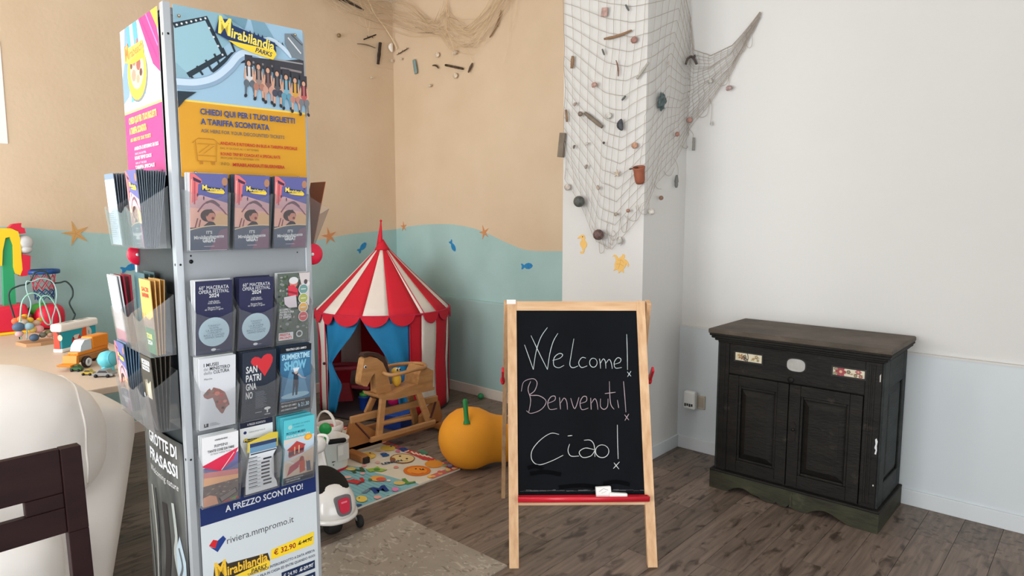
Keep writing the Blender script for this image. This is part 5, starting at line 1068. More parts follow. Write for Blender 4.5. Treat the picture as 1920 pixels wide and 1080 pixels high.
# base: end plates, top rail, foot bars
PLL = [(132, 702), (196, 690), (410, 800), (410, 880), (78, 972), (70, 940)]
hplate(PLL, .030, beech_d, 'end_plate', bevel=.004)
hplate([(900, 500), (935, 492), (968, 640), (950, 690), (770, 740), (770, 640)], .030, beech_d, 'end_plate', bevel=.004)
hbar(130, 680, HX0, 930, 475, HX0, .05, .026, 'top_rail', bevel=.008)
for u0, v0, u1, v1 in ((180, 704, 312, 846), (916, 512, 872, 655)):
    MB(strap).bar(hp(u0, v0, HX0 + .030), hp(u1, v1, XN + .038), .006, .014, up=(1, 0, 0)).build('swing_strap', horse)
f0 = atz(640, 853, .03) - H0; f1 = atz(684, 868, .03) - H0
fy = hp(75, 972, HX0).y + .03
for yy in (fy, hp(960, 690, HX0).y - .03):
    o = MB(beech_d).bar((-.09, yy, .034), (.19, yy, .034), .06, .046).build('foot_bar', horse, bevel=.012)
    for x in (-.095, .195): MB(ink(40, 34, 32)).bb(x - .012, x + .012, yy - .022, yy + .022, .010, .048).build('rubber_cap', o, bevel=.006)
mb = MB(beech_d).bar((0, fy, .05), (0, hp(960, 690, HX0).y - .03, .05), .03, .03).build('base_rail', horse)
# yellow plush on the seat
ps = hp(560, 345, HX0 - .01) + H0
t = thing('yellow_plush', 'small yellow plush toy with dark eyes sitting on the rocking horse seat', 'plush toy', (ps.x, ps.y, hp(560, 372, HX0).z + .002))
yl = mat('plush_yellow', (226, 180, 60), .9); mb = MB(yl); mb.sphere((0, 0, .045), (.028, .034, .045), 16, 12); mb.build('body', t)
MB(yl).sphere((0, -.006, .105), (.030, .030, .028), 16, 12).build('head', t)
for dx in (-.012, .012): MB(WHITE).sphere((.024, dx - .006, .122), (.008, .010, .012), 12, 8).build('eye', t); MB(BLACK).sphere((.031, dx - .006, .122), (.004, .006, .008), 10, 6).build('pupil', t)
MB(ink(40, 110, 170)).sphere((0, .04, .05), (.018, .026, .03), 12, 8).build('wing', t)
# ------------------------------------------------------------ orange gourd-shaped seat
og = mat('gourd_orange', (232, 152, 34), .75, .06, 7)
GC = at_ = EYE + ray(880, 818) * 4.12; GC = Vector((GC.x, GC.y, .19))
gd = Vector((.42, .90, 0)).normalized()
t = thing('gourd_seat', 'orange gourd-shaped soft seat with a green stem beside the chalkboard', 'soft seat', (GC.x, GC.y, 0))
axis = smooth([(0, 0, .19), (gd.x * .12, gd.y * .12, .172), (gd.x * .24, gd.y * .24, .150), (gd.x * .38, gd.y * .38, .150), (gd.x * .52, gd.y * .52, .152), (gd.x * .62, gd.y * .62, .155)], 5)
mb = MB(og); K = [(-1.0, .001), (-.97, .045), (-.9, .083), (-.75, .126), (-.55, .159), (-.3, .182), (0, .19), (.25, .186), (.45, .172), (.65, .156), (.9, .146), (1.3, .143), (1.9, .145), (2.5, .140), (2.9, .12), (3.1, .08), (3.16, .001)]
pts, rs = [], []
for k, r in K:
    d = k * .19; f = max(0, min(1, (d + .0) / .45)); z = max(r, .19 - .045 * f) if d > 0 else .19
    if d > 0: z = .19 - .047 * min(1, d / .3)
    pts.append((gd.x * d, gd.y * d, z)); rs.append(r)
mb.tube(pts, rs, 32, caps=False)
for i, v in enumerate(mb.v):
    if v.z < 0: v.z = 0
mb.build('body', t)
gt = EYE + ray(875, 791) * 3.98 - Vector((GC.x, GC.y, 0)); ge = EYE + ray(872, 752) * 3.99 - Vector((GC.x, GC.y, 0))
MB(mat('stem_green', (34, 126, 62), .6)).tube(smooth([gt + (gt - ge) * .1, gt, gt.lerp(ge, .5), ge], 4), [.022] * 3 + [.020] * 2 + [.014] * 4 + [.0145] * 4, 14).sphere(ge, .0145, 12, 8).build('stem', t)
# ------------------------------------------------------------ buckets behind the stand
wp = mat('bucket_white', (226, 220, 212), .45)
bx = Vector((-3.475, 2.195, MZ))
t = thing('white_tub', 'white plastic tub with a red foot rim behind the toy scooter', 'tub', bx)
q = lambda r: [(r * math.copysign(abs(math.cos(a)) ** .55, math.cos(a)), r * math.copysign(abs(math.sin(a)) ** .55, math.sin(a))) for a in [PI * 2 * (i + .5) / 32 for i in range(32)]]
mb = MB(wp); rings = [(.082, .012), (.086, .02), (.094, .185), (.098, .187), (.098, .198), (.090, .198), (.084, .03)]
vs = [(x, y, z) for r, z in rings for x, y in q(r)]; mb.add(vs, [(i * 32 + k, i * 32 + (k + 1) % 32, (i + 1) * 32 + (k + 1) % 32, (i + 1) * 32 + k) for i in range(6) for k in range(32)] + [tuple(range(31, -1, -1)), tuple(range(6 * 32, 7 * 32))], sm=True); mb.build('tub', t)
MB(tred).prism(q(.085), 0, .014).build('foot_rim', t)
lf = frame((.088, -.03, .035), (.5, .86, 0), (0, 0, 1))
A = Art(T(.0985, -.075, .02) @ frame((0, 0, 0), (0, 1, 0), (0, .0, 1)) @ RX(.0)); 
A.rect(.06, .05, .14, .15, ink(200, 196, 190)); A.rect(.066, .085, .10, .14, ink(216, 212, 206)); A.rect(.02, .055, .033, .061, BLACK); A.rect(.026, .035, .034, .043, ink(90, 86, 84)); A.rect(.034, .055, .042, .060, ink(60, 60, 60)); A.build('label', t)
bc2 = EYE + ray(617, 795) * 4.27
t = thing('play_bucket', 'red play bucket with a white rim and white arched handle behind the tub', 'bucket', (bc2.x, bc2.y, MZ))
zt = bc2.z - MZ
MB(tred).lathe([(.062, 0), (.066, .01), (.080, zt - .045), (.082, zt - .04)], 28).build('bucket', t)
MB(wp).lathe([(.082, zt - .045), (.088, zt - .03), (.089, zt), (.083, zt + .004), (.077, zt - .004), (.074, zt - .05), (.0, zt - .055)], 32, caps=False).build('rim', t)
ha = [tor * (.060 * math.cos(a) - .018) + Vector((0, 0, zt - .02 + .105 * math.sin(a))) + toc * (.05 * math.cos(a)) for a in [PI * k / 14 for k in range(15)]]
MB(wp).tube(ha, .006, 8, flat=1.8).build('handle', t)
MB(tpink).sphere((0, 0, zt - .03), (.05, .04, .03), 16, 10).build('contents', t)
gp = EYE + ray(610, 804) * 3.985
t = thing('green_toy_spade', 'round green toy spade standing in the white tub', 'toy', (gp.x, gp.y, MZ))
dz = gp.z - MZ
MB(mat('spade_green', (30, 140, 64), .4)).lathe([(.034, -.006), (.037, 0), (.034, .006), (0, .007)], 24, M=T(0, 0, dz) @ frame((0, 0, 0), tor, (0, 0, 1))).build('blade', t)
MB(mat('spade_green', (30, 140, 64))).tube([(0, 0, dz - .03), Vector((0, 0, .12)) - tor * .012, Vector((0, 0, .005)) - tor * .022], .007, 8).build('handle', t)
# ------------------------------------------------------------ toy scooter
sw = mat('scooter_white', (226, 222, 216), .25, spec=.5, coat=.3); sk = mat('scooter_seat_black', (17, 16, 16), .6, bump=.1, bscale=60, var=.05, spec=.2); ty = mat('tyre_black', (28, 27, 27), .7)
RW = Vector((-2.725, 1.730, 0)); hdg = math.atan2(.25, -.97)
sc = thing('toy_scooter', 'white ride-on toy scooter with a black seat, half hidden by the stand', 'toy scooter', RW, hdg)
sc.rotation_euler[1] = -.022
def superl(mb, c, r, e, nu=32, nv=16, f=None, m=None):
    n0 = len(mb.v); mb.sphere((0, 0, 0), r, nu, nv, m, e=e)
    for i in range(n0, len(mb.v)):
        p = mb.v[i]
        if f: p = f(p)
        mb.v[i] = p + Vector(c)
mb = MB(sw)
def fair(p):      # tail fairing: full and round behind, pinched towards the foot board, sloping flank
    k = (p.x + .17) / .34; p.y *= 1.0 - .30 * max(0, k) ** 2; p.z = p.z * (1 - .25 * max(0, k)); p.y *= 1 - .22 * max(0, p.z / .11); p.x += .05 * (p.z / .11) * (1 if p.x < 0 else .3)
    return p
superl(mb, (.085, 0, .172), (.155, .116, .092), .72, 48, 24, fair); mb.build('tail_fairing', sc)
for s_ in (-1, 1): MB(sw).tube(smooth([(-.03, s_ * .085, .15), (.05, s_ * .113, .16), (.14, s_ * .104, .20), (.2, s_ * .08, .235)], 5), [.006] * 16, 8, flat=.6).build('flank_crease', sc)
mb = MB(sw); mb.tube(smooth([(.22, s * .112 if False else .112, .118) for s in (1,)] + [(.10, .121, .108), (-.02, .10, .106), (-.072, .05, .106), (-.084, 0, .106), (-.072, -.05, .106), (-.02, -.10, .106), (.10, -.121, .108), (.22, -.112, .118)], 5), .012, 8); mb.build('skirt_rim', sc)
mb = MB(sk); superl(mb, (.115, 0, .226), (.150, .096, .040), .75, 40, 18, lambda p: Vector((p.x, p.y * (1 - .25 * max(0, p.x / .15)), p.z + .02 * (p.x / .15)))); mb.build('seat', sc)
# tail light
TLM = T(-.064, -.024, .174) @ RZ(PI + .16) @ frame((0, 0, 0), (0, 1, 0), (-.30, 0, 1))
rr = lambda w, h, e=.5: [(w * math.copysign(abs(math.cos(a)) ** e, math.cos(a)) * (1 + .18 * math.sin(a)), h * math.copysign(abs(math.sin(a)) ** e, math.sin(a))) for a in [PI * 2 * i / 28 for i in range(28)]]
tl_ = MB(ink(112, 108, 110)).prism(rr(.040, .048), -.03, .008, M=TLM).build('tail_light', sc, bevel=.003)
o = MB(mat('lens_red', (206, 36, 66), .2, spec=.6)).prism(rr(.027, .035), .004, .014, M=TLM).build('lens', tl_, bevel=.003); o['label'] = 'red tail lens'
MB(ink(236, 120, 140)).bb(-.015, .015, .012, .020, .0135, .0148, M=TLM).build('lens_highlight', tl_)
mb = MB(ty)
mb.lathe([(.02, -.034), (.05, -.036), (.059, -.026), (.062, 0), (.059, .026), (.05, .036), (.02, .034)], 28, M=T(.035, 0, .062) @ RX(PI / 2)); mb.build('rear_wheel', sc)
for s_ in (-1, 1):
    w_ = MB(ty).lathe([(.0, -.014), (.024, -.014), (.031, -.008), (.031, .008), (.024, .014), (0, .014)], 20, M=T(.02, s_ * .135, .0312) @ RX(PI / 2)).build('stabiliser_wheel', sc)
    MB(mat('bracket_silver', (190, 190, 192), .3, metal=.6)).tube([(.035, s_ * .05, .085), (.025, s_ * .10, .075), (.02, s_ * .128, .033)], .006, 8).build('bracket', sc)
MB(sw).lathe([(.0, 0), (.026, 0), (.028, .01), (.022, .05), (0, .055)], 16, M=T(.10, .085, .075) @ RX(-PI / 2 - .2) ).build('exhaust', sc)
mb = MB(sw); mb.bb(.20, .42, -.08, .08, .085, .105); mb.build('foot_board', sc, bevel=.008)
mb = MB(sw); mb.grid(lambda u, v: Vector((.40 + .05 * v - .05 * (2 * u - 1) ** 2 * (1 - .5 * v), (2 * u - 1) * (.105 - .03 * v), .09 + .27 * v)), 12, 8); mb.build('leg_shield', sc, solid=.018)
MB(ty).lathe([(.02, -.03), (.05, -.03), (.06, 0), (.05, .03), (.02, .03)], 24, M=T(.50, 0, .06) @ RX(PI / 2)).build('front_wheel', sc)
MB(sw).sphere((.49, 0, .115), (.085, .045, .05), 20, 12).build('mudguard', sc)
gl = EYE + ray(613, 830) * 3.42; gr_ = EYE + ray(646, 826) * 3.50
SM = (T(*RW) @ RZ(hdg)).inverted(); a, b = SM @ gl, SM @ gr_
hc = SM @ (EYE + ray(588, 836) * 3.40)
mb = MB(sw); superl(mb, hc, (.04, .06, .045), .8); mb.tube([hc, (.44, 0, .2)], .02, 10); mb.build('handlebar_cowl', sc)
for q0, q1 in ((a, b), (hc * 2 - a, hc * 2 - b)):
    MB(sk).tube([q0, q0.lerp(q1, .08), q0.lerp(q1, .9), q1], [.012, .0135, .0135, .011], 12).build('grip', sc)
    MB(sw).tube(smooth([q0 + Vector((0, 0, -.01)), q0 + Vector((-.0, 0, .03)), q0.lerp(hc, .5) + Vector((.02, 0, .04)), hc + Vector((0, 0, .03))], 4), .008, 8).build('brake_lever', sc)
# ------------------------------------------------------------ toy table by the left wall
TZ0 = .84
ttop = mat('table_top_beige', (212, 192, 172), .5, .05, 3)
t = thing('play_table', 'wide beige play table along the left wall behind the sofa', 'table', (-4.09, 0, 0))
MB(ttop).bb(-1.03, 1.015, -1.6, 1.235, TZ0 - .03, TZ0).build('table_top', t, bevel=.004)
for x in (-.96, .96):
    for y in (-1.5, 1.14): MB(ttop).bb(x - .03, x + .03, y - .03, y + .03, 0, TZ0 - .03).build('leg', t)
mb = MB(ttop); mb.bb(-.93, .93, 1.13, 1.15, TZ0 - .10, TZ0 - .03); mb.build('apron', t)
tz = lambda px, py: atz(px, py, TZ0)
# ---- basketball stand
pr = mat('plastic_strawberry', (214, 34, 62), .35); py_m = mat('plastic_yellow', (248, 206, 40), .35); pg = mat('plastic_green', (46, 156, 104), .35); pb = mat('plastic_navy_blue', (30, 76, 140), .35)
b0 = atx(8, 618, -4.985)
t = thing('toy_basketball_stand', 'toy basketball stand with a green post, yellow backboard and blue hoop', 'toy', (b0.x, b0.y, TZ0), 0)
XB = b0.x
bp = lambda px, py, x=XB: atx(px, py, x) - Vector((b0.x, b0.y, TZ0))
y0, y1 = bp(-50, 600).y, bp(58, 600).y
hb = bp(10, 570).z
mb = MB(pr); mb.add([(-.10, y0, .012), (.10, y0, .012), (.10, y1, .012), (-.10, y1, .012), (-.07, y0 + .02, hb * .9), (.07, y0 + .02, hb * .9), (.07, y1 - .03, hb), (-.07, y1 - .03, hb)], [(3, 2, 1, 0), (4, 5, 6, 7), (0, 1, 5, 4), (1, 2, 6, 5), (2, 3, 7, 6), (3, 0, 4, 7)]); mb.build('base', t, bevel=.018, seg=3)
MB(py_m).bb(-.115, .115, y0 - .01, y1 + .012, 0, .016).build('base_rim', t, bevel=.006)
zt0, zt1 = bp(15, 572).z, bp(14, 440).z; ya, yb = bp(5, 560).y, bp(28, 560).y; yc, yd = bp(3, 455).y, bp(22, 455).y
mb = MB(pg); mb.add([(-.022, ya, zt0), (.022, ya, zt0), (.022, yb, zt0), (-.022, yb, zt0), (-.018, yc, zt1 - .03), (.018, yc, zt1 - .03), (.018, yd, zt1 - .03), (-.018, yd, zt1 - .03), (-.014, yc + .014, zt1), (.014, yc + .014, zt1), (.014, yd - .014, zt1), (-.014, yd - .014, zt1)], [(0, 1, 5, 4), (1, 2, 6, 5), (2, 3, 7, 6), (3, 0, 4, 7), (4, 5, 9, 8), (5, 6, 10, 9), (6, 7, 11, 10), (7, 4, 8, 11), (8, 9, 10, 11), (3, 2, 1, 0)]); mb.build('post', t)
bbq = lambda pts: [(lambda p: (p.y, p.z))(bp(*q)) for q in pts]
TF = frame((0, 0, 0), (0, 1, 0), (0, 0, 1))
MB(py_m).prism(bbq([(-40, 440), (-10, 428), (18, 428), (32, 434), (36, 450), (38, 480), (40, 505), (36, 516), (26, 512), (23, 500), (22, 460), (16, 444), (8, 446), (3, 470), (2, 498), (-12, 498), (-40, 490)]), -.030, .030, M=TF).build('backboard', t, bevel=.008)
MB(pr).prism(bbq([(39, 476), (55, 479), (54, 508), (49, 516), (36, 518), (40, 506)]), -.034, .034, M=TF).build('beak_panel', t, bevel=.006)
MB(pr).prism(bbq([(14, 427), (22, 420), (38, 418), (37, 426), (44, 428), (46, 437), (36, 438), (30, 432)]), -.03, .03, M=TF).build('crest', t, bevel=.006)
c = bp(44, 455); ey = MB(WHITE).sphere(c, (.034, .050, .046), 18, 12).build('eye', t)
MB(WHITE).sphere(bp(46, 468), (.032, .042, .026), 16, 10).build('cheek', t)
c = bp(80, 509, XB); rw = abs(bp(112, 509).y - bp(48, 509).y) / 2
MB(pb).lathe([(rw - .010, -.013), (rw, -.013), (rw + .003, 0), (rw, .012), (rw - .008, .012), (rw - .010, -.013)], 36, M=T(*c), caps=False).build('hoop', t)
for part_z0, part_z1, col, r0, r1, n_ in ((-.02, -.115, (196, 70, 90), .72, .60, 9), (-.115, -.175, (36, 70, 120), .60, .55, 9)):
    for k in range(n_):
        a0 = 2 * PI * k / n_
        for s_ in (-1, 1):
            pts = [c + Vector((rw * (r0 + (r1 - r0) * u) * math.cos(a0 + s_ * u * 1.1), rw * (r0 + (r1 - r0) * u) * math.sin(a0 + s_ * u * 1.1), part_z0 + (part_z1 - part_z0) * u)) for u in (0, .33, .66, 1)]
            MB(ink(*col)).tube(pts, .0028, 5).build('net_cord', t)
for k in range(4): a0 = PI * k / 2 + .4; MB(WHITE).tube([c + Vector((rw * .95 * math.cos(a0), rw * .95 * math.sin(a0), 0)), c + Vector((rw * .72 * math.cos(a0), rw * .72 * math.sin(a0), -.03))], .002, 5).build('net_tie', t)
p2 = bp(92, 612); zz = bp(92, 592).z
MB(pr).sphere((p2.x + .0, p2.y, max(.05, zz)), (.10, .085, max(.05, zz)), 24, 12, e=.7).build('front_foot', t)
MB(pr).bb(-.05, .05, y1 - .04, p2.y, .005, .05).build('foot_bar', t, bevel=.01)
lp = atx(74, 579, XB + .02)
o = MB(mat('leaf_toy_green', (64, 146, 50), .4)).sphere((0, 0, 0), (.03, .065, .036), 20, 12).build('green_toy_ball'); o.location = lp; o.rotation_euler = (.12, 0, 0)
o.parent = t; o.matrix_parent_inverse = T(b0.x, b0.y, TZ0).inverted(); o.name = 'green_scoop'
# ---- bead maze
m0 = tz(66, 646)
t = thing('bead_maze', 'wooden bead maze with looping wires and coloured beads in front of the hoop', 'toy', (m0.x, m0.y, TZ0), 0)
mp = lambda px, py, dx=0: atx(px, py, m0.x + dx) - Vector((m0.x, m0.y, TZ0))
wd = mat('maze_wood', (196, 150, 110), .5, .1, 8)
ya, yb = mp(34, 640).y, mp(104, 640).y
MB(wd).prism([(-.07, ya), (.06, ya + .02), (.075, (ya + yb) / 2), (.05, yb), (-.07, yb - .01)], 0, .018).build('base', t, bevel=.004)
def wire(pts, r, c, dx=0): MB(c if not isinstance(c, tuple) else ink(*c)).tube(smooth([mp(*p, dx) for p in pts], 6), r, 7).build('wire', t)
wire([(38, 636), (27, 595), (17, 560), (20, 544), (36, 536), (52, 532), (60, 522), (66, 511), (84, 509), (92, 520), (98, 530), (112, 530), (124, 528), (135, 540), (136, 555), (130, 568), (138, 585), (140, 592), (128, 612), (100, 634)], .0048, (44, 62, 62), -.03)
wire([(40, 636), (38, 600), (42, 565), (58, 550), (76, 556), (88, 580), (95, 606), (86, 606), (78, 590), (75, 566), (80, 556), (92, 556), (104, 572), (112, 592), (112, 610), (100, 636)], .0038, (150, 206, 186), .03)
wire([(50, 636), (52, 600), (58, 570), (50, 545), (50, 528), (60, 528), (78, 522), (98, 528), (106, 548), (103, 580), (98, 600), (98, 636)], .003, (170, 206, 206), 0)
for px, py, r, c, dx in ((26, 606, .0, 0, 0), (35, 613, .030, (80, 104, 130), .03), (44, 605, .024, (190, 170, 150), .02), (40, 598, .020, (232, 132, 60), .0), (30, 602, .022, (228, 112, 70), -.02), (46, 594, .018, (236, 176, 50), -.03), (56, 600, .018, (236, 186, 60), .0), (54, 612, .024, (150, 184, 196), .035), (62, 618, .020, (206, 170, 90), .03), (72, 617, .026, (222, 160, 160), .02), (68, 606, .022, (200, 166, 140), .0), (64, 633, .024, (76, 98, 122), .04), (80, 628, .018, (110, 110, 96), .03), (90, 624, .018, (120, 120, 80), .02), (36, 626, .020, (216, 172, 172), .035), (74, 600, .016, (236, 176, 60), -.01), (100, 618, .018, (214, 180, 170), .0), (94, 628, .016, (196, 150, 130), .03)):
    if r: MB(ink(*c)).sphere(mp(px, py, dx), (r * .8, r, r * .85), 16, 10).build('bead', t)
# ---- shape sorter box
def pxof(p):
    v = p - EYE; return 960 + FOC * v.dot(HR) / v.dot(FW)
b, c = tz(117, 662), tz(184.5, 645)
ex = (c - b); ex.z = 0; wl = ex.length; ex.normalize(); pr_ = Vector((-ex.y, ex.x, 0)); dl_ = .05
while pxof(b + pr_ * dl_) > 100 and dl_ < .3: dl_ += .005
SB = Matrix.Translation((b.x, b.y, TZ0)) @ RZ(math.atan2(ex.y, ex.x))
t = thing('shape_sorter', 'turquoise and red shape sorter box with a white lid', 'toy', M=SB)
hh = .150
turq = mat('sorter_turquoise', (30, 160, 180), .4); sred = mat('sorter_red', (206, 62, 36), .4); spw = mat('sorter_white', (242, 240, 234), .35)
mb = MB(turq); mb.bb(.004, wl - .004, .004, dl_ - .004, .018, hh - .04, turq); mb.build('box', t, bevel=.006)
mb = MB(sred); mb.bb(.001, .004, .012, dl_ - .008, .02, hh - .042); mb.build('red_side', t)
MB(spw).bb(0, wl, 0, dl_, 0, .020).build('base', t, bevel=.006); ld = MB(spw).bb(-.006, wl + .006, -.006, dl_ + .006, hh - .042, hh).build('lid', t, bevel=.012, seg=3)
A = Art(T(0, 0, hh)); g1 = ink(120, 112, 104); g2 = ink(196, 190, 182)
for x0, y0_, x1, y1_ in ((.14, .25, .46, .72), (.56, .30, .86, .75)):
    A.rect(wl * x0, dl_ * y0_, wl * x1, dl_ * y1_, g1); A.rect(wl * x0 + .006, dl_ * y0_ + .006, wl * x1 - .006, dl_ * y1_ - .006, g2); A.rect(wl * (x0 + .1), dl_ * (y0_ + .1), wl * (x1 - .1), dl_ * (y1_ - .15), g1)
A.build('slots', ld)
A = Art(frame((0, .004, .018), (1, 0, 0), (0, 0, 1)), lift=.0005); w_, h_ = wl, hh - .058
A.ell(w_ * .70, h_ * .66, .036, .034, ink(212, 206, 196), 24); A.poly([(w_ * .70 + .036 * math.cos(x), h_ * .66 + .034 * math.sin(x)) for x in [PI / 2 + PI * k / 12 for k in range(13)]], ink(226, 92, 40)); A.ell(w_ * .70 + .016, h_ * .66, .004, .012, ink(130, 160, 160), 10)
A.ell(w_ * .42, h_ * .34, .034, .032, ink(198, 52, 36), 24); A.poly([(w_ * .30, h_ * .48), (w_ * .36, h_ * .66), (w_ * .50, h_ * .68), (w_ * .44, h_ * .40)], ink(222, 214, 200)); A.ell(w_ * .33, h_ * .5, .006, .006, ink(60, 70, 60), 10); A.ell(w_ * .46, h_ * .30, .012, .012, ink(226, 92, 40), 14); A.build('side_print', t)
A = Art(frame((0.001, dl_, .018), (0, -1, 0), (0, 0, 1)), lift=.0005); A.poly([(dl_ * .5, h_), (dl_ * .92, h_), (dl_ * .95, h_ * .5), (dl_ * .8, h_ * .6)], ink(70, 44, 40)); A.ell(dl_ * .85, h_ * .66, .014, .016, ink(226, 196, 170), 14); A.build('side_print', t)
# ---- orange digger
w1, w2 = tz(163, 689), tz(201, 677); d = (w2 - w1); d.z = 0; L = d.length; ang = math.atan2(d.y, d.x)
t = thing('toy_digger', 'orange toy digger with a front scoop and white hubbed wheels', 'toy', M=Matrix.Translation((w1.x, w1.y, TZ0)) @ RZ(ang))
org = mat('digger_orange', (236, 140, 30), .4); owd = mat('digger_wood', (176, 122, 70), .5, .1, 9)
R_ = .027; wdt = .075
MB(owd).bb(-.045, L + .035, .010, wdt - .01, .028, .062).build('chassis', t, bevel=.008)
MB(org).bb(-.035, L + .03, .012, wdt - .012, .060, .078).build('deck', t, bevel=.004)
MB(org).bb(L * .42, L + .032, .008, wdt - .008, .076, .136).build('engine_block', t, bevel=.006)
cbn = MB(ink(206, 220, 230)).prism([(-.02, .078), (L * .40, .078), (L * .40, .128), (.012, .128), (-.012, .105)], .012, wdt - .012, M=frame((0, wdt, 0), (1, 0, 0), (0, 0, 1))).build('cab', t, bevel=.004)
MB(ink(40, 90, 160)).prism([(.0, .088), (L * .32, .088), (L * .32, .112), (.012, .112)], 0, .002, M=frame((0, .0125, 0), (1, 0, 0), (0, 0, 1)) @ T(0, 0, -.0025)).build('window', cbn)
for x in (0, L):
    for y, s_ in ((.0, -1), (wdt, 1)):
        w_ = MB(ink(52, 36, 30)).lathe([(.0, -.010), (R_ - .004, -.010), (R_, -.005), (R_, .008), (R_ - .004, .010), (0, .010)], 22, M=T(x, y, R_) @ RX(PI / 2)).build('wheel', t)
        MB(WHITE).lathe([(.020, .009), (.019, .013), (.010, .013), (.008, .010)], 20, M=T(x, y, R_) @ RX(PI / 2 if s_ < 0 else -PI / 2)).build('hub', w_)
MB(org).bar((-.03, .03, .065), (-.055, .03, .055), .012, .012).build('scoop_arm', t, bevel=.002); MB(org).bar((-.03, .06, .065), (-.055, .06, .055), .012, .012).build('scoop_arm', t, bevel=.002)
MB(org).prism([(-.045, .068), (-.042, .02), (-.095, .022), (-.100, .030), (-.06, .032), (-.056, .066)], .004, wdt - .004, M=frame((0, wdt, 0), (1, 0, 0), (0, 0, 1))).build('scoop', t, bevel=.002)
# ---- toy cement mixer behind the silver car, and small cars
p = tz(192, 699)
t = thing('toy_mixer_drum', 'round turquoise toy drum standing behind the silver toy car', 'toy', (p.x - .02, p.y + .03, TZ0))
cyan = mat('drum_cyan', (104, 200, 214), .4)
MB(cyan).lathe([(.0, -.036), (.022, -.036), (.036, -.020), (.040, .004), (.036, .020), (.030, .026), (.030, .034), (.0, .036)], 28, M=T(0, 0, .055) @ RZ(.6) @ RY(PI / 2 - .15)).build('drum', t); MB(cyan).bb(-.022, .022, -.022, .022, 0, .026).build('stand', t, bevel=.004)
MB(ink(80, 176, 196)).tube([Vector((.031 * math.cos(a), .031 * math.sin(a), .030)) for a in [PI * 2 * k / 24 for k in range(24)]], .002, 6, closed=True, M=T(0, 0, .055) @ RZ(.6) @ RY(PI / 2 - .15)).build('drum_ring', t)
def car(name, label, px0, px1, py, h, body, roof, L=None):
    a, b = tz(px0, py), tz(px1, py); d = b - a; d.z = 0; L = d.length
    t = thing(name, label, 'toy car', M=Matrix.Translation((a.x, a.y, TZ0)) @ RZ(math.atan2(d.y, d.x)))
    w = L * .42
    MB(body).prism([(0, h * .22), (L, h * .22), (L, h * .52), (L * .82, h * .6), (L * .70, h), (L * .36, h), (L * .22, h * .62), (0, h * .5)], 0, w, M=frame((0, w, 0), (1, 0, 0), (0, 0, 1))).build('body', t, bevel=h * .06)
    MB(roof).prism([(L * .26, h * .62), (L * .78, h * .62), (L * .68, h * .92), (L * .38, h * .92)], -.0012, w + .0012, M=frame((0, w, 0), (1, 0, 0), (0, 0, 1))).build('windows', t)
    for x in (.2, .78):
        for y in (0, w): MB(BLACK).lathe([(0, -.004), (h * .22, -.004), (h * .22, .004), (0, .004)], 14, M=T(L * x, y, h * .22) @ RX(PI / 2)).build('wheel', t)
    return t
car('silver_toy_car', 'small silver toy car parked in front of the turquoise drum', 172, 211, 708, .034, mat('car_silver', (150, 152, 152), .3, metal=.3), ink(60, 60, 64))
car('green_toy_car', 'small dark green toy car beside the digger near the sofa', 131, 152, 697, .030, mat('car_green', (50, 96, 50), .35), ink(40, 60, 44))
car('yellow_toy_car', 'small yellow toy car between the green and the silver cars', 152, 174, 704, .026, mat('car_yellow', (190, 160, 60), .35), ink(70, 66, 50))
# ------------------------------------------------------------ fishing net on the pillar
cord = mat('net_cord', (168, 157, 146), .9); cord_tan = mat('net_cord_tan', (226, 204, 170), .9); cord_dk = mat('net_cord_dusky', (212, 184, 146), .9)
def wallpt(px, py, off=.008):
    """point on pillar front, pillar side or right wall seen there, and that surface's normal"""
    p = aty(px, py, PY - off)
    if p.x <= PX1 + off * .5: return p, Vector((0, -1, 0))
    p = atx(px, py, PX1 + off)
    if p.y < BY - off: return p, Vector((1, 0, 0))
    return aty(px, py, BY - off), Vector((0, -1, 0))
def cornpt(px, py, off=.02):
    p = aty(px, py, BY - off)
    if p.x > WX + off: return p, Vector((0, -1, 0))
    return atx(px, py, WX + off), Vector((1, 0, 0))
def lerp_poly(P, t):
    k = t * (len(P) - 1); i = min(int(k), len(P) - 2); f = k - i
    return (P[i][0] + (P[i + 1][0] - P[i][0]) * f, P[i][1] + (P[i + 1][1] - P[i][1]) * f)
NTOP = [(1059, -50), (1100, -50), (1150, -50), (1190, -50), (1235, -50), (1275, -50), (1294, 46), (1303, 95), (1332, 107), (1372, 86), (1427, 23)]
NBOT = [(1062, 335), (1095, 395), (1122, 452), (1150, 466), (1200, 406), (1228, 346), (1262, 300), (1298, 240), (1335, 190), (1371, 140), (1424, 34)]
NB_COL = 31; NB_ROW = 20
def netpx(u, v):
    a, b = lerp_poly(NTOP, u), lerp_poly(NBOT, u)
    x, y = a[0] + (b[0] - a[0]) * v, a[1] + (b[1] - a[1]) * v
    y += 26 * math.sin(PI * v) * math.sin(PI * min(1, u / .62)) * (1 if u < .62 else 0)
    x += 4 * noise.noise(Vector((u * 9, v * 7, 1.3))) ; y += 5 * noise.noise(Vector((u * 8, v * 8, 7.7)))
    return x, y
net = thing('fishing_net', 'grey-brown fishing net draped over the white pillar and sagging to the right wall', 'net', (PX1, PY, 1.35))
inv = Vector((PX1, PY, 1.35))
def net_line(mb, pts, r):
    mb.tube([p - inv for p in pts], r, 4, caps=False, sm=True)
def npt(u, v):
    x, y = netpx(u, v); p, n = wallpt(x, y); return p + n * (.006 + .008 * (noise.noise(Vector((u * 6, v * 6, 4))) + .5))
mb = MB(cord)
for j in range(NB_ROW + 1): net_line(mb, [npt(i / 120, j / NB_ROW) for i in range(121)], .0013)
o = mb.build('row_cords', net); o['kind'] = 'stuff'
mb = MB(cord)
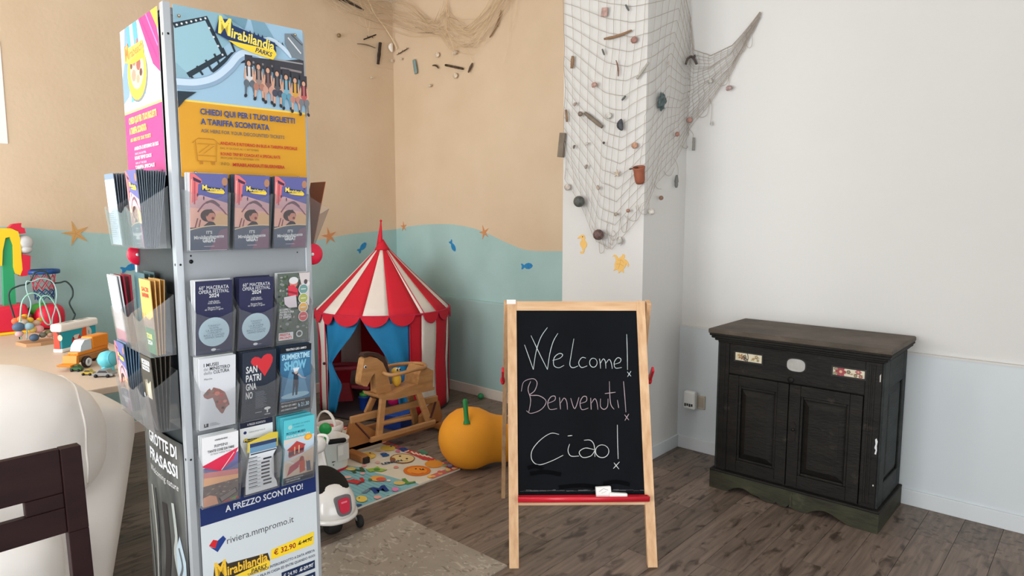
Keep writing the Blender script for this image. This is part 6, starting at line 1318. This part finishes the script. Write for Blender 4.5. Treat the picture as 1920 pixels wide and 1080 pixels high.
for i in range(NB_COL + 1):
    u = (i / NB_COL); u = u ** .92
    net_line(mb, [npt(u, j / 46) for j in range(47)], .0013 if i else .0022)
o = mb.build('column_cords', net); o['kind'] = 'stuff'
MB(cord).tube([npt(u / 60, 0) - inv for u in range(30, 61)], .0026, 5).build('head_rope', net)
c1 = lambda L: [(1020 + u / 4.155, v / 4.155) for u, v in L]
c2 = lambda L: [(1020 + u / 3.6, 240 + v / 3.6) for u, v in L]
LOOPS = [c2(L) for L in ([(520, 600), (530, 690), (555, 700), (566, 620), (548, 590)], [(568, 595), (580, 620), (620, 625), (630, 570), (625, 525)], [(640, 520), (648, 560), (680, 585), (700, 540), (700, 480)], [(440, 640), (430, 690), (470, 760), (492, 720), (470, 690)], [(375, 750), (380, 830), (390, 845), (412, 820), (396, 740)], [(430, 690), (442, 800), (420, 810), (398, 750)],
    [(470, 745), (465, 790), (440, 770)], [(870, 205), (895, 260), (895, 350)], [(800, 290), (820, 318), (850, 318), (872, 270)], [(735, 375), (760, 408), (786, 412)], [(920, 118), (950, 140), (970, 120)], [(330, 660), (345, 690), (380, 690)], [(505, 770), (495, 750), (520, 735), (540, 770), (520, 795)])] + \
    [c1(L) for L in ([(1690, 100), (1662, 180), (1640, 240), (1622, 258), (1615, 180)], [(1620, 195), (1626, 340), (1600, 375), (1580, 340), (1588, 250)], [(1580, 255), (1572, 380), (1520, 425), (1502, 380)], [(1440, 540), (1447, 640), (1442, 690)], [(1358, 650), (1380, 670), (1430, 650), (1450, 580)], [(1290, 770), (1280, 880), (1240, 915), (1205, 900), (1212, 850)], [(1290, 770), (1312, 830), (1302, 960)], [(1130, 1000), (1165, 1045), (1165, 1080)])]
for L in LOOPS:
    pts = []
    for p in smooth(L, 5):
        w_, n = wallpt(*p); pts.append(w_ + n * .008 - inv)
    MB(cord).tube(pts, .0014, 5).build('loose_loop', net)
# ---- shells, driftwood and finds tied to the net
wood1 = mat('driftwood_brown', (142, 112, 84), .85, .25, 12, bump=.2, stretch=(2, 8, 2)); wood2 = mat('driftwood_grey', (124, 112, 98), .85, .25, 12, bump=.2); wood3 = mat('driftwood_dark', (74, 60, 50), .85, .25, 12)
def stick(px0, py0, px1, py1, r, m, label, fn=wallpt, taper=.5, bend=0, flat=1.0, name='driftwood', cat='driftwood', knots=0):
    a, n = fn(px0, py0, .022); b, n2 = fn(px1, py1, .022)
    mid = (a + b) / 2; d = (b - a); side = d.cross(n).normalized()
    pts = smooth([a, a.lerp(b, .33) + side * bend, a.lerp(b, .66) + side * bend, b], 4); k = len(pts)
    rs = [r * (taper + (1 - taper) * math.sin(PI * (i + .8) / (k + .6))) * (1 + .12 * random.uniform(-1, 1)) for i in range(k)]
    mb = MB(m); mb.tube([p - mid for p in pts], rs, 8, flat=flat)
    for q in range(knots):
        p = pts[int((q + 1) * k / (knots + 1))] - mid; mb.tube([p, p + side * r * 3.2 * (1 if q % 2 else -1) + d.normalized() * r], [r * .6, r * .3], 6)
    o = mb.build(name); o.location = mid; return tag(o, label, cat)
def shell(px, py, r, c, label, kind='clam', fn=wallpt, rot=0, c2_=None, name='seashell', cat='shell'):
    p, n = fn(px, py, .020); up = Vector((0, 0, 1)); u = up.cross(n).normalized()
    M = frame(p, u, up) @ RZ(rot)
    m = mat('shell_%d_%d_%d' % c, c, .5, .35, 60, dark=c2_ or tuple(int(v * .72) for v in c))
    mb = MB(m)
    if kind == 'clam':
        def f(a, b):
            t = 2 * PI * a; q = b; rr = r * q * (1 + .06 * math.cos(9 * t) * q); return Vector((rr * math.cos(t), rr * math.sin(t) * .85, r * .55 * math.sqrt(max(0, 1 - q * q)) + .0))
        mb.grid(f, 30, 8)
    elif kind == 'spiral':
        k = 22; pts = []; rs = []
        for i in range(k):
            t = i / (k - 1); a = t * 4.4 * PI; q = r * (1 - t) ** 1.1; pts.append((q * .55 * math.cos(a), q * .55 * math.sin(a) * .9 + r * (t - .35) * .6, r * .4 + r * .25 * t)); rs.append(max(.0012, r * .46 * (1 - t * .9)))
        mb.tube(pts, rs, 8)
    elif kind == 'mussel':
        mb.sphere((0, 0, r * .3), (r * .62, r, r * .36), 16, 10, e=1.1)
        for v in mb.v: v.x += .35 * r * (v.y / r) ** 2
    elif kind == 'ball': mb.sphere((0, 0, r * .7), r, 18, 12)
    elif kind == 'star':
        q = []
        for i in range(10): a = i * PI / 5 + PI / 2; rr = r if i % 2 == 0 else r * .38; q.append((rr * math.cos(a), rr * math.sin(a)))
        mb.prism(q, 0, r * .25)
    elif kind == 'tile': mb.bb(-r, r, -r * 1.25, r * 1.25, 0, r * .4)
    elif kind == 'abalone':
        def f(a, b):
            t = 2 * PI * a; rr = r * b * (1 + .10 * math.sin(7 * t) + .06 * math.sin(11 * t + 1) - (.45 if 5.4 < t < 5.9 else 0)); return Vector((rr * math.cos(t) * .92, rr * math.sin(t) * 1.05, r * .3 * (1 - b * b) + r * .12 * math.sin(b * 9 + t * 2) * b))
        mb.grid(f, 48, 10)
    mb.M = None
    o = mb.build(name, bevel=.0015 if kind in ('tile', 'star') else 0, solid=.0015 if kind in ('clam', 'abalone') else 0); o.matrix_world = M
    return tag(o, label, cat)
stick(1133, 73, 1184, 57, .010, wood1, 'long brown driftwood stick high on the pillar net, above the pink shell', bend=.006)
shell(1189, 75, .022, (176, 128, 116), 'round dusky pink shell just below the long driftwood near the pillar edge', 'clam')
shell(1134, 23, .021, (196, 160, 150), 'pale pink tile piece near the top of the pillar net', 'tile', name='tile_piece', cat='tile piece', rot=-.12)
stick(1173, 9, 1179, 20, .0065, mat('slate_grey', (92, 96, 92), .6), 'small dark sliver at the top right of the pillar net', name='stone_sliver', cat='stone')
stick(1129, 92, 1133, 103, .006, mat('slate_grey'  , (92, 96, 92)), 'thin grey sliver left of the curved brown twig', name='stone_sliver', cat='stone')
stick(1074, 105, 1072, 128, .012, wood1, 'short upright brown driftwood near the pillar\'s left edge', taper=.85, flat=.7)
stick(1155, 113, 1159, 143, .005, mat('twig_reddish', (128, 96, 80), .8), 'thin curved reddish twig in the upper pillar net', bend=-.006, name='twig', cat='twig')
stick(1194, 148, 1216, 117, .008, mat('stick_pale_grey', (168, 164, 152), .8), 'pale grey stick slanting beside the pillar edge', taper=.7)
shell(1116, 160, .026, (206, 184, 170), 'cream and pink whelk shell in the middle of the upper pillar net', 'spiral', c2_=(150, 100, 90))
stick(1166, 188, 1173, 180, .007, mat('slate_grey', (92, 96, 92)), 'tiny dark shell fragment above the mussel shell', name='shell_fragment', cat='shell')
shell(1079, 196, .017, (186, 166, 156), 'small pale conch near the pillar\'s left side, above the driftwood log', 'spiral', rot=.6)
shell(1090, 214, .016, (150, 132, 118), 'small round snail shell touching the slanting driftwood log', 'ball')
stick(1097, 212, 1129, 238, .014, wood2, 'grey-brown driftwood log slanting across the pillar net', taper=.7)
shell(1141, 217, .022, (224, 220, 212), 'translucent white shell flake left of the dark mussel', 'clam')
shell(1164, 235, .036, (74, 76, 80), 'large dark blue-grey mussel shell in the pillar net', 'mussel', rot=.12, c2_=(50, 52, 58))
stick(1061, 206, 1063, 228, .008, wood1, 'slim driftwood piece on the pillar\'s left edge above the grey plank', taper=.8)
p, n = wallpt(1057, 272, .012)
o = MB(wood2).bb(-.022, .022, -.010, .010, -.078, .078).build('driftwood_plank', bevel=.003); o.location = (p.x - .012, p.y - .006, p.z); o.rotation_euler = (0, .12, 0); tag(o, 'flat grey driftwood plank overhanging the pillar\'s left edge', 'driftwood')
shell(1190, 273, .021, (206, 158, 128), 'orange-pink round shell above the terracotta cup', 'clam')
shell(1133, 268, .008, (80, 78, 76), 'very small dark snail shell left of the orange-pink shell', 'ball')
shell(1077, 275, .014, (110, 98, 88), 'small dark brown shell near the grey plank', 'mussel', rot=-.5)
shell(1101, 270, .016, (222, 216, 206), 'small pale shell right of the dark brown one', 'spiral')
shell(1100, 313, .017, (176, 160, 148), 'greyish shell in the lower left part of the pillar net', 'spiral', rot=1)
shell(1157, 325, .026, (214, 196, 176), 'small cream starfish left of the terracotta cup', 'star', name='starfish', cat='starfish')
shell(1064, 351, .024, (216, 204, 192), 'pale fan shell hanging at the pillar\'s left edge', 'clam')
shell(1123, 352, .018, (198, 176, 162), 'small pinkish conch above the grey urchin ball', 'spiral', rot=2)
shell(1090, 378, .036, (96, 98, 92), 'grey sea urchin ball at the left lower end of the net', 'ball', c2_=(64, 66, 62), name='urchin_ball', cat='sea urchin')
shell(1126, 440, .034, (120, 92, 86), 'brown ball gathered into the net\'s lowest tip', 'ball', c2_=(70, 54, 52), name='net_float', cat='float')
shell(1156, 402, .018, (180, 168, 152), 'grey snail shell near the bottom loops of the net', 'spiral')
shell(1179, 395, .012, (186, 140, 122), 'tiny orange-brown snail shell by the bottom loops', 'ball')
shell(1163, 452, .026, (218, 214, 206), 'translucent white shell hanging in the lowest loop', 'mussel', rot=2.6)
shell(1218, 397, .020, (226, 220, 210), 'white round shell at the pillar edge below the cup', 'ball')
# terracotta cup
p, n = wallpt(1199, 329, .03)
t = thing('terracotta_cup', 'small terracotta cup caught in the net by the pillar edge', 'cup', (p.x, p.y, p.z)); t.rotation_euler = (.35, .1, 0)
MB(mat('terracotta', (158, 92, 68), .8, .2, 20)).lathe([(.0, -.048), (.024, -.048), (.030, -.03), (.033, .03), (.037, .046), (.037, .052), (.031, .052), (.028, .03), (.0, -.03)], 22, caps=False).build('cup', t)
MB(wood3).tube([(-.058, -.01, .038), (0, -.012, .054)], .004, 6).build('twig', t)
# pillar side and right wall
shell(1241, 190, .050, (92, 108, 108), 'large blue-grey ruffled shell on the pillar\'s side face', 'abalone', c2_=(56, 68, 70))
shell(1267, 252, .024, (190, 146, 130), 'rosy snail shell on the pillar\'s side face', 'spiral', c2_=(140, 92, 80))
shell(1237, 371, .014, (166, 128, 106), 'brown bead-like shell low on the pillar\'s side face', 'ball')
shell(1252, 118, .014, (216, 204, 188), 'pale little shell high on the pillar\'s side face', 'mussel')
stick(1268, 352, 1269, 328, .014, mat('mussel_grey', (110, 110, 106), .5), 'grey mussel hanging from a string on the pillar\'s side', name='seashell', cat='shell', taper=.3, flat=.6)
stick(1301, 258, 1300, 282, .009, mat('stick_grey', (138, 136, 128), .8), 'grey stick hanging at the corner of pillar and wall', taper=.9)
a, n = wallpt(1296, 112, .03)
t = thing('coral_twig', 'forked dark coral twig where the net meets the right wall', 'coral', a); ck = mat('coral_dark', (84, 74, 70), .8)
tp = lambda px, py: wallpt(px, py, .03)[0] - a
for L in ([(1286, 120), (1290, 110), (1297, 106), (1303, 113), (1306, 120)], [(1297, 106), (1299, 108), (1303, 104), (1302, 108)]): MB(ck).tube(smooth([tp(*p) for p in L], 4), .0075 if len(L) > 4 else .006, 7).build('branch', t)
shell(1368, 166, .026, (198, 176, 168), 'pinkish whelk hanging from a string below the net on the right wall', 'spiral', c2_=(130, 100, 96))
shell(1332, 152, .016, (204, 200, 192), 'small pale shell in the net on the right wall', 'clam')
shell(1334, 232, .014, (200, 198, 194), 'pale drop-shaped shell on the lowest string by the right wall', 'mussel')
shell(1293, 225, .020, (198, 150, 138), 'rosy cockle in the net at the pillar\'s rear edge', 'clam') 
# wall stickers: seahorse and turtle on the pillar
gold = mat('sticker_ochre', (232, 186, 104), .6)
def sticker(px, py, fn, poly, s, label, name, m, cat, rot=0, extra=None):
    p, n = fn(px, py, .0); u = Vector((0, 0, 1)).cross(n).normalized()
    M = frame(p, u, (0, 0, 1)) @ RZ(rot)
    o = MB(m).prism([(x * s, y * s) for x, y in poly], 0, .003).build(name); o.matrix_world = M
    if extra:
        A = Art(T(0, 0, .003)); extra(A, s); A.build('marks', o)
    return tag(o, label, cat)
SEAH = [(-.62, .62), (-.42, .80), (-.1, .98), (.12, 1.0), (.30, .86), (.36, .62), (.28, .45), (.50, .28), (.62, .0), (.52, -.26), (.34, -.44), (.30, -.70), (.20, -.92), (-.05, -1.0), (-.22, -.92), (-.28, -.80), (-.14, -.74), (.02, -.80), (.10, -.66), (.02, -.46), (-.16, -.22), (-.30, .02), (-.22, .26), (-.06, .44), (-.10, .60), (-.30, .62), (-.56, .54)]
sticker(1092, 458, wallpt, SEAH, .062, 'ochre seahorse sticker on the white pillar', 'seahorse_sticker', gold, 'sticker', 0, lambda A, s: A.ell(.05 * s, .78 * s, .07 * s, .07 * s, ink(90, 70, 40), 8))
TURT = [(.18, 1.0), (.34, .92), (.36, .76), (.26, .62), (.44, .56), (.72, .46), (.96, .16), (.92, -.08), (.78, .08), (.60, .24), (.62, -.05), (.46, -.42), (.58, -.72), (.40, -.66), (.26, -.58), (.04, -.92), (-.02, -.64), (-.22, -.60), (-.58, -.84), (-.46, -.50), (-.60, -.16), (-.52, .20), (-.66, .52), (-.86, .54), (-1.0, .44), (-.84, .70), (-.60, .72), (-.34, .50), (-.12, .62), (.02, .80), (.06, .94)]
def turt(A, s):
    b = ink(190, 140, 66)
    for L in ([(-.3, .3), (.1, .4), (.4, .2)], [(-.4, -.1), (0, 0), (.45, -.1)], [(0, .5), (0, 0), (-.1, -.5)]): A.line([(x * s, y * s) for x, y in L], .0018, b)
sticker(1163, 495, wallpt, TURT, .066, 'ochre sea turtle sticker on the white pillar', 'turtle_sticker', gold, 'sticker', -.2, turt)
STAR = []
for i in range(10):
    a = i * PI / 5 + PI / 2; rr = 1.0 if i % 2 == 0 else .30; STAR.append((rr * math.cos(a), rr * math.sin(a)))
def starm(A, s):
    for i in range(5): a = i * 2 * PI / 5 + PI / 2; A.line([(0, 0), (.75 * s * math.cos(a), .75 * s * math.sin(a))], .0025, ink(190, 140, 80))
sc1 = mat('sticker_sand_star', (206, 160, 98), .6); sc2 = mat('sticker_orange_star', (204, 138, 92), .6)
sticker(142, 438, lambda a, b, c=0: cornpt(a, b, 0), STAR, .085, 'ochre starfish sticker on the left wall above the toys', 'starfish_sticker', sc1, 'sticker', .25, starm)
sticker(617, 443, lambda a, b, c=0: cornpt(a, b, 0), STAR, .080, 'orange starfish sticker half hidden behind the stand\'s rust leaflet', 'starfish_sticker', sc2, 'sticker', .2, starm)
sticker(757, 425, lambda a, b, c=0: cornpt(a, b, 0), STAR, .050, 'orange starfish sticker right beside the room corner', 'starfish_sticker', sc2, 'sticker', .1, starm)
sticker(908, 436, lambda a, b, c=0: cornpt(a, b, 0), STAR, .062, 'orange starfish sticker on the slope of the painted wave', 'starfish_sticker', sc2, 'sticker', .3, starm)
FISH = [(1.0, .0), (.8, .26), (.4, .40), (-.05, .36), (-.42, .16), (-.78, .40), (-.98, .36), (-.82, .05), (-.98, -.34), (-.76, -.36), (-.42, -.14), (-.05, -.36), (.4, -.40), (.8, -.24)]
fb = mat('sticker_fish_blue', (36, 128, 182), .5)
def fishm(A, s): A.ell(.65 * s, .08 * s, .05 * s, .05 * s, ink(20, 60, 100), 8); A.line([(.3 * s, .3 * s), (.22 * s, 0), (.3 * s, -.3 * s)], .002, ink(24, 96, 150))
sticker(679, 464, lambda a, b, c=0: cornpt(a, b, 0), FISH, .062, 'blue fish sticker left of the tent\'s pennant', 'fish_sticker', fb, 'sticker', .75, fishm)
sticker(849, 461, lambda a, b, c=0: cornpt(a, b, 0), FISH, .058, 'blue fish sticker swimming down, right of the tent', 'fish_sticker', fb, 'sticker', -.95, fishm)
sticker(988, 499, lambda a, b, c=0: cornpt(a, b, 0), FISH, .062, 'blue fish sticker near the pillar above the chalkboard', 'fish_sticker', fb, 'sticker', .12, fishm)
sticker(243, 502, lambda a, b, c=0: cornpt(a, b, 0), FISH, .06, 'blue fish sticker peeking out beside the stand\'s left clip', 'fish_sticker', fb, 'sticker', .3, fishm)
# ------------------------------------------------------------ tan net swagged in the far corner
UT = [(590, -70), (640, -50), (690, -30), (735, -6), (775, 8), (806, 38), (824, 40), (836, 0), (846, 30), (880, 46), (915, 18), (945, -30), (985, -60)]
LT = [(590, -10), (630, 22), (680, 46), (730, 52), (775, 66), (808, 66), (828, 66), (846, 92), (868, 96), (892, 100), (915, 72), (940, 30), (975, -20)]
cn = thing('corner_net', 'sandy tan fishing net swagged across the far corner under the ceiling', 'net', (WX + .1, BY - .1, 2.6)); ci = Vector((WX + .1, BY - .1, 2.6))
for nm, cc, num, sd, rad in (('swag_cords', cord_tan, 15, 0, .0013), ('swag_cords_dusky', cord_dk, 9, 50, .0015)):
    mb = MB(cc)
    for s_ in range(num):
        pts = []
        for i in range(61):
            u = i / 60; v = .5 + .62 * noise.noise(Vector((u * 3.2 + sd, s_ * 1.7 + sd, .5))) + (s_ / num - .5) * .8; v = max(-.05, min(1.08, v))
            a, b = lerp_poly(UT, u), lerp_poly(LT, u); x, y = a[0] + (b[0] - a[0]) * v, a[1] + (b[1] - a[1]) * v
            p, n = cornpt(x, y, .025); pts.append(p + n * (.03 * noise.noise(Vector((u * 5, s_, 3))) + .02) - ci)
        mb.tube(pts, rad, 4, caps=False)
    for s_ in range(num * 2):
        u0 = random.random(); pts = []
        for i in range(9):
            v = i / 8; u = max(0, min(1, u0 + (v - .5) * random.choice((.10, -.10, .12)))); a, b = lerp_poly(UT, u), lerp_poly(LT, u); p, n = cornpt(a[0] + (b[0] - a[0]) * v, a[1] + (b[1] - a[1]) * v, .025); pts.append(p + n * .03 - ci)
        mb.tube(pts, rad * .8, 4, caps=False)
    o = mb.build(nm, cn); o['kind'] = 'stuff'
def fine(L, r, m=cord_tan, name='net_fall'):
    pts = []
    for p in smooth(L, 5):
        w_, n = cornpt(p[0], p[1], .03); pts.append(w_ - ci)
    MB(m).tube(pts, r, 5).build(name, cn)
fine([(686, -12), (700, 22), (722, 52), (738, 78), (744, 92)], .006, cord_tan, 'hanging_rope')
fine([(838, -20), (839, 25), (838, 55), (834, 70)], .004, cord_dk, 'hanging_rope')
for L in ([(672, -10), (680, 20), (690, 60)], [(690, 0), (694, 30), (690, 66)], [(960, -10), (955, 40), (952, 90), (944, 120)], [(970, -10), (966, 30), (958, 60)], [(845, 70), (850, 100), (842, 118)], [(870, 90), (880, 104), (886, 118)], [(945, -15), (925, 20), (905, 60), (892, 95)], [(930, -12), (905, 24), (880, 44)], [(660, 96), (690, 120), (735, 130)]): fine(L, .0014)
K = cornpt
def cstick(*a, **k): return stick(*a, fn=K, **k)
cstick(606, -8, 682, 19, .013, mat('branch_dark', (70, 60, 52), .85), 'dark brown branch high in the far corner\'s left side', taper=.45, bend=-.02, name='branch')
cstick(682, 74, 705, 65, .006, ink(40, 34, 30), 'thin dark twig above the knobbly dark cone stick', knots=2, name='twig', cat='twig', taper=.8)
cstick(670, 82, 704, 90, .006, wood2, 'grey curved twig running into the knobbly dark stick', bend=-.008, name='twig', cat='twig')
cstick(713, 80, 709, 120, .015, mat('cone_dark', (58, 46, 38), .9, .4, 40), 'knobbly dark stick hanging left of the white oval shell', taper=.8, knots=0)
shell(731, 89, .042, (250, 246, 236), 'white oval shell in the far corner', 'mussel', K, c2_=(236, 230, 218))
cstick(744, 103, 766, 90, .0045, ink(70, 58, 48), 'spindly knotted twig right of the white oval shell', knots=5, name='twig', cat='twig')
o = cstick(776, 112, 780, 138, .022, mat('sea_glass', (122, 146, 146), .4), 'blue-grey sea glass strip in the far corner', taper=.8, flat=.35, name='sea_glass', cat='sea glass')
for px, py, r, kd, lab in ((735, 114, .018, 'clam', 'small cream shell under the white oval shell'), (753, 111, .017, 'spiral', 'small cream conch left of the sea glass strip'), (820, 103, .026, 'clam', 'cream clam shell above the small curved twig'), (855, 99, .030, 'spiral', 'white pointed whelk under the net\'s thickest fold'), (854, 142, .026, 'clam', 'cream cockle below the spotted stick'), (807, 161, .024, 'spiral', 'lowest pale conch in the far corner, on the right'), (696, 146, .020, 'spiral', 'lowest pale conch in the far corner, on the left'), (634, 67, .018, 'ball', 'small brown snail shell alone on the left wall')):
    shell(px, py, r, (238, 222, 196) if kd != 'ball' else (150, 124, 90), lab, kind=kd, fn=K)
cstick(811, 123, 822, 128, .008, ink(74, 60, 48), 'short curved dark twig left of the spotted stick', name='twig', cat='twig', bend=-.01)
cstick(835, 122, 868, 129, .010, mat('stick_spotted', (96, 78, 58), .9, .6, 45, dark=(40, 32, 26)), 'spotted dark stick with holes at the bottom of the corner net', taper=.85)
cstick(878, 136, 886, 118, .010, ink(86, 70, 56), 'dark club-ended twig at the right end of the corner finds', taper=.35, name='twig', cat='twig')
cstick(940, 19, 918, 70, .007, mat('stick_bone', (140, 112, 84), .8), 'long bone-like stick leaning on the back wall under the net', taper=.8, bend=-.015, knots=1)
